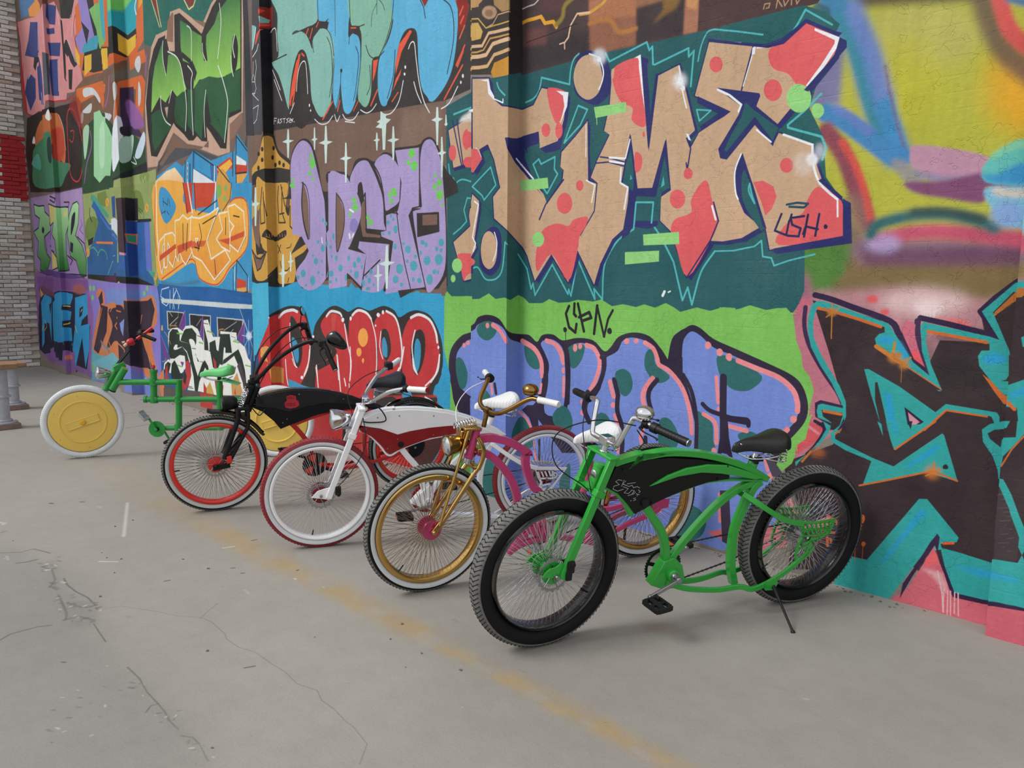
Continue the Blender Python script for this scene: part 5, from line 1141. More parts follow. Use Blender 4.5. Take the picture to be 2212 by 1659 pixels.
s;e8e8ea;;;;4034,356 -2,-3 -2,-2 -3,1 -1,4 1,3 3,2 2,-2
s;e8e8ea;;;;3401,352 -2,-4 -5,-1 -5,1 -2,3 2,3 5,2 5,-1
s;e8e8ea;;;;3746,402 -1,-2 -2,-1 -3,1 -1,2 1,3 3,1 2,-1
s;eda24f;;;;3703,365 -8,-20 -19,-10 -18,8 -7,19 8,21 19,9 18,-7
s;eda24f;;;;3668,319 -4,-10 -10,-5 -9,3 -4,10 4,10 10,4 10,-3
s;eda24f;;;;3681,294 -2,-5 -4,-3 -4,2 -2,5 2,5 4,3 5,-2
p;eda24f;;;;3671,292 9,1 -3,-10
p;dda05a;;;;3102,307 28,-4 -22,-24 -10,-25 -21,-6 6,29 -16,16
l;a53434;;;2;3070,272 38,7
p;b83434;;;;2904,89 -71,73 83,108 130,42 -25,-154 -108,-39
p;33302f;;;;3406,257 93,30 9,56 25,-32 -35,-40 -78,-29
r;e8e8ea;;;6;3534,298 9,-58 6,-55
r;e8e8ea;;;5;3607,330 1,-60 -7,-46
l;e8e8ea;;;6;3410,257 8,-76
r;e8e8ea;;;5;3211,262 4,-57 8,-30
r;e8e8ea;;;6;3370,306 -14,-56 -26,-35
s;e8e8ea;;;;3326,210 -3,-5 -6,-2 -7,1 -2,4 3,5 6,2 6,-1
r;e8e8ea;;;5;3878,347 -14,-51 -23,-32
r;e8e8ea;;;5;3918,317 4,-27 15,-15
r;e8e8ea;;;5;4035,336 -17,-54 -45,-37
r;dfe0e4;;;5;3972,213 34,-10 20,-16
l;e8e8ea;;;6;3572,228 7,-21
l;e8e8ea;;;4;3598,215 0,-11
r;e8e8ea;;;4;3257,268 12,-19 18,-8
p;3f93bd;;;;3227,196 101,-14 84,-4 -187,-23
p;3f93bd;;;;3863,218 40,12 18,-34 -45,-13
s;33302f;;;;3984,138 46,49 20,-13 -4,-81 -84,-97 -44,21
p;2f9ac6;;;;4051,358 28,-76 -1,-89 -48,-6 -12,52 29,53
p;dda05a;;;;3066,300 62,4 -29,-29 19,-26 -54,17
p;c98a45;;;;3104,241 47,-5 45,-6 -3,-54 -55,3 -15,40
p;dda05a;;;;3103,235 27,-5 -21,-12
p;b03638;;;;3373,109 249,35 -88,-66 -41,-37 -124,-31
s;33302f;;;;3710,149 25,26 49,17 47,5 27,-30
s;b83434;;;;3783,158 24,17 42,5 18,-15
l;cfd4da;;;3;3773,156 34,22 46,8
p;70605a;;;;-579,2363 430,-106 383,-95 406,-92 292,-68 279,-69 453,-113 146,-14 201,-46 196,-48 181,-45 168,-41 156,-39 145,-36 232,-58 -49,-680 -242,17 -155,11 -167,12 -180,12 -195,14 -213,14 -137,2 -449,32 -280,19 -310,22 -391,24 -386,26 -435,31 -494,34
p;4f74a0;;;;83,2161 161,-39 264,-64 -131,-11 -21,-38 -259,20
p;d38a4a;;;;248,2046 109,12 213,-15 15,-116 -324,78
p;7d4a3c;;;;508,2058 118,-27 65,-5 117,-28 112,-27 108,-26 24,-62 -109,17 -113,17 -118,19 -81,2 -27,34 -48,43
p;b03038;;;;-11,2037 110,-22 -31,-231 32,-166 40,-134 -99,26 -34,164 33,235
p;cf8a8c;;;;18,2028 197,-25 328,-50 89,38 134,-13 87,-101 167,-37 61,83 73,-17 -16,-110 -90,-68 65,-145 20,-65 -82,-28 -58,-4 -113,11 -20,-36 -114,17 -105,15 -74,5 -37,-47 -217,32 -88,-11 -127,26 -22,144 -23,144 1,120
p;363f78;;;;272,1973 249,-55 -17,-155 -203,12 -178,46 91,68
p;363f78;;;;642,1994 154,-45 -38,-87 -101,26 -22,39
p;363f78;;;;635,1869 103,-17 5,-30 -107,17
p;363f78;;;;637,1797 191,-38 -26,-63 -159,33
p;363f78;;;;210,1703 90,-43 -18,-102 -122,-53 -89,118 62,66
p;363f78;;;;498,1741 41,-82 -15,-177 -183,59 1,173
p;363f78;;;;642,1710 127,-22 -21,-184 -107,18 -6,125
p;4d5560;;;;562,1755 75,-20 -4,-211 -84,7
p;26262c;;;;874,1973 165,-40 -42,-92 -133,30
p;26262c;;;;846,1871 27,-13 22,-148 -10,-157 -31,23 1,142
p;26262c;;;;888,1761 45,-9 135,-147 -52,-5 -140,107
p;26262c;;;;926,1606 67,-10 -31,-95 -44,11
p;26262c;;;;301,1779 193,-29 -147,-14 -37,-35 -35,29
l;c9cfdc;;;4;622,1950 -32,-160
l;c9cfdc;;;5;524,1928 -30,-149
l;c9cfdc;;;4;796,1949 27,-101
l;c9cfdc;;;5;762,1682 -15,-153
l;c9cfdc;;;5;519,1741 24,-149
l;c9cfdc;;;4;933,1755 110,-132
l;c9cfdc;;;5;154,1685 72,23
l;c9cfdc;;;4;1057,1831 -55,-80
l;c9cfdc;;;5;500,1554 11,-70
l;a8946c;;;4;209,1979 11,-68 -91,-67
l;a8946c;;;3;784,1501 35,49
l;a8946c;;;3;817,1485 37,63
l;d98c8c;;;10;884,1856 1,-109 132,80
l;d98c8c;;;12;883,1571 55,96 45,-64
l;b02a30;;;8;566,1495 75,-4 105,-12 115,-15 129,7
l;b02a30;;;8;82,1781 -43,-133 46,-144 96,-34 131,7 224,-27
r;a82a30;;;8;1148,1874 -101,-68 14,-94 52,-129
p;d06a3a;;;;1087,1875 113,28 94,-22 91,-22 286,-70 82,-20 37,3 32,5 79,-19 76,-18 73,-18 -17,-175 -107,-46 -72,4 -51,-6 -26,-15 -57,-4 -326,18 -231,29 -90,95
p;2a2628;;;;846,1989 252,-61 -70,-73 -169,16
p;8f7fc0;;;;1132,1920 133,-33 47,-112 62,-114 -87,-25 -172,12 -56,83 113,27
p;2b2b31;;;;1249,1891 97,-23 27,-122 25,-132 -31,6 -60,130
p;78b56a;;;;1286,1818 100,4 294,-45 -18,-195 -264,32 -31,97
p;3fa5b5;;;;1623,1800 57,-23 -2,-189 -39,38
s;3f9ab0;;;;1191,1677 187,5 -28,-64 -184,20
p;2a2730;;;;1161,1793 108,-67 -44,-56 -26,49
p;2a9fae;;;;1723,1766 60,-3 33,10 86,-17 85,-18 -31,-127 -84,-11 -84,24 -70,26
p;7cc66a;6;;;1725,1776 56,-6 30,7 71,-14 79,-19 -128,-28 -45,-8 -60,-1
r;c9e0e6;;;10;1979,1730 -24,-32 9,-31
p;2c2c2c;;;;1717,1645 67,-7 24,-12 50,-24 98,9 1,-39 -113,-61 -61,13 -70,7 -52,-40 -361,34 -165,41 49,74 90,-9 88,-8 283,-48 66,-13
p;dcb23f;;;;1788,1614 67,-31 97,5 -14,-51 -93,-21 -57,24
p;dcb23f;;;;1181,1624 102,-9 -13,-68 -106,-14
p;dcb23f;;;;1413,1606 283,-46 -7,-84 -61,0 -5,30 -205,69
p;dcb23f;;;;1052,1699 61,-62 -9,-43 -48,31
p;dca040;;;;2000,1734 50,-12 -10,-25 -48,-18
p;765846;;;;1163,1527 94,-6 91,-7 287,-43 82,-5 60,11 27,24 55,13 174,-10 -4,-129 -71,-225 -110,-89 -41,-22 -22,-26 -27,-25 -62,-19 -64,-20 -268,-4 -342,37 -10,514
p;6e675f;6;;;1713,1441 66,8 30,21 72,5 82,-1 17,-66 -83,9 -83,9 -31,-11 -59,-1
p;cf6a38;;;;1030,1493 375,-24 243,-57 -16,-33 -216,-2 -16,-36 -68,81 -244,-6 -42,-121 -38,92
p;cf6a38;;;;1776,1404 36,16 88,-3 94,-7 35,-35 -59,-187 -80,61 30,115 -96,16 -39,-5 -17,-123 -63,-43 13,28 13,27 13,27 12,27 11,27 5,29
p;cf6a38;;;;1859,1514 175,-5 19,-52 -189,-4
p;3a2748;;;;1785,1380 30,8 79,-10 -8,-153 98,-78 -88,21 -83,19 -33,6
s;8f5fa0;5;0.9;;1812,1335 123,-57 56,-82 -148,19
r;9a5fa0;;;11;1698,1439 -65,-117 -256,-15
r;9a5fa0;;;9;2056,1481 -23,-77
s;c9cdd0;;;;1938,1489 41,2 7,-41 -30,-23 -36,36
s;c9cdd0;;;;1135,1476 136,-17 90,-58 -5,-26 -74,50 -137,10
s;c9cdd0;;;;1135,1380 107,12 -25,-41 -120,18
s;c9cdd0;;;;1736,1397 35,1 -3,-61 -28,-6
s;c9cdd0;;;;1951,1389 22,-34 -7,-48 -29,-15
s;c9cdd0;;;;1413,1323 273,-45 -19,-28 -44,11
s;c9cdd0;;;;1078,1366 35,-5 -17,-43 -26,9
r;c8cccf;;;8;1755,1334 -27,-77 5,-103
p;2b211f;;;;76,1475 122,1 118,0 224,-16 97,-1 105,-5 125,-11 151,-5 64,-147 -24,-312 -304,23 -111,8 -76,2 -242,19 -139,10 -144,11 -40,237
s;b8663a;;;;204,1306 122,115 293,9 100,-19 64,-82 14,-122 -52,-56 -159,136
s;b0402c;6;;;634,1345 130,-13 14,-123 -138,-49 -12,92
s;3f7a5a;;;;131,1208 71,92 395,35 28,-146 238,-50 -91,-52 -145,-53 -480,44
s;4fa08a;;;;107,1210 132,46 55,-65 -31,-30
s;213a3a;;;;544,1292 66,4 -7,-123 -60,18
s;dfe2e2;;;;540,1417 63,34 29,-44 -22,-18
s;dfe2e2;;;;148,1326 45,34 14,-41
r;c8cccf;;;4;719,1411 65,-76 16,-116
r;c8333a;;;8;854,1380 46,35 89,-31 69,-119 18,-100 -56,-100 -80,-23 -87,50 -11,140 12,148
r;c8333a;;;5;896,1303 56,-7 -29,-50 -54,19
s;8f2f2a;7;0.7;;903,1432 102,31 98,-61 -21,-111 -132,87
p;55352f;;;;1063,1002 106,-8 102,-8 99,-8 293,-24 -4,-26 -302,23 -107,8 -112,8 -117,9
p;2a4a30;;;;1073,1246 118,59 174,25 273,-66 70,-35 47,-34 23,-28 31,10 70,-2 114,-64 -1,-104 -67,-9 -68,-9 -51,-14 -26,-18 -46,-14 -74,-10 -302,22 -108,7 -112,7 -117,7
s;a8cdae;;;;1098,1283 90,5 -57,-118 -41,-24
p;9ad0a0;;;;1267,1344 84,-1 37,-34 237,-62 36,-32 50,-58 -69,-149 -263,25 -87,-26 -78,40
s;b4dcb8;;;;1336,1258 68,18 -32,-187 -65,6
s;dfe6ee;;;;1705,1209 78,45 -3,-153 -41,-50 -63,-20
s;a9c8b8;;;;1778,1162 86,10 -41,-93 -55,-20
s;c6d6e6;;;;1866,1085 108,88 22,-37 -63,-63
r;8f5aa0;;;10;1201,1264 4,-74 -85,-76 -53,-89
s;2a2530;;;;1781,1213 75,0 -19,-33 -53,-2
r;dfe2ee;;;5;1820,1064 61,-16 -30,34
p;25292b;;;;1670,995 88,7 35,17 43,15 82,6 79,6 7,-45 -78,-2 -81,-2 -48,-9 -30,-12 -85,-3
p;24665c;;;;2044,1724 872,-210 -19,-246 -774,233 -86,26
l;173f3c;;;2;2060,1697 4,-4
l;173f3c;;;2;2174,1642 5,-4
l;173f3c;;;2;2284,1589 4,-3
l;173f3c;;;2;2389,1539 4,-4
l;173f3c;;;2;2490,1491 3,-4
l;173f3c;;;2;2586,1445 4,-4
l;173f3c;;;2;2085,1674 4,-4
l;173f3c;;;2;2198,1620 5,-4
l;173f3c;;;2;2307,1568 4,-4
l;173f3c;;;2;2411,1518 4,-3
l;173f3c;;;2;2511,1471 4,-4
l;173f3c;;;2;2620,1560 3,-3
l;173f3c;;;2;2110,1652 4,-4
l;173f3c;;;2;2222,1598 5,-4
l;173f3c;;;2;2330,1547 4,-4
l;173f3c;;;2;2433,1498 4,-4
l;173f3c;;;2;2532,1451 4,-3
l;173f3c;;;2;2640,1540 3,-3
l;173f3c;;;2;2134,1629 5,-4
l;173f3c;;;2;2246,1577 4,-4
l;173f3c;;;2;2353,1526 4,-3
l;173f3c;;;2;2455,1478 4,-4
l;173f3c;;;2;2567,1568 3,-4
l;173f3c;;;2;2659,1521 4,-3
l;173f3c;;;2;2159,1607 4,-4
l;173f3c;;;2;2269,1555 5,-3
l;173f3c;;;2;2375,1505 4,-3
l;173f3c;;;2;2476,1458 4,-4
l;173f3c;;;2;2587,1548 4,-3
l;173f3c;;;2;2069,1639 4,-4
l;173f3c;;;2;2183,1585 5,-3
l;173f3c;;;2;2293,1534 4,-4
l;173f3c;;;2;2397,1485 4,-4
l;173f3c;;;2;2512,1576 4,-4
l;173f3c;;;2;2607,1528 4,-3
l;173f3c;;;2;2094,1617 4,-4
l;173f3c;;;2;2207,1564 5,-4
l;173f3c;;;2;2316,1513 4,-4
l;173f3c;;;2;2435,1605 4,-4
l;173f3c;;;2;2533,1556 4,-4
l;173f3c;;;2;2628,1509 3,-4
l;173f3c;;;2;2119,1594 4,-3
l;173f3c;;;2;2231,1542 4,-4
l;173f3c;;;2;2338,1492 5,-3
l;173f3c;;;2;2457,1584 4,-3
l;173f3c;;;2;2554,1536 4,-4
l;173f3c;;;2;2648,1489 3,-3
l;173f3c;;;2;2143,1572 5,-3
l;173f3c;;;2;2255,1521 4,-4
l;173f3c;;;2;2377,1613 4,-3
l;173f3c;;;2;2478,1564 4,-4
l;173f3c;;;2;2575,1516 3,-3
l;173f3c;;;2;2052,1604 5,-4
l;173f3c;;;2;2168,1550 4,-3
l;173f3c;;;2;2278,1500 4,-4
l;173f3c;;;2;2400,1592 4,-3
l;173f3c;;;2;2499,1543 4,-3
l;173f3c;;;2;2595,1496 4,-3
l;173f3c;;;2;2077,1581 5,-4
l;173f3c;;;2;2192,1529 4,-4
l;173f3c;;;2;2318,1622 4,-3
l;173f3c;;;2;2421,1572 4,-4
l;173f3c;;;2;2520,1523 4,-3
l;173f3c;;;2;2615,1477 4,-3
l;173f3c;;;2;2103,1559 4,-4
l;173f3c;;;2;2234,1653 4,-3
l;173f3c;;;2;2341,1601 4,-3
l;173f3c;;;2;2443,1551 4,-3
l;173f3c;;;2;2541,1503 4,-3
l;173f3c;;;2;2636,1458 3,-4
p;7a2f2a;;;;2129,1694 54,-13 40,-114 -36,49
l;e0c884;;;6;2183,1681 17,-58 22,-64
l;e0c884;;;5;2129,1694 76,-132
p;7a2f2a;;;;2452,1617 93,-22 -24,-28 -31,11
l;e0c884;;;6;2441,1620 48,-55 42,3 24,24
p;c2a08c;;;;2009,1281 29,64 72,158 55,36 131,-5 19,62 90,-7 102,-57 88,-49 32,22 53,37 50,17 52,-13 52,-12 50,-13 147,-36 -3,-26 -2,-26 -3,-26 -2,-27 -102,-5 -2,-28 -3,-27 -3,-28 -3,-27 -2,-28 -3,-28 -3,-28 -3,-28 -2,-28 -102,-27 -8,-98 -96,-3 -264,74 -130,61 -185,-117 -103,5
p;8c6a58;;;;2288,1567 49,24 11,-11 -18,-103 -62,17
p;8a6754;;;;2516,1525 138,-47 -30,-10 -58,29
p;2c2c2c;;;;2024,1289 49,127 61,73 53,31 72,-1 -19,-55 103,-25 10,136 50,-3 91,-55 98,-63 44,36 52,38 60,26 168,-40 -30,-384 -101,-10 -27,-105 -48,8 -82,71 -28,21 4,-56 -50,8 -40,24 -34,-13 -43,5 -41,28 -75,41 -21,17 -185,-115 -63,11 -23,116
g;2e6b40;;;8fc45a;2104,1363 33,60 97,83 -6,-45 25,-87 20,65 69,-9 51,-45 16,-56 28,-49 -81,-23 -53,40 -42,-53 -91,46 -94,-48
p;295236;;;;2075,1233 89,11 22,-22 56,-36 33,-28 -51,-26 -131,-52 -20,46
g;2f6e45;;;93c95c;2405,1545 68,-32 39,-30 79,-37 -5,-54 26,-39 19,88 71,27 32,33 86,28 87,-17 -18,-235 -100,-6 -47,0 -186,24 -56,-26 20,84 -104,37 -16,56
p;2b5a3a;;;;2512,1276 43,15 82,2 114,-28 29,8 108,0 -10,-134 -82,0 -10,43 11,-35 -24,-63 -32,-38 -45,36 -75,48 -14,62 25,47 -35,-46 -27,-65 -16,-55 -59,43 10,91
p;2b5236;;;;2310,1259 93,17 32,-14 -26,-135 -87,39 -17,48
p;2b5a3a;;;;2447,1278 53,-13 -17,-161 -50,38
p;2c2c2c;;;;2228,1507 41,-4 18,-44 -35,-94 -21,22
p;2c2c2c;;;;2589,1425 31,6 12,-82 -30,6
s;2c2c2c;;;;2839,1386 23,7 15,-42 -14,-61 -28,-19 -10,50
p;2c2c2c;;;;2303,1297 30,-41 -45,-90 -74,85
p;b39a86;;;;2219,1241 36,-1 -17,-44
p;2c2c2c;;;;2611,1234 16,-45 14,-66 -50,7
p;2c2c2c;;;;2409,1426 92,-52 37,-50 -25,-31 -14,64 -93,48
p;2c2c2c;;;;2592,1458 19,-12 16,-46 -18,17
r;e3e8e3;;;4;2233,1502 -13,-57 26,-79
r;e3e8e3;;;5;2275,1452 77,-33 40,-43 25,-75 13,-83 -19,-94
r;e3e8e3;;;4;2467,1510 34,-29 -9,-106
r;e3e8e3;;;5;2457,1364 39,-33 -14,-32 -4,-88 2,-111
r;e3e8e3;;;4;2746,1527 8,-63 -21,-76 -18,-46
r;e3e8e3;;;5;2717,1317 33,-56 32,-75 -10,-60 -27,-86
r;e3e8e3;;;4;2594,1420 1,-34 22,-34
r;e3e8e3;;;5;2854,1395 -17,-36 11,-38
r;e3e8e3;;;4;2821,1330 1,-41 12,-30
r;e3e8e3;;;5;2183,1293 0,-52 36,-52 51,-25
r;e3e8e3;;;4;2297,1298 -35,-45
r;e3e8e3;;;4;2607,1248 -22,-74 1,-96
p;4a4d54;;;;2292,1100 132,-38 264,-69 206,7 10,22 11,21 109,8 -2,-23 -2,-23 -100,-12 -2,-24 -2,-24 -241,15 -189,72 -302,-24 -78,-22 19,47 116,45
p;7a5f52;;;;2136,1022 92,48 78,56 75,-46 231,-44 3,26 -64,-24 -128,15 -112,17 -73,-25 -78,-35
p;8a6a5a;;;;2793,1098 93,28 6,-33 -76,-47 -28,-5
p;33353a;;;;3023,1487 32,-8 17,-457 -157,20 0,34 1,34 1,34 0,34 1,34 1,34 1,34 0,33 1,34 99,12 1,32 0,32 1,32
l;16301c;;;2;2665,1166 7,-26
l;16301c;;;2;2683,1155 7,-30 20,1
l;16301c;;;2;2701,1136 16,-36
l;16301c;;;2;2100,1133 9,-30
l;16301c;;;2;2126,1139 9,-30
p;97a56a;;;;1683,984 96,4 46,14 166,0 105,5 -16,-127 -80,6 -83,5 -85,6 -41,-1 -45,0 -91,6
p;8ea062;;;;1663,954 89,-5 40,3 41,2 83,-5 81,-4 78,-5 -8,-59 -78,5 -81,6 -84,6 -35,-2 -45,0 -89,6
p;c88aa0;;;;1693,952 88,-15 -1,-21 -92,5
s;7f9450;;;;1907,984 30,18 80,-8 -20,-48 -41,-7
l;cbd6b0;;;2;1935,987 10,-26 31,27 9,-31
p;8f9f62;;;;1029,970 120,-1 115,0 111,0 303,-16 89,-2 30,8 51,4 84,-1 80,-2 78,-2 -42,-430 -16,-21 -79,5 -81,4 -65,4 -30,5 -68,4 -289,5 -96,5 -99,6 -103,5 -107,6 24,223
p;6f8444;;;;1250,959 117,3 40,-53 -69,-24 -95,35
s;6f8444;;;;1829,929 83,-7 31,-73 -71,-12
s;667d3e;;;;1068,837 110,12 79,-39 -137,-82 -86,27
s;6f8444;;;;2037,549 37,-21 -29,-20
p;2c5c90;;;;1187,900 52,-32 51,-31 51,-31 49,-30 248,-38 46,-29 -15,-96 86,-5 37,-4 38,-4 81,-5 79,-5 29,-77 -87,3 -90,3 -50,4 -46,4 -94,6 -300,7 -104,7 -109,7 -113,8 22,120 88,34 105,100
p;2c5fa0;;;;1714,798 68,-2 34,3 90,-5 90,-4 2,-241 -78,6 -81,7 -44,6 -31,6 -85,7
p;4a9a80;;;;1163,960 51,-10 182,-108 -19,-15 -236,111
p;2c5fa8;;;;1192,929 52,-33 51,-33 50,-32 49,-31 248,-40 46,-30 -4,-21 -51,29 -253,38 -56,31 -56,31 -57,32 -59,32
r;4a9a80;;;8;1033,598 13,72 87,28 66,-25 14,-18
r;4a9a80;;;7;1196,655 56,28 66,-13 19,-35
p;4f72b8;;;;1281,849 57,-33 56,-32 254,-40 52,-30 -9,-10 -52,31 -254,41 -56,33 -57,35
p;cdd6dc;;;;1390,804 281,12 29,-12 -11,-68 -49,28
p;2c4f8a;;;;1641,913 46,2 -8,-99 -37,7
p;46353f;;;;1693,904 91,-3 -12,-236 -81,-9 9,148
p;1d1a24;;;;1782,903 92,-4 -7,-98 -88,0
p;46353f;;;;1700,804 52,-44 12,-36 6,-35 4,-35 -83,2
p;c88fa8;;;;1699,661 75,-7 -1,-10 -68,3
p;1d2430;;;;1854,807 163,-6 -1,-12 -164,3
p;5f70c0;;;;1935,788 61,-1 4,-218 -67,6
p;1a3f8a;;;;1781,802 72,-5 -20,-237 -52,-12
p;d26a40;;;;1771,743 77,-1 -10,-50 -57,10
p;2f8f70;;;;1778,736 59,-1 -12,-34 -41,6
l;de7a42;;;11;1198,720 115,-5 309,-12
p;1f2022;;;;1016,562 282,-7 92,-2 287,-4 83,-2 33,-2 38,-2 201,-36 -178,-4 -55,5 -30,5 -85,4 -292,4 -99,5 -281,14
p;4a2440;;;;1280,549 366,16 -7,-44 -346,5
p;22242a;;;;1067,736 93,14 -24,-34 -65,-10
r;2c2c2c;;;8;1124,893 -7,-35 30,-31
s;dda048;;;;1407,906 -10,-14 -18,-5 -16,7 -5,15 10,14 18,5 16,-7
l;2c2c2c;;;3;1377,915 7,-15
s;dda048;;;;1993,850 -7,-14 -15,-4 -14,6 -4,14 8,13 15,5 13,-7
l;2c2c2c;;;3;1969,857 6,-13
s;dda048;;;;1083,673 -11,-16 -20,-7 -19,7 -5,17 11,16 21,6 18,-7
l;2c2c2c;;;3;1050,680 8,-15
s;dda048;;;;1693,505 -9,-15 -17,-6 -15,6 -5,15 9,14 17,7 16,-6
l;2c2c2c;;;3;1665,511 7,-14
s;dda048;;;;2051,551 -8,-14 -14,-5 -14,5 -4,14 8,14 15,6 13,-6
l;2c2c2c;;;3;2027,557 6,-13
r;2a3a28;;;3;1875,858 53,-24 3,-26
r;2a3a28;;;3;1874,848 38,-23
r;2a3a28;;;3;1879,832 18,-22
p;4a9a80;;;;1941,580 99,-13 -30,-29
l;4fae90;;;5;1644,646 -236,-25 -37,-30 -38,-30
p;8577c4;;;;1029,531 363,-10 298,-2 82,-3 33,-2 69,-2 87,-2 84,-2 30,-72 -26,-367 -82,-8 -85,-8 -74,-6 -31,3 -73,-5 -294,-28 -102,-10 -321,-6
p;5aa0bc;6;;;1029,230 308,-42 42,-150 -392,-37
p;6a8fc8;11;0.7;;1287,491 104,-1 298,1 83,-1 32,-1 68,-1 87,-1 84,0 13,-103 -73,4 -75,5 -76,4 -38,7 -29,7 -82,4 -284,1 -90,5
p;60a8b4;;;;1013,142 217,9 125,-56 -43,-64 -306,-28
s;7ab870;;;;1078,489 -7,-10 -15,-5 -14,4 -4,11 8,10 15,5 13,-5
s;7ab870;;;;1133,490 -8,-11 -15,-4 -13,4 -4,10 8,11 14,4 14,-4
s;7ab870;;;;1106,441 -8,-10 -15,-5 -13,4 -4,10 8,11 15,4 13,-4
s;7ab870;;;;1945,496 -6,-9 -11,-3 -11,3 -3,9 6,9 11,4 10,-4
s;7ab870;;;;1907,472 -6,-9 -11,-4 -11,4 -3,9 6,9 11,4 11,-4
s;c97a50;;;;1143,460 58,30 65,-23 7,-58 103,14 323,-4 34,27 84,-5 156,24 49,-35 3,-78 -60,-50 -10,-81 50,-135 -126,-11 -68,50 -125,13 -331,-43 -59,43 -243,19 15,88 119,162
p;362838;;;;1175,442 59,37 7,-59 -37,-13 101,-9 -38,-125 -143,-123 -69,20 72,96 74,123
s;362838;;;;1320,387 318,30 86,-30 -18,-121 -18,-111 -46,-4 -232,82 -104,-35 -52,-4 103,112
p;362838;;;;1724,438 65,-1 55,-1 85,5 43,14 33,-52 -52,-86 -118,-49 35,-52 98,-101 -81,15 -76,-5 -39,13 -101,4 43,179
p;2a2233;;;;1746,430 70,0 -5,-300 -36,11 -88,2
p;1c1a30;;;;1765,269 43,9 -2,-142 -60,1
l;c97a50;;;7;1219,390 -91,-118
r;c97a50;;;6;1335,375 70,26 274,-16
r;c97a50;;;8;1628,356 -238,-48 278,-88 27,-21
p;7f8fd0;;;;1655,330 64,24 -28,-83 -26,26
l;c97a50;;;7;1849,372 -19,-39
l;c97a50;;;8;1292,221 69,-90 28,-34
l;c97a50;;;7;1124,150 206,-4
l;c97a50;;;8;1885,217 44,-84
l;7d6a70;;;12;1172,220 112,-47
p;8a8f96;6;0.5;;1171,214 118,-17 -24,-38 -83,19
p;3c93c4;;;;2070,901 35,76 77,12 123,26 66,-25 106,52 151,-56 194,14 23,59 75,-62 1,-23 99,-33 1,-22 1,-22 1,-22 0,-23 1,-22 -149,12 -53,3 -53,4 -55,4 -57,5 -58,4 -60,4 -61,5 -64,4 -65,5 -66,5 -69,5 -71,5
g;f0d8b0;;;e08a3c;2054,882 36,76 116,29 85,6 75,-49 27,-67 118,-27
p;c8402f;;;;2675,960 108,23 27,-19 -12,-24 -125,-6
p;e8b04a;;;;2675,951 107,24 22,-19 -83,-35
p;2c6aa0;;;;2476,1033 151,-60 39,-8 -11,-125 -198,14
p;d6dde4;;;;2469,971 172,-64 15,-49 -203,60
p;c5452d;;;;2453,918 213,-57 -1,-21 -263,18
p;3c93c4;;;;2486,1028 131,-49 5,-57 -142,48
l;2c2c2c;;;6;2476,1038 170,-71
l;2c2c2c;;;6;2476,1038 -28,-165
l;2c2c2c;;;8;2439,992 -15,-136
l;2c2c2c;;;6;2396,1006 -28,-146
l;d8dde2;;;6;2417,999 -20,-141
l;c8402f;;;5;2417,994 -1,-9
l;c8402f;;;5;2414,972 -1,-9
l;c8402f;;;5;2412,949 -1,-9
l;c8402f;;;5;2410,926 -1,-9
l;c8402f;;;5;2407,904 -1,-10
l;c8402f;;;5;2405,881 -1,-9
l;dfe2e4;;;8;2656,962 -16,-121
s;d39a44;;;;2672,917 51,30 53,-56 4,-59 -106,7
l;2c2c2c;;;5;2675,960 101,-69 4,-59
s;7fb05c;;;;2710,867 -8,-18 -17,-6 -16,8 -6,19 9,18 17,6 16,-9
s;7fb05c;;;;2761,875 -5,-8 -11,-3 -11,4 -3,10 5,8 11,3 10,-4
l;2c2c2c;;;3;2683,882 -5,-26
l;2c2c2c;;;3;2707,871 29,6
p;3c93c4;;;;2844,1051 76,-58 -8,-48 -83,33
p;c5452d;;;;2827,953 89,-8 -2,-29 -90,4
p;dfe3e8;;;;2830,986 78,-32 -1,-13 -80,12
p;dca050;;;;2824,920 90,-8 -76,-51
l;2c2c2c;;;5;2840,1051 79,-62
l;2c2c2c;;;6;2840,1051 -16,-131 81,-3
l;2c2c2c;;;5;2829,920 -5,-66 79,27
l;2c2c2c;;;6;2808,997 -7,-83
p;3c93c4;;;;2062,941 76,-6 74,-5 71,-5 69,-5 67,-5 66,-5 63,-4 62,-5 60,-4 58,-4 57,-4 55,-4 54,-4 150,-13 -23,-313 -123,-28 -24,-30 -399,-5 -415,26
s;e8a94a;;;;2062,941 302,-15 -7,-70 85,-38 218,-31 148,43 98,-20 -11,-153 -146,-83 -62,-44 -73,-18 -134,27 -60,66 -294,-72 -73,36 -4,173
r;c8402f;;;6;2080,930 -31,-188 13,-102
r;c8402f;;;5;2101,538 104,30 217,51 58,-76 135,-27 73,23 62,44 126,58 31,66 -9,108 -81,18 -47,-13
r;f2d9ad;;;12;2089,949 -14,-208 13,-101
s;3c93c4;;;;2123,916 51,6 68,-39 42,-55 -104,-57 -67,67
l;2c2c2c;;;4;2156,880 2,-35
l;2c2c2c;;;4;2160,865 42,-18 3,29
l;2c2c2c;;;4;2217,871 8,-30
l;2c2c2c;;;4;2142,817 32,8 -8,-14
l;2c2c2c;;;4;2192,821 17,-13
l;2c2c2c;;;4;2137,829 -2,-17
p;c5452d;;;;2364,926 89,-8 -12,-109 -56,-6
p;c5452d;;;;2464,917 206,-17 -58,-83 -148,0
l;dfe2e4;;;10;2409,922 32,-118
l;dfe2e4;;;10;2660,901 -21,-117
l;2c2c2c;;;5;2364,926 32,-124
l;2c2c2c;;;5;2469,917 5,-110
l;2c2c2c;;;5;2494,792 170,43
s;d39a44;;;;2670,900 106,-9 5,-51 -51,-39 -49,3
s;7fb05c;;;;2706,867 -7,-18 -16,-6 -15,8 -5,19 8,18 16,6 15,-9
s;7fb05c;;;;2754,874 -4,-8 -10,-2 -9,4 -3,8 4,7 10,3 9,-4
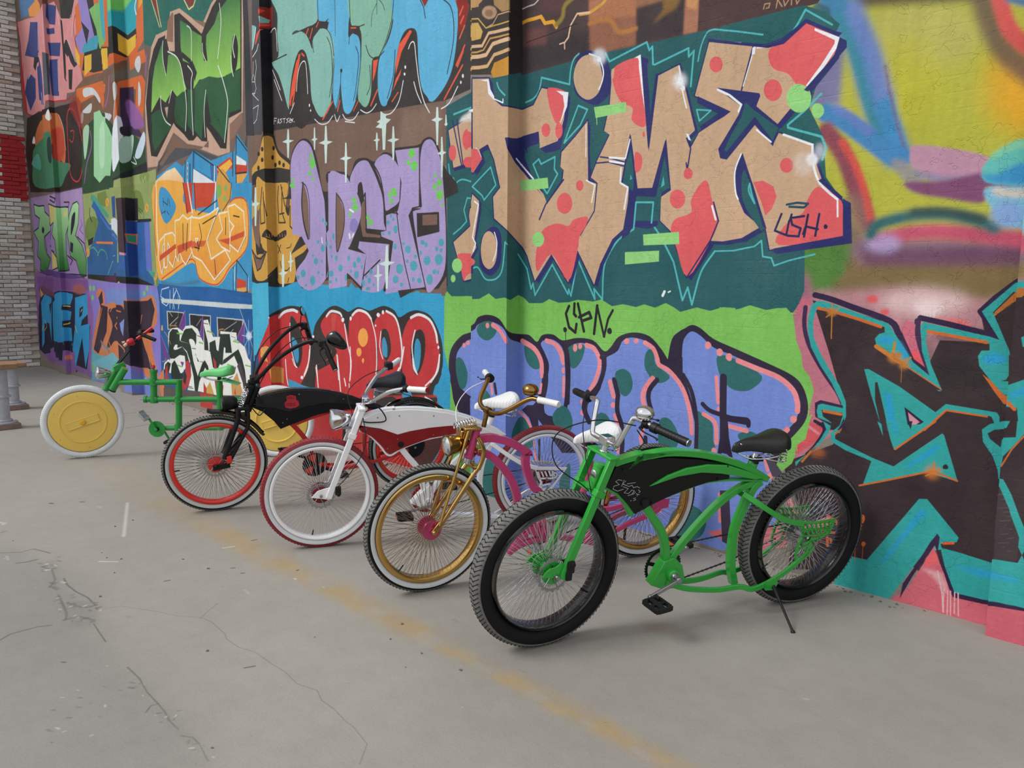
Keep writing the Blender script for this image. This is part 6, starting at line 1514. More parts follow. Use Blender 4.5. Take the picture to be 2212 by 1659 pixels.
s;7fb05c;;;;2741,836 -4,-7 -10,-3 -9,4 -3,8 4,8 10,2 9,-4
l;2c2c2c;;;4;2790,890 -19,-58 -61,-39
p;2c2c2c;;;;2112,694 46,19 11,-16 -35,-23 3,-85 -23,-28 -29,74
l;ece8dc;;;13;2102,700 47,18 10,-15 -34,-24 2,-85 -22,-28 -30,74 27,60
g;efb64a;;;e08a3a;2102,700 47,18 10,-15 -34,-24 2,-85 -22,-28 -30,74
p;2c2c2c;;;;2165,717 80,7 22,-15 -2,-78 -30,-43 -39,25 13,59 -16,20 -19,-104 -25,-4
l;ece8dc;;;13;2155,723 81,6 23,-15 -3,-78 -30,-43 -40,25 14,59 -17,20 -18,-104 -26,-4 16,134
g;efb64a;;;e08a3a;2155,723 81,6 23,-15 -3,-78 -30,-43 -40,25 14,59 -17,20 -18,-104 -26,-4
p;2c2c2c;;;;2281,771 41,2 37,17 43,-21 45,12 -14,-134 -67,-51 -27,15 -31,39 -16,-39 -21,20
l;ece8dc;;;12;2272,776 41,3 37,17 43,-21 46,11 -14,-134 -68,-51 -27,15 -31,39 -16,-39 -21,20 10,140
g;efb64a;;;e08a3a;2272,776 41,3 37,17 43,-21 46,11 -14,-134 -68,-51 -27,15 -31,39 -16,-39 -21,20
p;2c2c2c;;;;2436,777 75,-8 96,12 72,18 -55,-54 -58,-60 35,-78 123,33 35,-35 -134,-71 -108,74 -74,20 -29,47
l;ece8dc;;;12;2428,782 75,-8 96,12 72,18 -55,-54 -57,-61 34,-77 123,33 36,-36 -135,-70 -108,74 -75,20 -28,47 22,102
g;efb64a;;;e08a3a;2428,782 75,-8 96,12 72,18 -55,-54 -57,-61 34,-77 123,33 36,-36 -135,-70 -108,74 -75,20 -28,47
p;2c2c2c;;;;2687,777 77,4 -2,-142 -66,19 -37,28 52,33
l;ece8dc;;;11;2679,782 78,4 -2,-142 -67,19 -37,28 53,33 -25,58
g;efb64a;;;e08a3a;2679,782 78,4 -2,-142 -67,19 -37,28 53,33
p;2c2c2c;;;;2761,799 52,5 66,-29 8,-84 -59,-53 -64,27 13,43 30,20 -36,23
l;ece8dc;;;11;2754,803 52,6 67,-30 7,-84 -59,-53 -64,28 13,42 30,21 -36,23 -10,47
g;efb64a;;;e08a3a;2754,803 52,6 67,-30 7,-84 -59,-53 -64,28 13,42 30,21 -36,23
p;c8502f;;;;2094,640 173,45 -2,-20 -180,-51
p;c8502f;;;;2278,675 151,19 -2,-24 -141,-29
p;d0602f;;;;2429,689 130,0 -24,-22 -120,-6
p;c8502f;;;;2661,686 98,5 -7,-25
p;c8502f;;;;2764,695 112,17 -6,-20 -103,-14
l;2c2c2c;;;6;2346,763 -8,-100
l;2c2c2c;;;6;2392,761 -23,-108
l;2c2c2c;;;5;2480,650 38,54 -17,51
l;2c2c2c;;;5;2533,754 116,25
l;2c2c2c;;;6;2473,688 19,-29 -43,6
l;2c2c2c;;;5;2794,771 46,-7
l;2c2c2c;;;5;2732,766 -6,-60
l;2c2c2c;;;5;2624,611 5,-54
l;ece8dc;;;4;2458,700 27,-1 -21,-16 -6,17
p;3c93c4;;;;2809,608 38,-23 38,-23 135,-23 -101,-42 -118,20
p;c5452d;;;;2804,543 72,-12 -1,-22 -75,-5
p;dca050;;;;2800,504 75,5 -2,-21 -65,-10
l;2c2c2c;;;5;2809,608 78,-56 -5,-68
l;2c2c2c;;;5;2809,608 -20,-126 93,10
l;2c2c2c;;;4;2778,583 -7,-88
l;dfe2e4;;;4;2791,582 -9,-78
l;dfe2e4;;;3;2893,543 -3,-46
l;6fc0e0;;;3;2778,574 10,-105 76,15 52,-21
p;1f5a96;;;;2045,508 538,-1 58,-3 57,-4 56,-3 54,-3 52,-3 52,-3 147,-2 -22,-321 -151,-15 -55,-5 -56,-5 -57,-6 -59,-6 -61,-6 -62,-6 -65,-6 -66,-6 -68,-7 -70,-7 -73,-7 -74,-7 -78,-8 20,368
p;245fa0;;;;2060,518 416,-17 158,2 58,-9 56,-8 55,-8 54,-7 52,-8 148,-6 -1,-24 -150,-1 -54,1 -55,1 -57,2 -58,1 -60,1 -61,2 -63,1 -65,2 -67,2 -69,1 -71,2 -73,2 -76,2
r;4a5a68;7;0.7;11;2099,523 148,-9 232,15
p;c6cfd0;;;;2078,454 186,-6 313,-5 338,-1 106,-8 -157,-3 -60,-1 -62,0 -64,-1 -322,4 -268,3
l;d6e4ee;;;4;2173,503 -78,-10 -16,-31 86,-24 -27,-16 -50,14
l;d6e4ee;;;4;2183,489 -9,-76
l;d6e4ee;;;4;2221,499 -16,-90
l;d6e4ee;;;4;2217,464 28,25 -36,-40 14,-40
l;d6e4ee;;;4;2246,499 37,-39 -24,-55
p;3c3f46;;;;2907,463 133,-2 -10,-29 -116,6
p;9a80b4;;;;33,1019 139,-3 133,-3 238,-11 90,2 78,4 109,-1 105,-1 102,-1 -10,-244 13,-224 -109,6 -113,5 -118,6 -65,5 -122,6 -243,7 -138,6 -92,29 27,209
p;b39ac2;12;0.5;;80,1008 146,-1 139,-1 241,-10 66,7 123,-1 117,-1 113,-2 -16,-279 10,-146 -78,-12 -19,99 -104,64 -93,24 -83,24 -49,21 -99,26 -215,32 -108,28
p;8a5f9e;7;;;23,579 133,-8 129,-7 233,-8 109,-6 62,-7 111,-6 106,-6 104,-6 79,-169 -116,-331 -112,3 -115,4 -105,5 -78,10 -239,-5 -135,4 -208,57
p;7a4f8e;9;;;41,551 153,-3 146,-2 249,-2 72,-1 128,-2 123,-2 118,-2 8,-60 -116,-2 -121,-1 -125,-2 -70,0 -244,-3 -143,-1 -149,-2
l;241f3a;;;15;96,973 94,-16 105,-3 4,-34 196,-76 -143,-39 -98,-24 -1,-54 36,-48 62,-28 -86,-73 -128,14 26,55 -66,29 44,82 -84,58 102,17 39,59 -91,26 -11,55
l;241f3a;;;14;612,927 166,-7 -8,-87 -63,-54 -13,-114 35,-77 -129,-6 -24,84 -3,84 -47,34 86,143
l;241f3a;;;13;789,876 70,54 70,8 29,-17 -32,-95 -60,-59 103,-58 52,-74 -15,-79 -86,-6 -61,87 -94,27 -7,63 -21,45 52,104
l;241f3a;;;14;498,950 114,-23 -26,-68 -81,-22 -7,113
l;241f3a;;;14;494,694 79,-40 10,-52 -204,-25 112,39 2,39 1,39
g;a8d9a0;;;2a7332;96,973 94,-16 105,-3 4,-34 196,-76 -143,-39 -98,-24 -1,-54 36,-48 62,-28 -86,-73 -128,14 26,55 -66,29 44,82 -84,58 102,17 39,59 -91,26
g;a8d9a0;;;2a7332;612,927 166,-7 -8,-87 -63,-54 -13,-114 35,-77 -129,-6 -24,84 -3,84 -47,34
g;a8d9a0;;;2a7332;789,876 70,54 70,8 29,-17 -32,-95 -60,-59 103,-58 52,-74 -15,-79 -86,-6 -61,87 -94,27 -7,63 -21,45
p;c9bd78;;;;498,950 114,-23 -26,-68 -81,-22
p;c9bd78;;;;494,694 79,-40 10,-52 -204,-25 112,39 2,39
s;241f3a;;;;237,840 34,-15 -19,-23 -31,8
s;241f3a;;;;826,861 64,28 -22,-60 -71,-59
p;241f3a;;;;781,739 47,-14 -20,-49 -42,13
l;241f3a;;;8;530,993 92,-19 -21,-21 -76,21
l;241f3a;;;7;713,952 90,-6 -21,-26 -64,7
l;241f3a;;;8;516,836 -13,-38 -12,-38 -123,-36 169,-37
l;241f3a;;;8;267,788 26,-89
l;241f3a;;;7;903,760 106,-40 26,-61
l;241f3a;;;8;122,578 185,-18 245,1 87,1 105,1 271,-7
l;241f3a;;;8;714,665 86,-27 -45,-25
l;241f3a;;;8;271,605 -14,-61
l;241f3a;;;7;862,550 114,-7
p;d0cc80;;;;694,909 70,-7 -17,-30 -61,3
l;241f3a;;;4;977,847 13,-30 -42,-23 52,-26
p;5a3a80;;;;122,578 192,13 242,-11 84,-9 104,-8 250,-20 -255,-6 -148,6 -224,12 -120,11
p;22203a;;;;47,373 69,79 210,-10 250,29 69,-2 120,-2 232,-9 -10,-155 35,-11 -42,-127 -63,-132 -94,18 -87,-33 -78,126 -58,-8 -234,-22 -130,-15 -135,-17 -94,23 10,145
p;6a4560;6;;;70,466 82,36 180,-33 169,-38 -364,8
p;d8a040;;;;98,480 65,-34 -54,-22
s;9f5a5a;6;;;767,473 46,33 117,0 52,-30 -100,-20
p;2f96cc;;;;102,396 85,50 136,-18 -59,-257 -23,103 -46,5 -21,-92 -115,-71 40,166
p;2f96cc;;;;340,401 189,57 88,7 146,-11 -4,-19 -49,-40 -87,-1 -27,-27 127,-10 -30,-47 -90,-8 -7,-33 108,-4 1,-98 -77,4 -317,2 5,125
p;2f96cc;;;;799,436 198,22 -1,-105 -102,-35 -26,-33 147,19 -35,-139 -77,-107 -27,164 -158,-193 -18,118 68,134
p;22203a;;;;867,380 61,14 -29,-51 -51,-14
p;22203a;;;;267,386 50,15 -41,-77
l;d8c25a;;;6;629,387 79,-2
l;d8c25a;;;6;621,283 68,11
l;d8c25a;;;6;331,161 13,-48
l;d8c25a;;;6;117,255 -31,-30
l;d8c25a;;;6;883,362 22,13
l;d8c25a;;;6;768,281 33,-37
p;22203a;;;;145,270 96,4 -63,-172 -70,9
p;22203a;;;;308,159 291,24 -45,-110 -220,-2
p;22203a;;;;601,189 109,4 -54,-62 -44,13
p;8a5f9e;;;;229,119 74,19 2,-97 -71,-6
s;d07a60;4;;;582,102 71,15 38,-17 -70,-15
r;d8c25a;;;4;150,291 40,-33 -55,-31
p;8a5f9e;;;;585,115 154,21 -24,-120 -110,-6
s;d07a60;4;;;602,97 50,17 38,-17 -61,-12
p;1f5a96;;;;2074,405 74,3 72,2 70,2 68,2 66,1 64,2 63,2 60,2 59,1 58,2 55,2 55,1 53,2 150,3 -21,-292 -150,-15 -52,-5 -54,-6 -56,-5 -57,-6 -58,-6 -60,-6 -62,-7 -64,-6 -65,-7 -67,-7 -69,-7 -72,-7 -73,-8
p;c6cfd0;;;;2080,453 147,0 216,-2 259,-3 214,-2 114,-14 -154,-2 -57,-1 -58,0 -61,0 -258,8 -194,-4 -139,4
p;c4cbd4;;;;2914,457 128,2 -1,-15 -21,1
p;bfc6ca;;;;2137,401 181,-1 -16,-73 -164,-8
p;bfc6ca;;;;2367,396 204,-1 -6,-62 -198,-9
p;bfc6ca;;;;2622,391 223,-1 -17,-66 -206,-11
p;2b2c2f;;;;2148,397 158,-1 -15,-67 -144,-6
p;2b2c2f;;;;2375,392 189,-1 -8,-58 -181,-9
p;2b2c2f;;;;2629,387 207,-2 -16,-61 -189,-10
s;6a4088;;;;2258,331 60,69 7,-63
l;c98fc4;;;2;2326,407 -59,-64
l;c98fc4;;;2;2326,407 3,-70
s;6a4088;;;;2467,317 30,66 8,-64 -17,-31
l;c98fc4;;;2;2499,397 -31,-74
p;6a4088;;;;2793,325 57,60 -9,-82 -32,-7
l;c98fc4;;;2;2793,325 60,62 -12,-84
p;6a4088;;;;2059,289 84,-97 -65,-11
l;c98fc4;;;2;2063,290 67,-73
p;5a3a86;;;;2477,240 34,3 -10,-31 -28,-5
l;c4ccd4;;;3;2167,396 29,-18
l;c4ccd4;;;3;2160,339 92,38
l;c4ccd4;;;2;2256,377 10,89
l;c4ccd4;;;2;2214,341 25,14
l;c4ccd4;;;2;2433,348 47,31
l;c4ccd4;;;2;2680,341 109,38
l;c4ccd4;;;2;2741,339 19,10
p;e4e6e2;;;;2073,141 11,27 43,20 23,-2 -14,82 9,39 37,20 62,6 50,-13 32,23 65,6 54,-13 24,-31 25,-22 9,91 40,4 23,-42 17,-25 19,1 45,2 2,23 134,1 3,-27 23,-10 39,-14 20,-39 22,-12 -3,-44 7,-56 -52,-5 -19,-28 -165,-18 -77,-7 -107,-5 -41,4 -115,-5 43,63 -1,61 -93,-57 -124,-11
p;26322b;;;;2144,269 13,38 32,17 54,0 20,-18 -3,-28 108,-9 21,-71 36,-58 55,65 -35,-3 -51,39 -26,28 -101,7 18,25 40,30 64,6 40,-22 -4,-36 -15,-19 -2,-18 23,-41 49,1 18,10 28,-21 16,-40 -44,31 -61,-65 -18,-41 -29,-3 -7,64 -29,64 -25,35 -49,19 -47,-13 -33,-27 -49,-22 -13,24
p;26322b;;;;2151,193 34,31 95,31 48,-25 18,-35 9,-55 -42,-53 -47,-20 27,46 20,48 -8,55 -52,0 -55,-20
p;26322b;;;;2075,122 17,40 33,16 31,-7 -29,-44
p;26322b;;;;2151,129 13,42 33,19 28,-23 27,-30 30,3 -3,-22 -61,-12 -62,1
p;26322b;;;;2502,356 33,-71 3,-35 13,4 -53,-1
p;26322b;;;;2531,250 20,1 20,-63 39,-5 48,47 -20,-13 10,35 -38,9 -9,39 -53,-14 -3,-35
p;26322b;;;;2648,326 80,4 13,-72 -56,-4 2,20 -12,2 -19,-72 -19,1 -15,39
p;26322b;;;;2664,225 131,51 27,-34 20,-43 8,-48 -29,-3 -31,64 -32,36 -76,-34 -26,-7
p;26322b;;;;2309,324 80,13 40,-22 -4,-36 -26,10 -29,2 -23,-17 -72,5
s;e4e6e2;;;;2355,284 30,7 26,-13 4,-36 -18,-31 -11,29
s;e4e6e2;;;;2191,240 21,17 23,1 -1,-12 45,6 -31,-9 -38,-8
s;e4e6e2;;;;2229,201 46,13 27,-23 -20,-45 -44,9
p;b03a3a;;;;2084,97 9,46 23,25 2,-49 6,-22
p;b03a3a;;;;2309,192 38,9 15,-60 -27,-46 -39,-25 -30,-3 -2,46 39,16
p;b03a3a;;;;2575,230 25,-16 3,-32 38,-2 -58,-5
p;262a2c;;;;2291,159 26,-28 -19,-39 -21,10
p;6a4088;;;;2257,188 37,0 -17,-23
p;c3955a;;;;2725,139 52,47 15,-27 31,-56 -96,-11
p;b83a34;;;;2478,121 44,-43 -48,-5
p;c8a050;;;;2503,100 36,27 35,-50 -73,-4
p;b03a3a;;;;2580,137 58,5 35,-37 -27,-21 -52,-6
p;c8482e;;;;2746,101 11,24 6,-29
p;e4e6e2;;;;2663,139 61,-6 3,-41 -81,-8
p;b03a3a;;;;2830,124 25,16 22,-11
p;4a4048;;;;2779,211 25,18 46,-78 -26,-30 -3,27
p;7a5a90;;;;2723,198 49,10 -14,-27 -30,-2
l;7ab848;;;6;2237,308 56,0
l;7ab848;;;6;2453,282 34,-3
l;7ab848;;;6;2532,332 39,-4
l;7ab848;;;6;2756,304 47,-3
l;7ab848;;;6;2225,170 45,-3
l;7ab848;;;6;2700,210 54,-4
l;7ab848;;;5;2846,219 43,-2
l;26322b;;;3;2436,309 33,-4
l;26322b;;;3;2502,362 40,-2
l;26322b;;;3;2381,253 35,0
l;26322b;;;2;2740,322 35,-5
l;26322b;;;2;2763,310 26,-1
l;26322b;;;3;2320,88 43,1
l;26322b;;;3;2327,82 50,2
r;cfa040;;;3;2166,320 2,16 31,3 38,0
r;cfa040;;;3;2101,308 30,-18 35,-33
r;cfa040;;;3;2639,328 1,14 38,4
r;cfa040;;;3;2565,330 25,-7 6,-11
r;cfa040;;;2;2849,298 10,-21 10,-24
r;cfa040;;;3;2061,173 33,6 9,13
r;cfa040;;;2;2884,236 27,55 6,17
p;d6b060;;;;2073,335 12,1 1,-23 -20,-1
s;cfe2f2;5;0.8;;2905,332 -7,-11 -16,-5 -16,4 -6,10 8,11 16,5 16,-4
l;cfe2f2;;;2;2884,389 -6,-127
l;cfe2f2;;;2;2855,379 55,-93
l;cfe2f2;;;2;2829,330 193,-6
l;cfe2f2;;;2;2843,287 78,74
l;cfe2f2;;;2;2819,427 66,-100
p;26272c;5;0.8;;2921,440 120,3 -21,-303 -132,-13
p;55504e;;;;2064,66 195,0 174,11 161,1 326,34 -2,-36 -250,-29 -91,-11 -148,2 -175,-14 -197,-15
p;b03a34;;;;2439,72 122,4 -12,-61 -109,0
p;c97a50;;;;2011,103 62,38 -7,-124 -41,-2
p;5a5250;;;;2062,56 88,-1 -12,-37 -81,-6
p;46aed0;;;;2915,507 157,17 64,3 -1,-23 -1,-24 -1,-24 -2,-24 -1,-24 -2,-24 -19,-22 -19,-23 -19,-22 -19,-23 -20,-24 -119,-31 3,137
p;7f5f98;;;;165,65 120,-8 225,1 110,-7 46,-15 104,-6 101,-6 128,-16 7,38 -118,7 -124,7 -120,8 -276,11
p;6f80c8;;;;1691,128 79,-9 30,-18 54,-13 82,-8 -10,-76 -85,-4 -47,4 -38,7 -90,-5
p;6fb0c0;;;;1015,96 329,76 72,-31 268,-14 -12,-82 -288,-17 -92,2 -95,1 -99,2 -74,26
s;85b870;;;;1050,72 -8,-20 -13,-9 -10,7 -1,19 8,20 13,8 10,-7
s;85b870;;;;1873,65 -7,-16 -13,-7 -12,5 -3,14 7,16 13,8 12,-6
'''
# marks on the concrete (x+10 m, y+1.5 m)
FLOOR = '''
s;7f7e7a;42;0.55;;1570,846 264,58 213,-36 235,-14 183,-3 93,-19 -9,-75 -120,-121 -897,171
s;9f9b93;89;0.35;;1938,978 127,300 529,-193 -33,-178 -235,-9
s;8b867e;78;0.35;;2364,1268 484,73 286,375 58,-293 -349,-350
s;9b9791;198;0.5;;707,986 217,230 573,-78 13,-229
l;a38d68;40;0.22;97;1042,1240 446,-46
l;a38d68;31;0.3;80;1488,1194 238,6
l;a38d68;24;0.45;67;1726,1200 311,-5
l;a38d68;19;0.4;57;2037,1195 183,5
l;a38d68;16;0.5;53;2220,1200 232,-2
l;a38d68;12;0.25;36;2452,1198 197,1
l;a38d68;10;0.42;39;2649,1199 160,-2
l;a38d68;8;0.45;35;2809,1197 130,-6
l;9a968f;12;0.45;28;1702,1211 63,-2
l;a58e66;11;0.45;50;1809,1201 56,-1
l;a58e66;10;0.45;41;1905,1193 52,-1
l;9a968f;9;0.45;34;1954,1206 50,-1
l;a58e66;9;0.45;27;2039,1198 46,-1
l;a58e66;8;0.45;21;2117,1190 42,-1
l;9a968f;8;0.45;38;2158,1202 41,-1
l;a58e66;7;0.45;31;2227,1194 38,0
l;a58e66;7;0.45;26;2291,1188 36,-1
l;9a968f;6;0.45;22;2327,1198 34,0
l;a58e66;6;0.45;17;2384,1192 32,-1
l;a58e66;6;0.45;30;2416,1202 31,-1
l;9a968f;5;0.45;26;2468,1195 29,0
l;a58e66;5;0.45;21;2517,1189 27,0
l;a58e66;5;0.45;18;2545,1199 27,-1
l;9a968f;5;0.45;15;2589,1193 25,-1
l;a58e66;4;0.45;11;2631,1188 23,-1
l;a58e66;4;0.45;22;2656,1196 23,0
l;9a968f;4;0.45;18;2694,1191 21,-1
l;a58e66;4;0.45;15;2729,1186 21,-1
l;a58e66;4;0.45;13;2752,1194 20,0
l;9a968f;4;0.45;10;2784,1189 19,0
l;a58e66;4;0.45;19;2806,1197 18,-1
l;a58e66;3;0.45;16;2836,1192 17,0
l;9a968f;3;0.45;14;2864,1188 17,-1
l;a58e66;3;0.45;12;2884,1195 16,-1
p;8a6a52;19;0.4;;2672,1480 31,19 34,-1 -10,-36 -39,-17
l;6b6762;;0.8;1;2031,883 7,30 45,23 20,11 38,16 32,24 26,5 54,-4 18,-6 37,0 31,10 49,0 34,2 39,-5 34,10 25,-9 28,0 32,-5 19,0 40,-9 25,-27
l;6b6762;;0.8;1;2173,987 -18,22 -16,21
l;5b5854;;0.75;3;2043,744 -12,15 0,20 0,16 9,17
l;5b5854;;0.75;5;1700,845 6,12 -2,20
l;5b5854;;0.75;3;1615,836 22,29 -4,24 50,16
l;5b5854;;0.75;3;1843,884 38,-5 42,1 41,6 42,-1
l;5b5854;;0.75;4;1985,859 22,13 1,15
l;5b5854;;0.75;4;1919,855 42,-6 48,-7 26,-9
l;5b5854;;0.75;4;1752,873 31,8 58,-10 28,-15 24,4
l;5b5854;;0.75;2;2078,860 37,-4 42,-4
l;5b5854;;0.75;2;2258,847 44,0 43,-6 38,-1
l;5b5854;;0.75;2;2383,840 21,-1 27,-4 25,0
l;5b5854;;0.75;2;2392,822 -11,10 2,8
l;5b5854;;0.75;2;2472,832 13,8 18,0
l;5b5854;;0.75;1;2503,840 38,-7
l;5b5854;;0.75;5;2033,831 3,21 30,12
s;7d7a75;9;0.5;;1963,851 27,37 53,-12 44,-16 -37,-29
s;84817b;10;0.45;;1742,876 -2,23 141,-31 59,-1 10,-20 -100,11
s;84817b;5;0.4;;2379,841 66,-2 53,5 17,-11 -71,-5 -55,1
s;86837d;9;0.35;;2260,823 60,23 53,-11 -42,-25
l;5d5b57;;0.55;5;1859,863 -11,-2
l;5d5b57;;0.55;2;2428,834 0,0
l;5d5b57;;0.55;4;2052,850 -3,3
l;bdb9b2;;0.55;2;2537,840 3,1
l;5d5b57;;0.55;3;2341,753 -3,-3
l;5d5b57;;0.55;6;1777,884 3,4
l;5d5b57;;0.55;3;2297,774 4,3
l;77746f;;0.55;6;1718,912 -1,-2
l;77746f;;0.55;2;2509,828 2,4
l;5d5b57;;0.55;2;1998,863 2,4
l;5d5b57;;0.55;5;2050,861 -3,-4
l;bdb9b2;;0.55;5;1777,872 2,7
l;77746f;;0.55;6;1992,857 -5,-1
l;bdb9b2;;0.55;2;2398,760 0,-3
l;6a6763;;0.55;3;2321,766 3,3
l;bdb9b2;;0.55;2;2278,780 -3,-1
l;bdb9b2;;0.55;1;2321,845 2,1
l;bdb9b2;;0.55;6;1743,884 2,-2
l;6a6763;;0.55;3;2351,727 -2,-2
l;77746f;;0.55;2;2517,832 0,-1
l;6a6763;;0.55;6;2007,883 -3,3
l;77746f;;0.55;2;2508,831 1,1
l;bdb9b2;;0.55;4;1984,857 1,-4
l;77746f;;0.55;5;2068,860 -3,0
l;bdb9b2;;0.55;5;1998,870 -1,4
l;6a6763;;0.55;5;2025,872 -5,0
l;5d5b57;;0.55;3;2001,875 -1,-1
l;77746f;;0.55;1;2346,794 5,2
l;77746f;;0.55;1;2488,822 1,-1
l;bdb9b2;;0.55;3;2352,734 5,2
l;6a6763;;0.55;5;2019,882 7,0
l;6a6763;;0.55;2;2323,782 -1,-2
l;6a6763;;0.55;2;2488,835 0,-3
l;77746f;;0.55;2;2420,838 2,0
l;77746f;;0.55;5;2057,848 -3,-5
l;bdb9b2;;0.55;3;2343,791 -3,1
l;6a6763;;0.55;3;2310,838 -7,-3
l;6a6763;;0.55;2;2428,846 -3,1
l;bdb9b2;;0.55;3;1987,840 -5,-2
l;5d5b57;;0.55;5;1968,855 -4,2
l;5d5b57;;0.55;3;2406,834 -1,-4
l;bdb9b2;;0.55;4;1776,874 2,2
l;6a6763;;0.55;6;1880,862 -7,-2
l;bdb9b2;;0.55;3;1759,892 9,1
l;5d5b57;;0.55;3;2306,742 2,2
l;5d5b57;;0.55;3;1936,869 -3,5
l;5d5b57;;0.55;3;1942,848 0,-6
l;5d5b57;;0.55;5;1972,858 5,4
l;77746f;;0.55;2;1988,865 8,1
l;77746f;;0.55;7;1735,875 -7,-1
l;5d5b57;;0.55;3;1866,855 7,-1
l;77746f;;0.55;3;2490,834 1,-2
l;5d5b57;;0.55;2;2044,840 4,-2
l;5d5b57;;0.55;4;2071,858 0,5
l;77746f;;0.55;6;1886,864 4,-1
l;bdb9b2;;0.55;9;1399,887 -7,-2
l;77746f;;0.55;2;2366,777 -1,3
l;5d5b57;;0.55;2;2353,726 4,3
l;5d5b57;;0.55;6;1756,873 -2,6
l;6a6763;;0.55;6;1857,874 0,5
l;6a6763;;0.55;6;1858,867 2,-4
l;6a6763;;0.55;2;2320,836 1,-3
l;bdb9b2;;0.55;2;1780,873 -2,-2
l;5d5b57;;0.55;2;2433,839 -2,2
l;5d5b57;;0.55;5;2020,883 0,6
l;5d5b57;;0.55;2;2380,721 2,1
l;bdb9b2;;0.55;4;2035,883 -4,2
l;bdb9b2;;0.55;3;2420,835 -1,1
l;bdb9b2;;0.55;9;1412,886 -6,4
l;5d5b57;;0.55;2;2499,836 1,1
l;6a6763;;0.55;5;1995,888 3,2
l;bdb9b2;;0.55;2;2367,737 0,3
l;bdb9b2;;0.55;3;2503,829 3,3
l;6a6763;;0.55;2;1993,836 3,0
l;77746f;;0.55;2;2509,842 2,0
l;77746f;;0.55;3;2290,806 3,2
l;bdb9b2;;0.55;3;2026,850 2,-3
l;5d5b57;;0.55;2;2416,850 2,4
l;bdb9b2;;0.55;3;2426,844 -1,2
l;77746f;;0.55;4;1865,865 0,0
l;5d5b57;;0.55;3;1856,868 0,-3
l;6a6763;;0.55;2;2079,854 1,1
l;bdb9b2;;0.55;2;2407,829 0,-2
l;6a6763;;0.55;5;1948,868 0,3
l;5d5b57;;0.55;5;1862,877 -6,-2
l;77746f;;0.55;4;1776,867 -7,2
l;6a6763;;0.55;2;2361,777 2,2
l;bdb9b2;;0.55;3;2037,851 0,-2
l;77746f;;0.55;1;2527,815 1,-1
l;77746f;;0.55;2;2497,835 1,-1
l;5d5b57;;0.55;2;2051,855 2,3
l;6a6763;;0.55;2;2317,820 -4,-3
l;77746f;;0.55;3;1883,860 -1,2
l;bdb9b2;;0.55;3;1931,849 2,3
l;6a6763;;0.55;5;2008,876 -1,2
l;6a6763;;0.55;4;1983,860 -10,-3
l;5d5b57;;0.55;2;1979,863 6,0
l;bdb9b2;;0.55;6;1857,876 10,3
l;5d5b57;;0.55;3;1780,869 3,-3
l;5d5b57;;0.55;3;1956,845 5,2
l;5d5b57;;0.55;2;2493,832 0,-1
l;5d5b57;;0.55;4;2322,832 -6,-3
l;6a6763;;0.55;4;1754,888 6,0
l;5d5b57;;0.55;5;1739,903 7,3
l;6a6763;;0.55;2;2317,843 -2,-2
l;77746f;;0.55;9;1469,877 5,-7
l;77746f;;0.55;5;2028,840 0,1
l;77746f;;0.55;2;2537,821 -1,1
l;6a6763;;0.55;3;1927,849 -2,6
l;6a6763;;0.55;2;2425,826 4,1
l;4d4a45;;0.8;4;2003,1119 3,5
l;4d4a45;;0.8;7;1301,1006 7,3
l;4d4a45;;0.8;7;1339,1061 4,5
l;4d4a45;;0.8;4;1981,1006 2,8
l;4d4a45;;0.8;3;2180,788 4,3
l;4d4a45;;0.8;4;2040,1120 3,4
l;4d4a45;;0.8;5;1885,1220 1,9
l;4d4a45;;0.8;3;2373,960 5,12
l;4d4a45;;0.8;4;2099,1199 -2,4
l;d2cfc9;1;0.55;4;1887,1157 7,21
l;d2cfc9;2;0.55;6;1676,1043 -252,95
l;d2cfc9;;0.55;2;2349,834 1,0
l;d2cfc9;1;0.55;2;2235,829 1,0
l;d2cfc9;1;0.55;3;2200,1192 1,0
l;d2cfc9;1;0.55;4;1797,957 25,24
l;d2cfc9;1;0.55;4;2130,1176 4,0
l;6b6762;5;0.7;11;422,1479 -19,88 89,153 173,116
l;6b6762;5;0.7;12;281,1721 109,101 116,94
l;6b6762;6;0.7;10;84,1587 39,94
l;7b5038;6;0;2;2782,1163 -44,210 105,49
'''

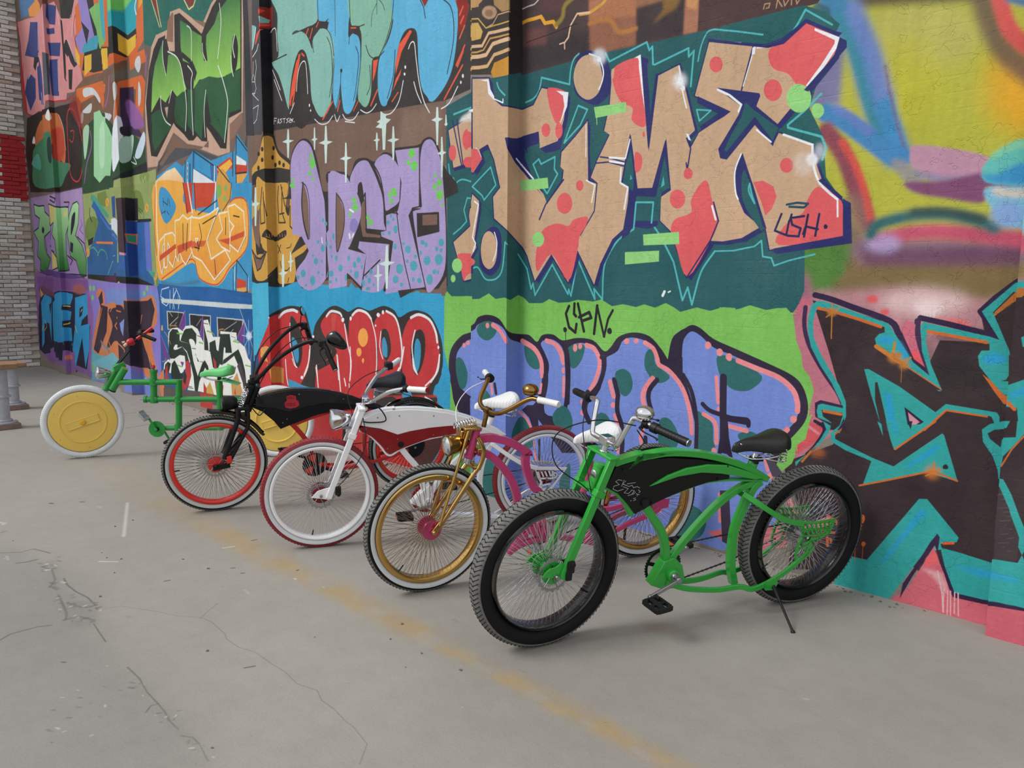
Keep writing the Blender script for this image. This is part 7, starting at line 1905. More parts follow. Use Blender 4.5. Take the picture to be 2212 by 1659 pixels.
# ---------------------------------------------------------------- setting: painted wall, brick wall, floor
YB = 4.05; XL, XR = -16.25, 1.6; HW = 7.0
PIL = [(-14.85, -14.45, .07), (-11.68, -11.24, .15), (-7.73, -7.386, .10), (-4.261, -3.886, .136), (-.786, -.41, .12)]
OPS_WALL = parse(PAINT)
def s_of(x):
    """arc length along the wall profile of bay position x (pilaster flanks add their depth)"""
    s = x - XL
    for a, b, d in PIL:
        if x > a + 1e-6: s += 2 * d if x >= b - 1e-6 else d
    return s
SECT = [(0.0, s_of(-7.73), 6.9, .006), (s_of(-7.73), s_of(-4.261), 5.0, .0036), (s_of(-4.261), s_of(XR) , 3.7, .0022)]
def paint_material(i, s0, s1, hei, res):
    m = bpy.data.materials.new('sprayed_wall_paint_%d' % i); m.use_nodes = True; n = m.node_tree; b = n.nodes['Principled BSDF']; lk = n.links.new
    wid = s1 - s0; im = make_image('mural_%d' % i, OPS_WALL, s0, wid, hei, res, '857a72')
    tx = n.nodes.new('ShaderNodeTexImage'); tx.image = im; tx.extension = 'CLIP'; tx.interpolation = 'Linear'
    tc = n.nodes.new('ShaderNodeTexCoord')
    bare = n.nodes.new('ShaderNodeMix'); bare.data_type = 'RGBA'; bare.inputs[6].default_value = (*lin('8a7f76'), 1)
    lk(tx.outputs['Alpha'], bare.inputs[0]); lk(tx.outputs['Color'], bare.inputs[7])
    # faded / dirty paint variation
    n1 = n.nodes.new('ShaderNodeTexNoise'); n1.inputs['Scale'].default_value = 2.2; n1.inputs['Detail'].default_value = 7; n1.inputs['Roughness'].default_value = .65
    n2 = n.nodes.new('ShaderNodeTexNoise'); n2.inputs['Scale'].default_value = 38; n2.inputs['Detail'].default_value = 5; n2.inputs['Roughness'].default_value = .7
    n3 = n.nodes.new('ShaderNodeTexNoise'); n3.inputs['Scale'].default_value = 9; n3.inputs['Detail'].default_value = 3
    ms = n.nodes.new('ShaderNodeMapping'); ms.inputs['Scale'].default_value = (2.6, 2.6, .25)
    for q in (n1, n2): lk(tc.outputs['Object'], q.inputs['Vector'])
    lk(tc.outputs['Object'], ms.inputs['Vector']); lk(ms.outputs[0], n3.inputs['Vector'])
    def rng(src, a, c_, lo=.3, hi=.7):
        r = n.nodes.new('ShaderNodeMapRange'); r.inputs[1].default_value = lo; r.inputs[2].default_value = hi; r.inputs[3].default_value = a; r.inputs[4].default_value = c_; lk(src, r.inputs[0]); return r.outputs[0]
    def mul(a, c_):
        q = n.nodes.new('ShaderNodeMath'); q.operation = 'MULTIPLY'; lk(a, q.inputs[0]); lk(c_, q.inputs[1]); return q.outputs[0]
    f = mul(mul(rng(n1.outputs['Fac'], .90, 1.08), rng(n2.outputs['Fac'], .93, 1.06)), rng(n3.outputs['Fac'], .95, 1.04))
    sc = n.nodes.new('ShaderNodeVectorMath'); sc.operation = 'SCALE'; lk(bare.outputs[2], sc.inputs[0]); lk(f, sc.inputs['Scale'])
    # dusty veil: a little grey over all paint
    veil = n.nodes.new('ShaderNodeMix'); veil.data_type = 'RGBA'; veil.inputs[7].default_value = (*lin('9a9590'), 1); lk(rng(n1.outputs['Fac'], 0, .06), veil.inputs[0]); lk(sc.outputs[0], veil.inputs[6])
    lk(veil.outputs[2], b.inputs['Base Color'])
    b.inputs['Roughness'].default_value = .7; b.inputs['Specular IOR Level'].default_value = .16
    # relief: rolled paint grain, old brick courses ghosting through, cracks
    br = n.nodes.new('ShaderNodeTexBrick'); br.inputs['Scale'].default_value = 1.0; br.inputs['Brick Width'].default_value = .26; br.inputs['Row Height'].default_value = .075
    br.inputs['Mortar Size'].default_value = .006; br.inputs['Mortar Smooth'].default_value = .9; br.inputs['Color1'].default_value = (1, 1, 1, 1); br.inputs['Color2'].default_value = (.8, .8, .8, 1); br.inputs['Mortar'].default_value = (.3, .3, .3, 1)
    sep = n.nodes.new('ShaderNodeSeparateXYZ'); cmb = n.nodes.new('ShaderNodeCombineXYZ'); lk(tc.outputs['Object'], sep.inputs[0]); lk(sep.outputs[0], cmb.inputs[0]); lk(sep.outputs[2], cmb.inputs[1]); lk(cmb.outputs[0], br.inputs['Vector'])
    vo = n.nodes.new('ShaderNodeTexVoronoi'); vo.feature = 'DISTANCE_TO_EDGE'; vo.inputs['Scale'].default_value = 1.6
    dis = n.nodes.new('ShaderNodeVectorMath'); dis.operation = 'ADD'; nz = n.nodes.new('ShaderNodeTexNoise'); nz.inputs['Scale'].default_value = 5; nz.inputs['Detail'].default_value = 4; lk(tc.outputs['Object'], nz.inputs['Vector'])
    lk(tc.outputs['Object'], dis.inputs[0]); lk(nz.outputs['Color'], dis.inputs[1]); lk(dis.outputs[0], vo.inputs['Vector'])
    crk = rng(vo.outputs['Distance'], .35, 1, 0, .006)
    h = n.nodes.new('ShaderNodeMath'); h.operation = 'MULTIPLY_ADD'; lk(mul(br.outputs['Color'], rng(n1.outputs['Fac'], 0, 1, .45, .7)), h.inputs[0]); h.inputs[1].default_value = .55
    h2 = n.nodes.new('ShaderNodeMath'); h2.operation = 'MULTIPLY_ADD'; lk(n2.outputs['Fac'], h2.inputs[0]); h2.inputs[1].default_value = .8; lk(crk, h2.inputs[2]); lk(h2.outputs[0], h.inputs[2])
    bp = n.nodes.new('ShaderNodeBump'); bp.inputs['Strength'].default_value = .55; bp.inputs['Distance'].default_value = .006; lk(h.outputs[0], bp.inputs['Height']); lk(bp.outputs[0], b.inputs['Normal'])
    return m
WALL_MATS = [paint_material(i, *s) for i, s in enumerate(SECT)]
def wall_mesh(name, faces, parent=None, kind=None):
    """faces: (x0,y0,x1,y1,s0,s1); UVs are wall metres inside the section's texture"""
    me = bpy.data.meshes.new(name); vs, fs, uv, mi = [], [], [], []
    for x0, y0, x1, y1, s0, s1 in faces:
        k = next(i for i, q in enumerate(SECT) if (s0 + s1) / 2 <= q[1] + 1e-6); a, b, hei, _ = SECT[k]; o = len(vs)
        vs += [(x0, y0, -.02), (x1, y1, -.02), (x1, y1, HW), (x0, y0, HW)]; fs.append((o, o + 1, o + 2, o + 3)); mi.append(k)
        uv += [((s0 - a) / (b - a), -.02 / hei), ((s1 - a) / (b - a), -.02 / hei), ((s1 - a) / (b - a), HW / hei), ((s0 - a) / (b - a), HW / hei)]
    me.from_pydata(vs, [], fs); L_ = me.uv_layers.new(name='wall_metres')
    L_.data.foreach_set('uv', [c for q in uv for c in q]); me.polygons.foreach_set('material_index', mi)
    for m in WALL_MATS: me.materials.append(m)
    o = bpy.data.objects.new(name, me); COL.objects.link(o)
    if parent: o.parent = parent
    if kind: o['kind'] = kind
    return o
bays = []; x = XL; s = 0.0; pil = []
for a, b, d in PIL:
    bays.append((x, YB, a, YB, s, s + a - x)); s += a - x
    pil.append([(a, YB, a, YB - d, s, s + d), (a, YB - d, b, YB - d, s + d, s + d + b - a), (b, YB - d, b, YB, s + d + b - a, s + 2 * d + b - a)]); s += 2 * d + b - a; x = b
bays.append((x, YB, XR, YB, s, s + XR - x))
wall = wall_mesh('wall_back', bays, kind='structure')
for p in pil: wall_mesh('pilaster', p, wall)
core = MB().box(((XL + XR) / 2, YB + .201, HW / 2), (XR - XL, .4, HW)).build('wall_core', mat('old_plaster', '8a7f76', .9), wall, smooth=False)

# brick end wall: every brick in view is a piece
wl = MB(); wl.box((XL - .2, -1.2, HW / 2), (.372, 11.3, HW)); mortar = mat('lime_mortar', 'a8a29a', .95, noise=.15, nscale=12, bump=.4, bscale=40)
wleft = wl.build('wall_left', mortar, smooth=False, kind='structure')
BC = [mat('brick_%s' % n_, c_, .9, noise=.16, nscale=25, bump=.5, bscale=70) for n_, c_ in (('limewashed', 'd2cec8'), ('grey', 'bfbab2'), ('tan', 'c4b9b0'), ('rosy', 'b8a196'), ('pale', 'dbd8d4'))]
BRED = mat('brick_sprayed_red', 'a5242a', .8, noise=.12, nscale=25, bump=.4, bscale=70)
rb = random.Random(4)
def brick_shape():
    m = MB(); m.box((0, 0, 0), (.05, .238, .061))
    vs = [Vector(v) + Vector((rb.uniform(-.004, .004), rb.uniform(-.005, .005), rb.uniform(-.004, .004))) for v in m.v]; m.v = [tuple(v) for v in vs]; return m
shapes = {}
rest = MB(); nb = 0
for row in range(int(HW / .0725)):
    z = .036 + row * .0725; off = .127 * (row % 2)
    for k in range(42):
        y = YB - .124 - off * 1.0 - k * .252 + rb.uniform(-.005, .005)
        if y < -6: break
        if k <= 2 and nb < 300:
            rough = z < 3.4
            red = 3.02 < z < 4.10 and y > 3.60 + .2 * max(0, z - 3.75)
            ci = 5 if red else rb.choices(range(5), (3, 3, 2, 1 + 2 * (z < 1.0), 3 if z > 2 else 1))[0]
            key = (ci, rb.randrange(3))
            if key not in shapes:
                o = brick_shape().build('brick', (BC + [BRED])[ci], wleft, smooth=False, bevel=.006); shapes[key] = o.data
            else:
                o = bpy.data.objects.new('brick', shapes[key]); COL.objects.link(o); o.parent = wleft
                bv = o.modifiers.new('bevel', 'BEVEL'); bv.width = .006; bv.segments = 2
            o.location = (XL - .008 + rb.uniform(-.010, .008) * (1.6 if rough else 1), y, z); o.rotation_euler = (rb.uniform(-.03, .03), 0, rb.uniform(-.02, .02)); nb += 1
        else: rest.mi = rb.randrange(4); rest.box((XL - .01 + rb.uniform(-.006, .006), y, z), (.05, .238, .061))
m = MB(); m.plate([(YB - .03, 3.0), (YB - .36, 3.04), (YB - .42, 3.2), (YB - .44, 3.75), (YB - .36, 4.05), (YB - .2, 4.14), (YB - .02, 4.0)], 0, .008); m.v = [(XL - .004 + a[1], a[0], a[2]) for a in m.v]; m.build('red_paint_patch', BRED, wleft, smooth=False, label='red sprayed patch on the brick wall')
rest.build('far_bricks', BC, wleft, smooth=False, kind='stuff')

# floor
def floor_material():
    m = bpy.data.materials.new('worn_concrete'); m.use_nodes = True; n = m.node_tree; b = n.nodes['Principled BSDF']; lk = n.links.new
    ops = parse(FLOOR); rf = random.Random(5)
    for i in range(420):   # specks, chips and scuffs in the screed
        x_, y_ = rf.uniform(500, 11000), rf.uniform(0, 5400); k_ = rf.random() < .2
        ops.append(('l', rf.choice(['8b8781', 'bdb9b2', '7d7973', '938d84']), 0, .3 if k_ else .5, rf.uniform(10, 22) if k_ else rf.uniform(3, 6), [(x_, y_), (x_ + rf.uniform(-20, 20) * (4 if k_ else 1), y_ + rf.uniform(-12, 12))]))
    im = make_image('floor_marks', ops, 0, 11.6, 5.8, .0034, '95918a')
    tc = n.nodes.new('ShaderNodeTexCoord'); tx = n.nodes.new('ShaderNodeTexImage'); tx.image = im; tx.extension = 'CLIP'
    mpn = n.nodes.new('ShaderNodeMapping'); mpn.inputs['Location'].default_value = (10 / 11.6, 1.5 / 5.8, 0); mpn.inputs['Scale'].default_value = (1 / 11.6, 1 / 5.8, 1)
    lk(tc.outputs['Object'], mpn.inputs['Vector']); lk(mpn.outputs[0], tx.inputs['Vector'])
    base = n.nodes.new('ShaderNodeMix'); base.data_type = 'RGBA'; base.inputs[6].default_value = (*lin('95918a'), 1); lk(tx.outputs['Alpha'], base.inputs[0]); lk(tx.outputs['Color'], base.inputs[7])
    def noise(s_, d=6, r=.6):
        q = n.nodes.new('ShaderNodeTexNoise'); q.inputs['Scale'].default_value = s_; q.inputs['Detail'].default_value = d; q.inputs['Roughness'].default_value = r; lk(tc.outputs['Object'], q.inputs['Vector']); return q.outputs['Fac']
    def rng(src, a, c_, lo=.3, hi=.7):
        r = n.nodes.new('ShaderNodeMapRange'); r.inputs[1].default_value = lo; r.inputs[2].default_value = hi; r.inputs[3].default_value = a; r.inputs[4].default_value = c_; lk(src, r.inputs[0]); return r.outputs[0]
    def mul(a, c_):
        q = n.nodes.new('ShaderNodeMath'); q.operation = 'MULTIPLY'; lk(a, q.inputs[0]); lk(c_, q.inputs[1]); return q.outputs[0]
    A, B_, C_ = noise(.7), noise(7, 8, .7), noise(120, 3, .7)
    f = mul(mul(rng(A, .93, 1.05), rng(B_, .94, 1.05)), rng(C_, .93, 1.06))
    sc = n.nodes.new('ShaderNodeVectorMath'); sc.operation = 'SCALE'; lk(base.outputs[2], sc.inputs[0]); lk(f, sc.inputs['Scale']); lk(sc.outputs[0], b.inputs['Base Color'])
    b.inputs['Roughness'].default_value = .72; b.inputs['Specular IOR Level'].default_value = .35
    h = n.nodes.new('ShaderNodeMath'); h.operation = 'MULTIPLY_ADD'; h.inputs[1].default_value = .25; lk(C_, h.inputs[0])
    bw = n.nodes.new('ShaderNodeRGBToBW'); lk(tx.outputs['Color'], bw.inputs[0])
    h1 = n.nodes.new('ShaderNodeMath'); h1.operation = 'MULTIPLY_ADD'; h1.inputs[1].default_value = 2.2; lk(bw.outputs[0], h1.inputs[0]); lk(B_, h1.inputs[2]); lk(h1.outputs[0], h.inputs[2])
    bp = n.nodes.new('ShaderNodeBump'); bp.inputs['Strength'].default_value = .5; bp.inputs['Distance'].default_value = .006; lk(h.outputs[0], bp.inputs['Height']); lk(bp.outputs[0], b.inputs['Normal'])
    return m
fl = MB(); fl.box((-5, -3, -.15), (26, 16, .3)); fl.build('floor', floor_material(), smooth=False, kind='structure')

# concrete rubble at the foot of the wall and loose grit
gm = mat('grit', '6f6a62', .95)
for nm, lab, pts in (('debris', 'small dark crumbs of dirt scattered on the open concrete floor', [(-3.4 + rb.uniform(-2.2, 1.8), 1.2 + rb.uniform(-.6, .9)) for _ in range(26)]),
                     ('rubble', 'crumbled plaster and grit lying along the foot of the painted wall', [(rb.choice((-10.6, -10, -9.2, -8.4, -6.5, -5.5, -3, -2.2, -1.4)) + rb.uniform(-.35, .35), 4.025 - abs(rb.gauss(0, .03))) for _ in range(260)])):
    g = MB()
    for px_, py_ in pts:
        s_ = rb.uniform(.003, .009); 
        g.box((px_, py_, s_ * .3), (s_ * 1.4, s_, s_ * .7), Matrix.Rotation(rb.uniform(0, 3), 3, 'Z'))
    o = g.build(nm, gm, smooth=False, label=lab, kind='stuff'); o['category'] = 'debris'

# steel pipe posts at the left edge
def pipe_post(loc, h, label, cap='8a6a50'):
    t = empty('pipe_post', Matrix.Translation(loc), label, 'post', 'pipe posts at the left edge')
    zi = mat('galvanised_pipe', 'a9adb4', .55, .15, noise=.12, nscale=18, bump=.2); wd_ = mat('weathered_board', cap, .9, noise=.25, nscale=14, bump=.6, bscale=50)
    MB().box((0, 0, .03), (.30, .30, .06)).build('base_block', mat('brown_block', '7d6a60', .9, noise=.2, nscale=20), t, smooth=False, bevel=.006)
    MB().lathe([(0, .06), (.15, .06), (.15, .075), (0, .075)], ax=(0, 0, 1), n=32).build('flange', zi, t)
    MB().lathe([(.085, .075), (.085, h - .05)], ax=(0, 0, 1), n=32).build('pipe', zi, t)
    for z in (.075, h * .48, h * .9):
        MB().lathe([(.085, z), (.105, z + .003), (.105, z + .02), (.085, z + .025)], ax=(0, 0, 1), n=32).build('collar', zi, t)
    MB().box((0, 0, h - .025), (.34, .30, .05)).build('cap_board', wd_, t, smooth=False, bevel=.006, label='weathered brown board on top')
    return t
pipe_post((-9.62, 1.99, 0), .70, 'grey steel pipe post nearer the camera, at the left edge of the picture')
pipe_post((-11.0, 2.40, 0), .58, 'shorter grey pipe post standing behind the nearer one at the left edge')

# side profiles measured in each bike's own plane (metres)
TR = {
'green.c_tube': [(0.299,0.673),(0.339,0.64),(0.379,0.545),(0.41,0.444),(0.413,0.332),(0.404,0.239),(0.376,0.15)],
'green.arc': [(0.299,0.673),(0.407,0.65),(0.513,0.588),(0.613,0.496),(0.696,0.404),(0.754,0.33)],
'green.down': [(0.918,0.607),(0.866,0.538),(0.821,0.476),(0.791,0.401),(0.781,0.326)],
'green.strip': [(1.129,0.724),(1.072,0.689),(1.021,0.636),(0.987,0.576)],
'green.lower': [(0.78,0.227),(0.689,0.188),(0.591,0.17),(0.5,0.165),(0.397,0.173)],
'green.stay_low': [(0.434,0.199),(0.336,0.158),(0.258,0.174),(0.169,0.212),(0.098,0.256),(0.067,0.283)],
'green.stay_up': [(0.412,0.63),(0.339,0.583),(0.246,0.526),(0.164,0.488),(0.082,0.468)],
'green.plate': [(0.101,0.477),(0.02,0.465),(-0.11,0.463),(-0.088,0.41),(-0.031,0.379),(0.014,0.384),(0.037,0.31),(0.093,0.255),(0.1,0.318),(0.091,0.37),(0.071,0.406)],
'green.stay_up_far': [(0.271,0.567),(0.163,0.488),(0.051,0.457),(-0.06,0.445)],
'green.top_out': [(1.098,0.827),(1.045,0.84),(0.978,0.852),(0.973,0.844),(0.849,0.856),(0.727,0.846),(0.608,0.824),(0.493,0.79),(0.38,0.746),(0.266,0.682)],
'green.top_in': [(1.097,0.813),(1.044,0.823),(0.976,0.835),(0.971,0.829),(0.846,0.835),(0.724,0.822),(0.605,0.801),(0.49,0.772)],
'green.blade': [(0.921,0.712),(0.834,0.756),(0.739,0.783),(0.625,0.791),(0.513,0.778),(0.402,0.74),(0.297,0.697),(0.354,0.695),(0.439,0.715),(0.555,0.742),(0.659,0.755),(0.78,0.746)],
'green.tank': [(1.092,0.812),(1.021,0.828),(0.93,0.838),(0.913,0.836),(0.824,0.834),(0.669,0.814),(0.49,0.772),(0.497,0.709),(0.616,0.701),(0.707,0.681),(0.81,0.652),(0.916,0.613),(0.979,0.584),(1.021,0.636),(1.072,0.689),(1.134,0.725)],
'green.bottom_edge': [(0.979,0.584),(0.916,0.613),(0.809,0.651),(0.81,0.652),(0.707,0.681),(0.615,0.699),(0.496,0.7),(0.371,0.687),(0.27,0.68)],
'green.head': [(1.152,0.848),(1.159,0.828),(1.191,0.721)],
'green.bb': [(0.721,0.248),(0.782,0.301)],
'green.seatpost': [(0.358,0.733),(0.344,0.775),(0.344,0.804)],
'green.saddle': [(0.506,0.883),(0.325,0.924),(0.188,0.85),(0.215,0.809),(0.435,0.839)],
'green.fork_l': [(-0.228,0.856),(-0.183,0.71),(-0.094,0.538),(-0.029,0.349)],
'green.fork_r': [(-0.224,0.858),(-0.158,0.719),(-0.125,0.566),(-0.049,0.395)],
'green.axle_l': [(0.009,0.37)],
'green.drop': [(0.067,0.367),(0.054,0.385),(0.031,0.401),(0.003,0.403),(-0.02,0.417),(-0.065,0.409),(-0.049,0.346),(0.018,0.356)],
'green.axle_r': [(0.013,0.376)],
'green.bar': [(-0.327,0.415,1.039),(-0.303,0.255,1.047),(-0.289,0.194,1.055),(-0.281,0.135,1.059),(-0.241,0.117,0.957),(-0.238,0.074,0.923)],
'green.stem': [(-0.253,0.864),(-0.241,0.907)],
'green.bell': [(-0.36,1.055)],
'green.kick': [(0.239,0.178),(0.07,-0.103)],
'green.pedal_l': [(0.9,0.191)],
'green.crank_l': [(0.797,0.316),(0.912,0.204)],
'green.pedal_r': [(0.603,0.372)],
'green.ring': [(0.748,0.272),(0.759,0.37),(0.847,0.285),(0.65,0.259),(0.736,0.172)],
'green.chain_low': [(0.654,0.187),(0.533,0.209),(0.311,0.249),(0.202,0.278),(0.091,0.308)],
'green.chain_up': [(0.667,0.366),(0.538,0.373),(0.397,0.375),(0.338,0.38),(0.22,0.397),(0.09,0.41)],
'pink.top': [(1.057,0.795),(0.99,0.797),(0.908,0.775),(0.84,0.741),(0.781,0.702)],
'pink.top2': [(0.784,0.699),(0.787,0.646),(0.763,0.563),(0.731,0.5),(0.694,0.466),(0.656,0.313),(0.609,0.221)],
'pink.mid': [(1.065,0.731),(0.997,0.704),(0.929,0.643),(0.87,0.563),(0.832,0.478),(0.821,0.423),(0.828,0.406),(0.778,0.277),(0.729,0.226)],
'pink.low': [(0.867,0.137),(0.808,0.174),(0.727,0.191),(0.637,0.199),(0.546,0.19),(0.451,0.162),(0.354,0.135),(0.308,0.11)],
'pink.front_tri': [(0.865,0.142),(0.809,0.197),(0.742,0.256),(0.679,0.293)],
'pink.head': [(1.072,0.852),(1.086,0.776),(1.105,0.716)],
'pink.seat_tube': [(0.385,0.603),(0.397,0.529),(0.423,0.435),(0.361,0.224),(0.389,0.181),(0.361,0.141)],
'pink.bb': [(0.648,0.221)],
'pink.stay1': [(0.395,0.223),(0.229,0.213),(0.141,0.243),(0.011,0.269),(-0.121,0.307)],
'pink.stay2': [(0.406,0.294),(0.29,0.335),(0.209,0.36)],
'pink.plate': [(0.078,0.287),(0.022,0.324),(-0.047,0.334),(-0.123,0.329),(-0.122,0.289),(-0.021,0.288),(0.056,0.257)],
'pink.saddle': [(0.527,0.783),(0.37,0.835),(0.224,0.788),(0.231,0.719),(0.444,0.74)],
'pink.post': [(0.394,0.684),(0.385,0.603)],
'pink.forkrear_l': [(-0.211,0.827),(-0.241,0.764),(-0.225,0.684),(-0.149,0.569),(-0.033,0.408)],
'pink.strut_l': [(-0.207,0.858),(-0.144,0.697),(-0.087,0.54),(-0.028,0.409)],
'pink.forkrear_r': [(-0.146,0.749),(-0.133,0.662),(-0.141,0.562),(-0.065,0.434),(-0.018,0.392)],
'pink.axle_l': [(0.003,0.345)],
'pink.axle_r': [(-0.073,0.282)],
'pink.bar': [(-0.554,0.361,1.057),(-0.454,0.292,1.05),(-0.378,0.266,1.043),(-0.316,0.225,0.987),(-0.306,0.096,0.947)],
'pink.stem': [(-0.301,0.947),(-0.286,0.851)],
'pink.clamp': [(-0.302,0.937)],
'pink.bell': [(-0.468,1.039)],
'pink.light': [(-0.122,0.773),(-0.189,0.772)],
'pink.spring': [(-0.143,0.862),(-0.234,0.871)],
'white.top': [(1.161,0.792),(1.119,0.814),(1.033,0.834),(0.975,0.837),(0.984,0.835),(0.885,0.835),(0.766,0.824),(0.646,0.802),(0.522,0.766),(0.422,0.723)],
'white.tail': [(0.422,0.723),(0.332,0.688),(0.267,0.646),(0.362,0.636)],
'white.tank_w': [(1.164,0.789),(1.09,0.823),(1.004,0.835),(0.984,0.835),(0.885,0.835),(0.766,0.824),(0.646,0.802),(0.522,0.766),(0.428,0.724),(0.521,0.719),(0.644,0.722),(0.765,0.716),(0.884,0.701),(0.96,0.684),(1.059,0.725),(1.173,0.749)],
'white.tank_r': [(1.19,0.732),(1.147,0.743),(1.067,0.722),(1.059,0.725),(0.96,0.684),(0.884,0.701),(0.765,0.716),(0.644,0.722),(0.521,0.719),(0.433,0.693),(0.582,0.67),(0.764,0.649),(0.925,0.597),(1.007,0.562),(1.059,0.623),(1.117,0.68),(1.174,0.71)],
'white.under': [(1.187,0.717),(1.131,0.69),(1.067,0.62),(1.009,0.553),(0.925,0.594),(0.764,0.644),(0.582,0.665),(0.427,0.686),(0.331,0.647)],
'white.bbtube': [(0.942,0.579),(0.895,0.534),(0.84,0.462),(0.822,0.367),(0.78,0.292),(0.772,0.234)],
'white.bb': [(0.765,0.227)],
'white.bbplate': [(0.874,0.24),(0.827,0.289),(0.753,0.379),(0.718,0.376),(0.752,0.315),(0.772,0.26),(0.751,0.215),(0.778,0.21)],
'white.lower': [(0.75,0.186),(0.652,0.145),(0.531,0.123),(0.372,0.101),(0.306,0.087),(0.204,0.138)],
'white.c_tube': [(0.342,0.6),(0.397,0.521),(0.425,0.401),(0.422,0.285),(0.36,0.11)],
'white.stay_up': [(0.366,0.593),(0.243,0.504),(0.15,0.45),(0.064,0.421)],
'white.plate': [(0.083,0.422),(-0.134,0.404),(-0.046,0.289),(0.009,0.241),(0.042,0.23),(0.033,0.321),(0.054,0.362)],
'white.stay_low': [(0.316,0.1),(0.266,0.14),(0.27,0.197),(0.181,0.245),(0.036,0.249)],
'white.arc': [(0.33,0.618),(0.455,0.575),(0.548,0.521),(0.627,0.469),(0.705,0.365),(0.759,0.262)],
'white.head': [(1.158,0.863),(1.193,0.776),(1.227,0.695)],
'white.fork_l': [(-0.24,0.847),(-0.172,0.678),(-0.043,0.33)],
'white.fork_r': [(-0.211,0.845),(-0.153,0.681),(-0.115,0.574),(-0.041,0.391)],
'white.drop': [(0.051,0.338),(0.02,0.371),(-0.013,0.38),(-0.052,0.389),(-0.068,0.346),(-0.045,0.318),(-0.001,0.328)],
'white.axle_l': [(0.001,0.342)],
'white.axle_r': [(0.066,0.362)],
'white.bar': [(-0.591,0.477,1.051),(-0.483,0.408,1.032),(-0.4,0.367,1.009),(-0.302,0.243,0.945),(-0.259,0.126,0.898)],
'white.light': [(-0.123,0.787)],
'white.saddle': [(0.476,0.893),(0.308,0.911),(0.194,0.863),(0.208,0.801),(0.335,0.794),(0.4,0.84)],
'white.post': [(0.344,0.77),(0.364,0.696)],
'white.pedal_r': [(0.164,0.343)],
'white.ring': [(0.762,0.251)],
'black.tank_top': [(1.166,0.787),(1.075,0.819),(0.976,0.834),(0.875,0.838),(0.703,0.822),(0.526,0.776),(0.461,0.75),(0.237,0.66)],
'black.tank_bot': [(1.199,0.734),(1.122,0.694),(1.044,0.619),(0.998,0.558),(0.917,0.587),(0.738,0.645),(0.525,0.673),(0.46,0.676),(0.335,0.663),(0.236,0.638)],
'black.tank_mid': [(1.167,0.736),(1.043,0.717),(0.937,0.681),(0.835,0.709),(0.668,0.727),(0.468,0.721),(0.237,0.653)],
'black.redline': [(0.985,0.557),(0.897,0.585),(0.731,0.637),(0.554,0.668),(0.445,0.667),(0.297,0.642),(0.221,0.606)],
'black.down': [(0.924,0.602),(0.87,0.526),(0.822,0.471),(0.773,0.364),(0.759,0.297)],
'black.bb': [(0.763,0.282)],
'black.ring': [(0.763,0.277),(0.862,0.288),(0.763,0.381)],
'black.head': [(1.139,0.861),(1.206,0.687)],
'black.leg_l': [(-0.212,0.759),(-0.208,0.617),(-0.088,0.343)],
'black.strut_l': [(-0.165,0.755),(-0.144,0.669),(-0.059,0.415),(-0.039,0.375)],
'black.strut_r': [(-0.15,0.713),(-0.068,0.496),(-0.02,0.381)],
'black.axle_l': [(-0.014,0.327)],
'black.axle_r': [(-0.015,0.231)],
'black.bar': [(-0.675,0.932,1.216),(-0.67,0.629,1.236),(-0.648,0.367,1.254),(-0.534,0.24,1.178),(-0.41,0.144,1.065),(-0.296,0.165,0.937)],
'black.light': [(-0.117,0.758)],
'black.saddle': [(0.36,0.867),(0.151,0.893),(0.08,0.83),(0.148,0.767),(0.3,0.813)],
'black.post': [(0.292,0.768),(0.305,0.665)],
'black.fender_r': [(0.168,0.633),(0.068,0.671),(-0.01,0.689),(-0.13,0.658),(-0.213,0.606)],
'black.fender_f': [(0.027,0.685),(-0.164,0.666),(-0.288,0.569),(-0.351,0.515)],
'black.motor': [(0.219,0.298),(0.078,0.245),(0.068,0.182)],
'black.badge': [(0.967,0.8),(0.88,0.795),(0.88,0.71),(0.968,0.716)],
'black.stay1': [(0.744,0.266),(0.602,0.288),(0.383,0.303)],
'black.pedal_r': [(0.165,0.028)],
'black.crank': [(0.594,0.162),(0.397,0.169)],
'black.chainr': [(0.952,0.253),(0.862,0.258),(0.678,0.246),(0.613,0.254)],
'far.main': [(1.412,0.686),(0.852,0.687)],
'far.drop': [(0.856,0.701),(0.879,0.242)],
'far.low': [(1.168,0.532),(0.869,0.532),(0.31,0.532),(-0.11,0.527)],
'far.post': [(1.07,0.791),(1.086,0.509)],
'far.seat': [(0.494,0.687),(0.508,0.38),(0.514,0.25)],
'far.bbt': [(1.015,0.27),(0.882,0.274),(0.775,0.279),(0.513,0.269)],
'far.head': [(1.322,0.809),(1.433,0.627)],
'far.bb': [(1.06,0.261)],
'far.forkt': [(-0.304,0.813),(-0.201,0.616)],
'far.axle': [(0.023,0.337)],
'far.stem': [(-0.288,0.818),(-0.393,0.957),(-0.472,1.064),(-0.594,1.181)],
'far.light': [(-0.177,0.764)],
'far.bar': [(-0.623,0.099,1.062),(-0.544,0.173,1.116)],
'far.saddle': [(0.638,0.733),(0.39,0.747),(0.348,0.683)],
'far.pedal_l': [(1.134,0.43)],
'far.ring': [(1.019,0.284),(1.107,0.284)],
'far.pedal_r': [(0.876,0.059)],
'far.axle_r': [(-0.004,0.338)],
'far.toy': [(-0.422,1.043),(-0.375,1.012)],
'far.clamp': [(1.076,0.687),(1.084,0.532),(0.869,0.532),(0.882,0.274)],
'green.kickfoot': [(0.25,0.303,0.036)],
'green.kicktop': [(0.22,0.161)],
'black.barl': [(-0.292,0.977),(-0.39,1.101),(-0.513,1.187),(-0.637,1.232),(-0.693,1.202)],
'black.barr': [(-0.299,0.898),(-0.429,1.03),(-0.554,1.17),(-0.638,1.276),(-0.659,1.29)],
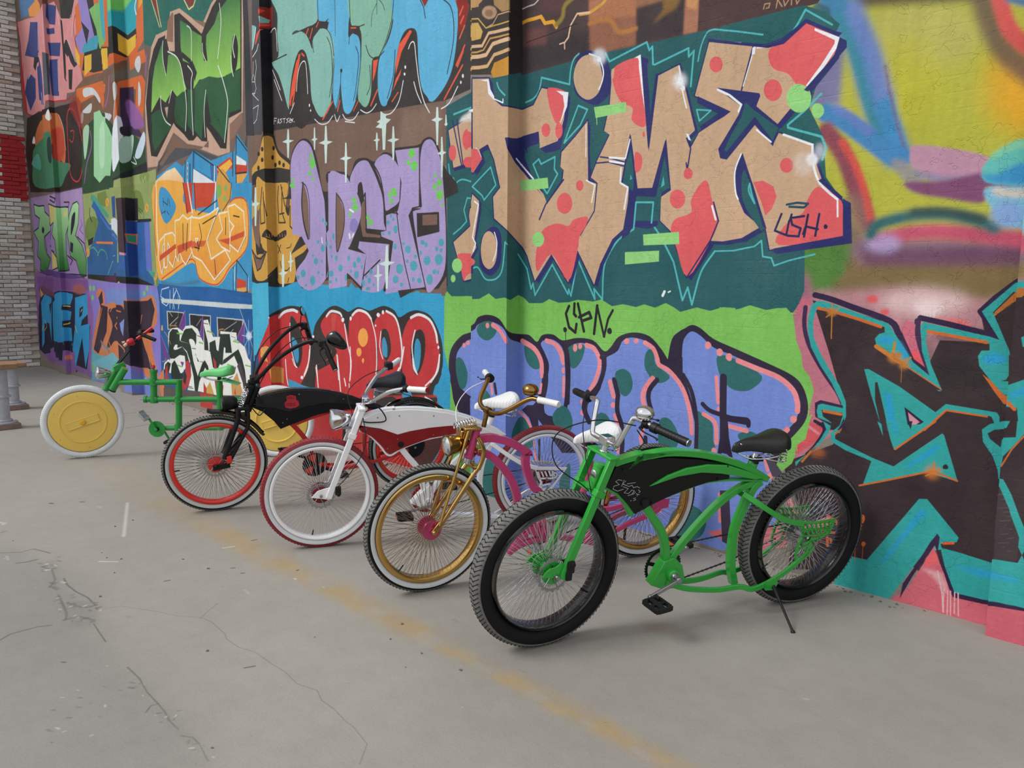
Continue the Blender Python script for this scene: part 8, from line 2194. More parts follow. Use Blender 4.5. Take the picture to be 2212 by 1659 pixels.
'black.gripl': [(-0.678,1.17),(-0.711,1.051)],
'black.mirror_left': [(-0.738,1.232)],
'black.mirror': [(-0.65,1.357)],
'green.sig0': [(1.059,0.75),(1.077,0.755),(1.091,0.748),(1.071,0.732),(1.097,0.727),(1.101,0.714),(1.077,0.702),(1.048,0.709)],
'green.sig1': [(1.049,0.752),(1.06,0.722)],
'green.sig2': [(1.04,0.747),(1.054,0.733),(1.024,0.719)],
'green.sig3': [(1.034,0.732),(0.991,0.734)],
'green.sig4': [(1.024,0.719),(1.007,0.723),(1.0,0.711),(0.982,0.715),(0.967,0.707)],
'green.sig5': [(1.052,0.721),(1.025,0.709),(1.044,0.691),(1.021,0.686),(1.006,0.701),(0.993,0.697),(1.006,0.679),(1.024,0.676),(0.995,0.682),(0.987,0.691)],
'green.sig6': [(0.974,0.699),(0.963,0.689),(0.971,0.684)],
'green.sig7': [(0.984,0.681),(0.966,0.675)],
'green.sig8': [(0.975,0.678),(0.978,0.669)],
'green.sig9': [(0.982,0.662),(0.995,0.66),(0.981,0.653),(0.995,0.649)],
'green.sig10': [(1.004,0.653),(1.008,0.648)],
}

# ---------------------------------------------------------------- bicycles (local axes: x forward, y to the bike's left, z up; origin under the rear axle)
BK = {'green': ((-2.169, 2.419), (-1.592, 3.675), .12, 252.0, .362, .045), 'pink': ((-2.991, 2.444), (-2.51, 3.669), .085, 251.7, .342, .027),
      'white': ((-3.959, 2.411), (-3.311, 3.67), .085, 242.0, .342, .027), 'black': ((-5.115, 2.298), (-4.692, 3.664), .095, 247.5, .342, .027),
      'far': ((-7.499, 2.173), (-6.347, 3.444), .015, 251.6, .33, .027)}
def basis(O, h, lean):
    t = Vector((math.cos(h), math.sin(h), 0)); l = Vector((-math.sin(h), math.cos(h), 0)); up = Vector((0, 0, 1))
    v = up * math.cos(lean) + l * math.sin(lean); a = l * math.cos(lean) - up * math.sin(lean)
    return Matrix(((t.x, a.x, v.x, O[0]), (t.y, a.y, v.y, O[1]), (t.z, a.z, v.z, 0), (0, 0, 0, 1)))
def bike(b, label):
    f, r, lean, hf = BK[b][:4]
    M = basis(r, math.atan2(f[1] - r[1], f[0] - r[0]), lean); F = basis(f, math.radians(hf), lean)
    root = empty('custom_bicycle', M, label, 'bicycle', 'custom bicycles in a row')
    return root, M.inverted() @ F
def q2(name, t=0.0): return [(p[0], t, p[1]) for p in TR[name]]
chrome = mat('chrome', 'd8dade', .08, 1.0); gold = mat('polished_gold', 'd2aa66', .16, 1.0); steel = mat('steel', 'a5a7aa', .28, 1.0)
rubber = mat('black_rubber', '111214', .68, noise=.12, nscale=60, spec=.22); dusty = mat('dusty_tread', '6a6966', .9, noise=.25, nscale=50)
blackp = mat('black_gloss', '08080b', .25, coat=.35); blackm = mat('black_matt', '0f0f11', .5, spec=.3); plastic = mat('black_plastic', '131315', .5, spec=.35)
whitep = mat('white_gloss', 'f4f5f8', .2, coat=.6); whitev = mat('white_vinyl', 'e2e2e4', .45); glass = mat('lamp_glass', 'd9dde2', .05, .85)
greenp = mat('green_enamel', '26a035', .26, coat=.5); pinkp = mat('pink_enamel', 'c93c78', .28, coat=.4); redp = mat('red_enamel', 'b8191c', .28, coat=.4)
brightred = mat('scarlet_rim', 'd42319', .3, coat=.3); darkred = mat('brick_red_rubber', '7e2028', .7, noise=.12, nscale=40); whiterub = mat('white_rubber', 'd4d8da', .6, noise=.05)
greyrub = mat('off_white_sidewall', 'bfc1c0', .6); spoke_m = mat('spoke_chrome', 'd0d2d6', .18, 1.0); lens = mat('reflector_amber', 'b9542a', .3)

def wheel(b, name, parent, X, R, r, rim_c, tyre_c, wall_c=None, hub_c=None, spokes=72, hole=None, disc=False, spoke_c=None, tread=True, hw=.05, gold_sp=False, valve=2.2, rimw=.0285, spt=.0011):
    """wheel in the (x,z) plane of frame X, axle at height R"""
    O = (0, 0, R); Rc = R - r; hole = hole or Rc - r - .02
    t = empty(name); t.parent = parent
    m = MB(); pr = [(Rc + r * math.cos(a), r * math.sin(a)) for a in [2 * math.pi * i / 20 for i in range(20)]]
    m.lathe(pr, O, n=96, closed=True); m.build('tyre', tyre_c, t, X=X)
    if tread:
        tm_ = dusty if tyre_c is rubber else mat('dusty_red_tread', '8a3238', .85, noise=.2, nscale=50); be = 1.0 if tread == 2 else .85; q = r + .002
        m = MB(); pr = [(Rc + q * math.cos(be * (i / 6 - 1)), q * math.sin(be * (i / 6 - 1))) for i in range(13)]
        m.lathe([(pr[0][0] - .004, pr[0][1])] + pr + [(pr[-1][0] - .004, pr[-1][1])], O, n=110); m.build('tread', tm_, t, X=X)
        m = MB(); n = 104
        for i in range(n):
            a = 2 * math.pi * i / n; M0 = Matrix.Rotation(-a, 3, 'Y')
            for sd in (-1, 1):
                for b0, ln_, yaw, dx in ((.58, .80, .62, 0), (.20, .42, -.5, .006)):
                    c = Vector((dx, q * math.sin(sd * b0), Rc + q * math.cos(b0))); rot = Matrix.Rotation(-sd * b0, 3, 'X') @ Matrix.Rotation(yaw * sd, 3, 'Z')
                    vs = [M0 @ (c + rot @ Vector((x * .0013, y * ln_ * r / 2, z * .0011))) + Vector(O) for x in (-1, 1) for y in (-1, 1) for z in (-1, 1)]
                    m.add(vs, [(0, 1, 3, 2), (4, 6, 7, 5), (0, 4, 5, 1), (2, 3, 7, 6), (0, 2, 6, 4), (1, 5, 7, 3)])
        m.build('tread_grooves', tyre_c, t, X=X, smooth=False, kind='stuff')
    if wall_c:
        m = MB()
        for sd in (-1, 1):
            pr = [(Rc + (r + .0012) * math.cos(a), sd * (r + .0012) * math.sin(a)) for a in [1.45 + i * .13 for i in range(10)]]
            m.lathe(pr, O, n=96)
        m.build('whitewall', wall_c, t, X=X)
    m = MB(); ri = hole
    ro = Rc - r + .003
    m.lathe([(ro, rimw * .86), (ro - .006, rimw), (ri + .006, rimw * .97), (ri, rimw * .80), (ri - .003, rimw * .3), (ri - .004, 0), (ri - .003, -rimw * .3), (ri, -rimw * .80), (ri + .006, -rimw * .97), (ro - .006, -rimw), (ro, -rimw * .86)], O, n=96)
    m.build('rim', rim_c, t, X=X)
    if spokes:
        m = MB(); fr_ = .044
        for i in range(spokes):
            for sd in (-1, 1):
                a = 2 * math.pi * (i + (.5 if sd > 0 else 0)) / spokes; d = (.22 if i % 2 else -.22)
                p = (fr_ * math.sin(a + d), sd * hw * .72, R + fr_ * math.cos(a + d)); q = (ri * math.sin(a), sd * .010, R + ri * math.cos(a))
                m.tube([p, q], spt, 4)
        m.build('spokes', spoke_c or spoke_m, t, X=X, kind='stuff')
    m = MB(); h = hw
    m.lathe([(0, h + .018), (.007, h + .018), (.007, h), (.016, h), (.018, h * .85), (.05, h * .8), (.052, h * .72), (.05, h * .66), (.02, h * .55), (.019, 0), (.02, -h * .55), (.05, -h * .66), (.052, -h * .72), (.05, -h * .8), (.018, -h * .85), (.016, -h), (.007, -h), (.007, -h - .018), (0, -h - .018)], O, n=32)
    m.build('hub', hub_c or steel, t, X=X)
    if disc:
        m = MB(); y = h * .92
        pr = [(.066, y - .001), (.076, y - .001), (.076, y + .001), (.066, y + .001)]; m.lathe(pr, O, n=48, closed=True)
        for i in range(6):
            a = i * math.pi / 3; m.tube([(.02 * math.sin(a), y, R + .02 * math.cos(a)), (.068 * math.sin(a + .35), y, R + .068 * math.cos(a + .35))], .0028, 5)
        for i in range(18):
            a = i * math.pi / 9; m.lathe([(.003, y - .0012), (.0075, y - .0012), (.0075, y + .0012), (.003, y + .0012)], (.0765 * math.sin(a), 0, R + .0765 * math.cos(a)), n=8, closed=True)
        m.build('brake_disc', steel, t, X=X)
    m = MB(); a = valve; m.tube([(ri * math.sin(a), 0, R + ri * math.cos(a)), ((ri - .035) * math.sin(a), 0, R + (ri - .035) * math.cos(a))], .004, 6); m.build('valve', plastic, t, X=X)
    return t

def saddle(parent, X, c, ln, w, mt, name='saddle', thick=.06, tilt=0., springs=True, quilt=False, rail=steel, sp_c=None):
    """c = centre of the underside, nose towards +x"""
    st = [(-.50, .55, .62), (-.46, .82, .9), (-.36, 1.0, 1.0), (-.22, .98, 1.0), (-.06, .74, .86), (.10, .42, .72), (.26, .27, .64), (.40, .20, .58), (.48, .13, .46), (.51, .04, .2)]
    m = MB(); K = 16; vs = []
    for u, ww, hh in st:
        for j in range(K):
            a = 2 * math.pi * j / K; y = math.cos(a); z = math.sin(a)
            yy = math.copysign(abs(y) ** .8, y) * ww * w / 2; zz = (z * thick * hh * .55 + thick * hh * .45) if z > 0 else z * thick * .30 * hh
            drop = -.012 * (u > .3) - .010 * math.cos(a) ** 2 * (z > 0) + (.018 if u < -.3 else 0)
            vs.append((c[0] + u * ln, yy, c[2] + zz + drop + .02 + tilt * u * ln))
    fs = []
    for i in range(len(st) - 1):
        for j in range(K): fs.append((i * K + j, i * K + (j + 1) % K, (i + 1) * K + (j + 1) % K, (i + 1) * K + j))
    fs += [tuple(range(K - 1, -1, -1)), tuple((len(st) - 1) * K + j for j in range(K))]
    m.add(vs, fs); s = m.build(name, mt, parent, X=X, sub=1)
    m = MB()
    for sd in (-1, 1):
        m.tube(spl([(c[0] + ln * .42, sd * .012, c[2] + .005), (c[0] + .05, sd * .022, c[2] - .025), (c[0] - ln * .2, sd * .03, c[2] - .025), (c[0] - ln * .42, sd * w * .3, c[2] + .0)]), .0035, 6)
        m.tube(spl([(c[0] - ln * .1, sd * .022, c[2] - .03), (c[0] - ln * .35, sd * w * .33, c[2] - .04), (c[0] - ln * .46, 0, c[2] - .04)]), .0035, 6)
    m.build('saddle_rails', rail, s, X=X)
    if springs:
        for sd in (-1, 1):
            m = MB(); pts = []
            for i in range(49):
                a = i / 48 * 2 * math.pi * 4; rr = .016 * (1 - .35 * i / 48) if sp_c else .014; pts.append((c[0] - ln * .36 + rr * math.cos(a), sd * w * .32 + rr * math.sin(a), c[2] + .012 - .052 * i / 48))
            m.tube(pts, .0028, 5); m.build('spring', sp_c or rail, s, X=X)
    return s
def quilted(name, col):
    m = mat(name, col, .42); n = m.node_tree; b = n.nodes['Principled BSDF']; tc = n.nodes.new('ShaderNodeTexCoord'); mp = n.nodes.new('ShaderNodeMapping')
    mp.inputs['Rotation'].default_value = (0, 0, .785); mp.inputs['Scale'].default_value = (38, 38, 0.01)
    ck = n.nodes.new('ShaderNodeTexWave'); ck.wave_type = 'BANDS'; ck.bands_direction = 'X'; ck.inputs['Scale'].default_value = .45; ck2 = n.nodes.new('ShaderNodeTexWave'); ck2.bands_direction = 'Y'; ck2.inputs['Scale'].default_value = .45
    n.links.new(tc.outputs['Object'], mp.inputs['Vector'])
    for q in (ck, ck2): n.links.new(mp.outputs[0], q.inputs['Vector'])
    mn = n.nodes.new('ShaderNodeMath'); mn.operation = 'MINIMUM'; n.links.new(ck.outputs['Fac'], mn.inputs[0]); n.links.new(ck2.outputs['Fac'], mn.inputs[1])
    pw = n.nodes.new('ShaderNodeMath'); pw.operation = 'POWER'; pw.inputs[1].default_value = .35; n.links.new(mn.outputs[0], pw.inputs[0])
    bp = n.nodes.new('ShaderNodeBump'); bp.inputs['Strength'].default_value = .28; bp.inputs['Distance'].default_value = .005; n.links.new(pw.outputs[0], bp.inputs['Height']); n.links.new(bp.outputs[0], b.inputs['Normal'])
    return m
whitequilt = quilted('white_quilted_vinyl', 'e4e4e6')

def grip(parent, X, p0, p1, r=.016, mt=None, name='grip', label=None, endc=None):
    m = MB(); P0, P1 = Vector(p0), Vector(p1); m.tube([P0, P0.lerp(P1, .04), P0.lerp(P1, .5), P0.lerp(P1, .94), P1], r, 16, scl=[1.12, 1, .96, 1.02, .9])
    for i in range(1, 9):
        a = P0.lerp(P1, i / 10); b_ = P0.lerp(P1, i / 10 + .012); m.tube([a, b_], r * 1.03, 16)
    g = m.build(name, mt or plastic, parent, X=X, label=label)
    if endc:
        d = (P1 - P0).normalized(); m = MB(); m.tube([P1, P1 + d * .004], r * .92, 16); m.build('end_cap', endc, g, X=X)
    return g
def bell(parent, X, c, mt, r=.032, lever=plastic):
    m = MB(); c = Vector(c)
    m.lathe([(0, r * .78), (r * .5, r * .70), (r * .8, r * .5), (r * .96, r * .2), (r, 0), (r * .93, -.006), (r * .86, -.007)], c, (0, 0, 1), 28)
    m.lathe([(r * .86, -.004), (r * .9, -.012), (r * .8, -.02), (r * .4, -.026), (0, -.027)], c, (0, 0, 1), 28)
    o = m.build('bell', mt, parent, X=X)
    m = MB(); m.tube([c + Vector((0, r * .6, -.012)), c + Vector((-.012, r * 1.5, -.010))], .0025, 6); m.lathe([(0, .006), (.007, .003), (.007, -.003), (0, -.006)], c + Vector((-.014, r * 1.7, -.010)), (0, 0, 1), 12)
    m.build('bell_lever', lever, o, X=X); return o
def lever(parent, X, p, d, mt=plastic, name='brake_lever', L=.10):
    """clamp at p on the bar, blade running along d and forward"""
    p = Vector(p); d = Vector(d).normalized(); m = MB()
    m.tube([p - d * .012, p + d * .012], .019, 12); m.tube([p + Vector((.018, 0, -.006)), p + Vector((.035, 0, -.012)) + d * .01], .009, 8)
    m.sweep(spl([p + Vector((.034, 0, -.012)), p + Vector((.040, 0, -.02)) + d * L * .35, p + Vector((.030, 0, -.028)) + d * L * .8, p + Vector((.034, 0, -.032)) + d * L]), ROUND(.010, .006, 8))
    return m.build(name, mt, parent, X=X)
def chain(parent, name, pts):
    P = [Vector(p) for p in pts]; m = MB(); acc = 0
    for a, b_ in zip(P[:-1], P[1:]):
        d = b_ - a; n = max(1, int(d.length / .0127)); t = d.normalized(); ang = math.atan2(t.x, t.z)
        for i in range(n):
            c = a + d * ((i + .5) / n); m.box(c, (.006, .003 if i % 2 else .008, .0115), Matrix.Rotation(ang, 3, 'Y'))
    return m.build(name, mat('chain_steel', '4a4640', .45, .8), parent, smooth=False, kind='stuff')
def chainring(parent, c, R, mt, teeth=40, spider=steel, holes=True):
    m = MB(); y = c[1]; n = teeth * 2; th = .0016
    out = [((R + (.004 if i % 2 else -.002)) * math.sin(2 * math.pi * i / n), (R + (.004 if i % 2 else -.002)) * math.cos(2 * math.pi * i / n)) for i in range(n)]
    ri = R * (.86 if holes else .2); inn = [(ri * math.sin(2 * math.pi * i / n), ri * math.cos(2 * math.pi * i / n)) for i in range(n)]
    vs = [(c[0] + p[0], y - th, c[2] + p[1]) for p in out] + [(c[0] + p[0], y - th, c[2] + p[1]) for p in inn] + [(c[0] + p[0], y + th, c[2] + p[1]) for p in out] + [(c[0] + p[0], y + th, c[2] + p[1]) for p in inn]
    fs = []
    for i in range(n):
        j = (i + 1) % n; fs += [(i, j, n + j, n + i), (2 * n + i, 3 * n + i, 3 * n + j, 2 * n + j), (i, 2 * n + i, 2 * n + j, j), (n + i, n + j, 3 * n + j, 3 * n + i)]
    m.add(vs, fs)
    if holes:
        for k in range(5):
            a = 2 * math.pi * k / 5; m.sweep([(c[0], y, c[2]), (c[0] + ri * 1.02 * math.sin(a), y, c[2] + ri * 1.02 * math.cos(a))], RECT(.006, .018))
    return m.build('chainring', mt, parent, smooth=False)
def pedal(parent, c, mt=plastic, rot=0., refl=True, w=.10, l=.085, tilt=0.):
    m = MB(); M = Matrix.Rotation(rot, 3, 'Z') @ Matrix.Rotation(tilt, 3, 'Y'); c = Vector(c); th = .022
    def bx(p, d): m.box(c + M @ Vector(p), d, M)
    for s_ in (-1, 1): bx((s_ * l / 2, 0, 0), (.010, w * .8, th)); bx((0, s_ * w / 2, 0), (l * .8, .010, th)); bx((s_ * l * .42, w * .42, 0), (.02, .02, th)); bx((s_ * l * .42, -w * .42, 0), (.02, .02, th))
    bx((0, 0, 0), (.026, w, th * .8)); bx((0, .0, 0), (l, .012, th * .7))
    for i in range(-3, 4):
        for s_ in (-1, 1): bx((s_ * l / 2, i * .012, th / 2 + .001), (.008, .004, .004))
    o = m.build('pedal', mt, parent, smooth=False, bevel=.002)
    if refl:
        for s_ in (-1, 1): MB().box(c + M @ Vector((s_ * (l / 2 + .006), 0, 0)), (.004, .05, .014), M).build('pedal_reflector', lens, o, smooth=False)
    return o
def crank(parent, a, b_, mt=steel, w=.018):
    m = MB(); m.sweep([a, b_], RECT(.012, w)); m.lathe([(0, .010), (w * .8, .009), (w * .9, 0), (w * .8, -.009), (0, -.010)], a, n=20); m.lathe([(0, .008), (w * .65, .007), (w * .65, -.007), (0, -.008)], b_, n=16)
    return m.build('crank_arm', mt, parent, bevel=.002)
def springcoil(parent, X, a, b_, r=.018, wire=.0035, turns=9, mt=chrome, name='spring'):
    a, b_ = Vector(a), Vector(b_); d = (b_ - a); x = d.orthogonal().normalized(); y = d.normalized().cross(x); pts = []
    N = turns * 12
    for i in range(N + 1):
        t = i / N; q = 2 * math.pi * turns * t; pts.append(a + d * t + (x * math.cos(q) + y * math.sin(q)) * r)
    m = MB(); m.tube(pts, wire, 6); return m.build(name, mt, parent, X=X)
def headlight(parent, X, c, r, mt, L=.09, d=(1, 0, 0), label=None):
    """d = direction the lens faces"""
    m = MB(); c = Vector(c); D = Vector(d).normalized()
    m.lathe([(0, -L * .75), (r * .35, -L * .72), (r * .7, -L * .45), (r * .95, -L * .05), (r * 1.02, L * .18), (r * 1.06, L * .25), (r * 1.02, L * .32), (r * .93, L * .30)], c, D, 32)
    o = m.build('headlight', mt, parent, X=X, label=label)
    m = MB(); m.lathe([(r * .93, L * .28), (r * .7, L * .36), (r * .35, L * .41), (0, L * .42)], c, D, 32); m.build('lens', glass, o, X=X)
    m = MB(); m.lathe([(r * .8, L * .1), (r * .3, -L * .1), (0, -L * .1)], c, D, 24); m.build('reflector', chrome, o, X=X)
    return o
def cable(parent, X, pts, mt=plastic, r=.0026, name='cable'):
    m = MB(); m.tube(spl(pts, 8), r, 6); return m.build(name, mt, parent, X=X)
def frame_part(parent, name, path, sec, mt, X=None, smooth=True, n=6, label=None, bev=.0):
    m = MB(); m.sweep(spl(path, n), sec); return m.build(name, mt, parent, X=X, label=label, bevel=bev)
def lettering(parent, strokes, w, mt, name='lettering', y=.0, thick=.0006):
    m = MB()
    for s_ in strokes: m.sweep([(p[0], y, p[1]) for p in s_], RECT(thick, w))
    return m.build(name, mt, parent, smooth=False)
def plate_rim(poly, t0, t1, w=.008):
    m = MB(); m.sweep([(p[0], (t0 + t1) / 2, p[1]) for p in poly], RECT(abs(t1 - t0), w), closed=True); return m

# ---- 1. green fat-tyre cruiser, nearest
root, FX = bike('green', 'bright green cruiser bicycle with fat black tyres and black tank panel, nearest the camera')
R, r = BK['green'][4:6]
wheel('green', 'front_wheel', root, FX, R, r, blackp, rubber, hub_c=greenp, hole=.262, disc=True, hw=.062, tread=2, rimw=.045, valve=4.1, spt=.0013)
wheel('green', 'rear_wheel', root, Matrix.Identity(4), R, r, blackp, rubber, hub_c=steel, hole=.262, hw=.066, tread=2, rimw=.045, spt=.0013)
T_ = TR['green.tank']
frame_part(root, 'seat_tube', q2('green.c_tube'), RECT(.038, .034), greenp, bev=.003)
frame_part(root, 'frame_arc', q2('green.arc'), RECT(.03, .032), greenp, bev=.003)
frame_part(root, 'down_tube', q2('green.down'), RECT(.034, .036), greenp, bev=.003)
frame_part(root, 'front_down_tube', q2('green.strip'), RECT(.034, .026), greenp, bev=.003)
frame_part(root, 'top_tube', q2('green.top_out'), RECT(.046, .030), greenp, bev=.004)
frame_part(root, 'bottom_edge', q2('green.bottom_edge')[2:], RECT(.040, .010), greenp, bev=.002)
for sd in (-1, 1):
    frame_part(root, 'lower_stay', [(p[0], sd * t_, p[1]) for p, t_ in zip(TR['green.lower'] + TR['green.stay_low'][1:], (.03, .035, .045, .06, .075, .088, .088, .088, .088, .088))], RECT(.012, .026), greenp, n=4, bev=.002)
    frame_part(root, 'upper_stay', [(p[0], sd * t_, p[1]) for p, t_ in zip(TR['green.stay_up'], (.03, .075, .088, .088, .088))], RECT(.014, .026), greenp, bev=.002)
    PP = TR['green.plate']; m = plate_rim(PP, sd * .084, sd * .092, .012)
    y = sd * .088; x0, z0 = PP[2]; 
    for a, b_ in (((.09, .44), (-.09, .425)), ((.085, .40), (-.06, .40)), ((.07, .36), (.0, .375)), ((.09, .33), (.03, .35))): m.sweep([(a[0], y, a[1]), (b_[0], y, b_[1])], RECT(.008, .007))
    for i in range(7):
        xx = .085 - i * .026; m.sweep([(xx, y, .465), (xx - .020, y, .425)], RECT(.008, .008)); m.sweep([(xx - .004, y, .43), (xx - .022, y, .398 + .004 * (i % 3))], RECT(.008, .009))
    m.sweep([(-.03, y, .385), (.02, y, .30), (.095, y, .25)], RECT(.008, .010))
    m.build('dropout_plate', greenp, root, smooth=False, bevel=.001)
    m = MB(); m.plate(T_, sd * .019, sd * .023); m.build('tank_panel', mat('black_panel', '0c0d0d', .5, spec=.3), root, smooth=False, label='flat black tank panel')
    BL = TR['green.blade']; m = MB(); m.plate(BL, sd * .018, sd * .034); m.build('tank_blade', greenp, root, smooth=False, bevel=.004)
m = MB(); m.sweep([(.97, .0, .60), (.95, 0, .70), (.80, 0, .74), (.6, 0, .745)], RECT(.036, .05)); m.build('tank_core', plastic, root, smooth=False)
for p_ in (((.52, .775), (.515, .777)), ((.56, .715), (.556, .717)), ((1.06, .80), (1.056, .80)), ((.90, .63), (.895, .63))): MB().lathe([(0, .036), (.004, .035), (.005, .033), (.005, .0)], (p_[0][0], 0, p_[0][1]), n=10).build('screw', plastic, root)
MB().lathe([(0, .034), (.018, .034), (.02, .030), (.02, .02)], (.935, 0, .636), n=20).build('panel_knob', plastic, root)
# signature scratched in silver on the tank: "SK ... Scully 'MS' T S"
sg = [TR['green.sig%d' % i] for i in range(11)]
lettering(root, sg, .0022, mat('silver_pen', 'b9bcc0', .4, .3), 'signature', .0238)
h0, h1 = TR['green.head'][1], TR['green.head'][2]
m = MB(); m.tube([(h0[0], 0, h0[1]), (h1[0], 0, h1[1])], .026, 24); m.tube([(h0[0], 0, h0[1]), (h0[0] + .002, 0, h0[1] - .012)], .030, 24); m.tube([(h1[0], 0, h1[1]), (h1[0] - .002, 0, h1[1] + .012)], .030, 24)
ht = m.build('head_tube', greenp, root)
mid = Vector((h0[0], 0, h0[1])).lerp(Vector((h1[0], 0, h1[1])), .42); ax_ = (Vector((h1[0], 0, h1[1])) - Vector((h0[0], 0, h0[1]))).normalized()
m = MB(); D_ = Vector((.93, .36, .1)); m.lathe([(.0, .0285), (.013, .0275), (.017, .0262), (.019, .024)], mid, D_, 24); m.build('head_badge', steel, ht, label='round silver head badge')
b0, b1 = TR['green.bb']
m = MB(); m.lathe([(0, .052), (.022, .052), (.03, .048), (.034, .03), (.034, -.03), (.03, -.048), (0, -.052)], (b1[0] - .03, 0, b1[1] - .04), n=28)
m.plate([(.86, .22), (.80, .33), (.745, .345), (.70, .30), (.68, .235), (.72, .19), (.79, .19)], -.028, .028); m.build('bottom_bracket', greenp, root, bevel=.003)
bbx, bbz = b1[0] - .03, b1[1] - .04
crank(root, (bbx, .085, bbz), (TR['green.crank_l'][1][0] - .01, .095, TR['green.crank_l'][1][1])); crank(root, (bbx, -.085, bbz), (2 * bbx - TR['green.crank_l'][1][0] + .01, -.095, 2 * bbz - TR['green.crank_l'][1][1]))
MB().tube([(bbx, -.09, bbz), (bbx, .09, bbz)], .011, 14).build('axle', steel, root)
MB().lathe([(0, .062), (.017, .062), (.021, .056), (.021, .05)], (bbx, 0, bbz), n=24).build('bearing_cap', steel, root)
cl = TR['green.crank_l'][1]; pedal(root, (cl[0] - .012, .155, cl[1] - .006), rot=.15, refl=False); pedal(root, (2 * bbx - cl[0] + .01, -.155, 2 * bbz - cl[1] + .0), rot=.1)
chainring(root, (bbx, -.055, bbz), .096, mat('green_ring', '2c3a2a', .35, .7), 42)
chain(root, 'chain', [(bbx - .02, -.055, bbz - .098), (.39, -.058, .235), (.10, -.062, .325)]); chain(root, 'chain', [(bbx + .0, -.055, bbz + .098), (.397, -.058, .385), (.02, -.062, .40)])
MB().lathe([(.02, -.066), (.038, -.066), (.042, -.062), (.038, -.058), (.02, -.058)], (0, 0, R), n=24).build('sprocket', steel, root)
for sd in (-1, 1): MB().lathe([(0, sd * .105), (.010, sd * .105), (.012, sd * .095), (.012, sd * .07)], (0, 0, R), n=12).build('axle_nut', steel, root)
MB().sweep([(.37, 0, .70), (.352, 0, .775)], ROUND(.044, .05)).build('seat_lug', greenp, root)
m = MB(); m.tube([(.352, 0, .76), (.344, 0, .815)], .0145, 14); sp = m.build('seat_post', chrome, root)
m = MB(); m.tube([(.3515, 0, .768), (.349, 0, .792)], .024, 16); m.box((.318, 0, .782), (.03, .02, .016)); m.build('seat_clamp', plastic, root)
saddle(root, Matrix.Identity(4), (.335, 0, .822), .29, .175, mat('black_leather', '161716', .36, bump=.15, bscale=120), thick=.075, tilt=.06, rail=chrome)
for x_, y_, z_ in ((.215, .07, .868), (.24, .082, .85), (.45, .02, .872), (.215, .03, .885), (.215, -.03, .885)): MB().lathe([(0, .004), (.005, .002), (.006, 0)], (x_, y_, z_), (-.3, .4, .8), 10).build('rivet', chrome, root)
for sd in (-1, 1):
    fk = [(-.236, sd * .076, .868), (-.175, sd * .076, .70), (-.03, sd * .076, .345)]
    MB().sweep([fk[0], fk[2]], RECT(.022, .036)).build('fork_leg', greenp, root, X=FX, bevel=.003)
    dp = TR['green.drop']; m = MB(); m.plate(dp, sd * .068, sd * .076); m.build('fork_dropout', greenp, root, X=FX, smooth=False, bevel=.001)
    MB().sweep([(-.186, sd * .076, .728), (-.174, sd * .076, .700)], RECT(.034, .050)).build('fork_collar', greenp, root, X=FX, bevel=.003)
    MB().lathe([(0, sd * .094), (.009, sd * .094), (.011, sd * .09), (.011, sd * .06)], (0, 0, R), n=12).build('axle_nut', steel, root, X=FX)
m = MB(); m.sweep([(-.236, -.092, .868), (-.236, .092, .868)], RECT(.012, .05), up=(0, 0, 1)); m.build('upper_crown', greenp, root, X=FX, bevel=.003)
m = MB(); m.sweep([(-.182, -.088, .715), (-.182, .088, .715)], RECT(.014, .05), up=(0, 0, 1)); m.build('lower_crown', greenp, root, X=FX, bevel=.003)
m = MB(); m.tube([(-.236, 0, .865), (-.250, 0, .925)], .0145, 16); m.tube([(-.238, 0, .87), (-.240, 0, .882)], .022, 16); m.box((-.250, 0, .925), (.05, .055, .042)); m.build('stem', chrome, root, X=FX, bevel=.005)
BR = [(-.335, .40, 1.035), (-.305, .26, 1.048), (-.283, .150, 1.062), (-.268, .128, 1.040), (-.238, .098, .94), (-.240, .066, .925), (-.240, 0, .925)]
bar = BR + [(x_, -y_, z_) for x_, y_, z_ in BR[-2::-1]]
m = MB(); m.tube(spl(bar, 3), .0115, 14); hb = m.build('handlebar', chrome, root, X=FX)
for sd in (1, -1):
    grip(root, FX, (-.303, sd * .265, 1.048), (-.337, sd * .415, 1.034), .0165, endc=chrome)
    m = MB(); m.tube([(-.297, sd * .235, 1.05), (-.304, sd * .262, 1.047)], .022, 14); m.build('shifter_collar', plastic, root, X=FX)
lever(root, FX, (-.293, .20, 1.052), (-.2, 1, -.05)); 
bell(root, FX, (-.292, .185, 1.092), chrome, .041)
cable(root, FX, [(-.25, .19, 1.045), (-.10, .12, 1.06), (.02, .02, .98), (-.0, .0, .84), (-.13, .02, .74), (-.17, .04, .70)])
cable(root, FX, [(-.27, -.20, 1.04), (-.22, -.15, .96), (-.20, -.09, .86), (-.15, .04, .76), (-.165, .05, .70)])
cable(root, FX, [(-.25, .20, 1.03), (-.33, .15, .96), (-.40, .05, .90), (-.40, .02, .86)])
cable(root, FX, [(-.16, .055, .66), (-.12, .06, .55), (-.075, .07, .44)])
m = MB(); m.box((-.062, .082, .40), (.035, .03, .055)); m.box((-.055, .088, .36), (.028, .02, .04)); m.lathe([(0, .10), (.012, .10), (.014, .08)], (-.07, 0, .41), n=12); m.build('brake_caliper', plastic, root, X=FX, smooth=False, bevel=.004)
kt, kf = TR['green.kicktop'][0], TR['green.kickfoot'][0]
k0 = Vector((kt[0] - .005, .095, kt[1])); k1 = Vector((kf[0], kf[1], kf[2]))
m = MB(); m.tube([k0, k0.lerp(k1, .35)], .009, 10); m.tube([k0.lerp(k1, .33), k0.lerp(k1, .97)], .006, 10); m.tube([k0.lerp(k1, .96), k1], .010, 10); m.build('kickstand', plastic, root)
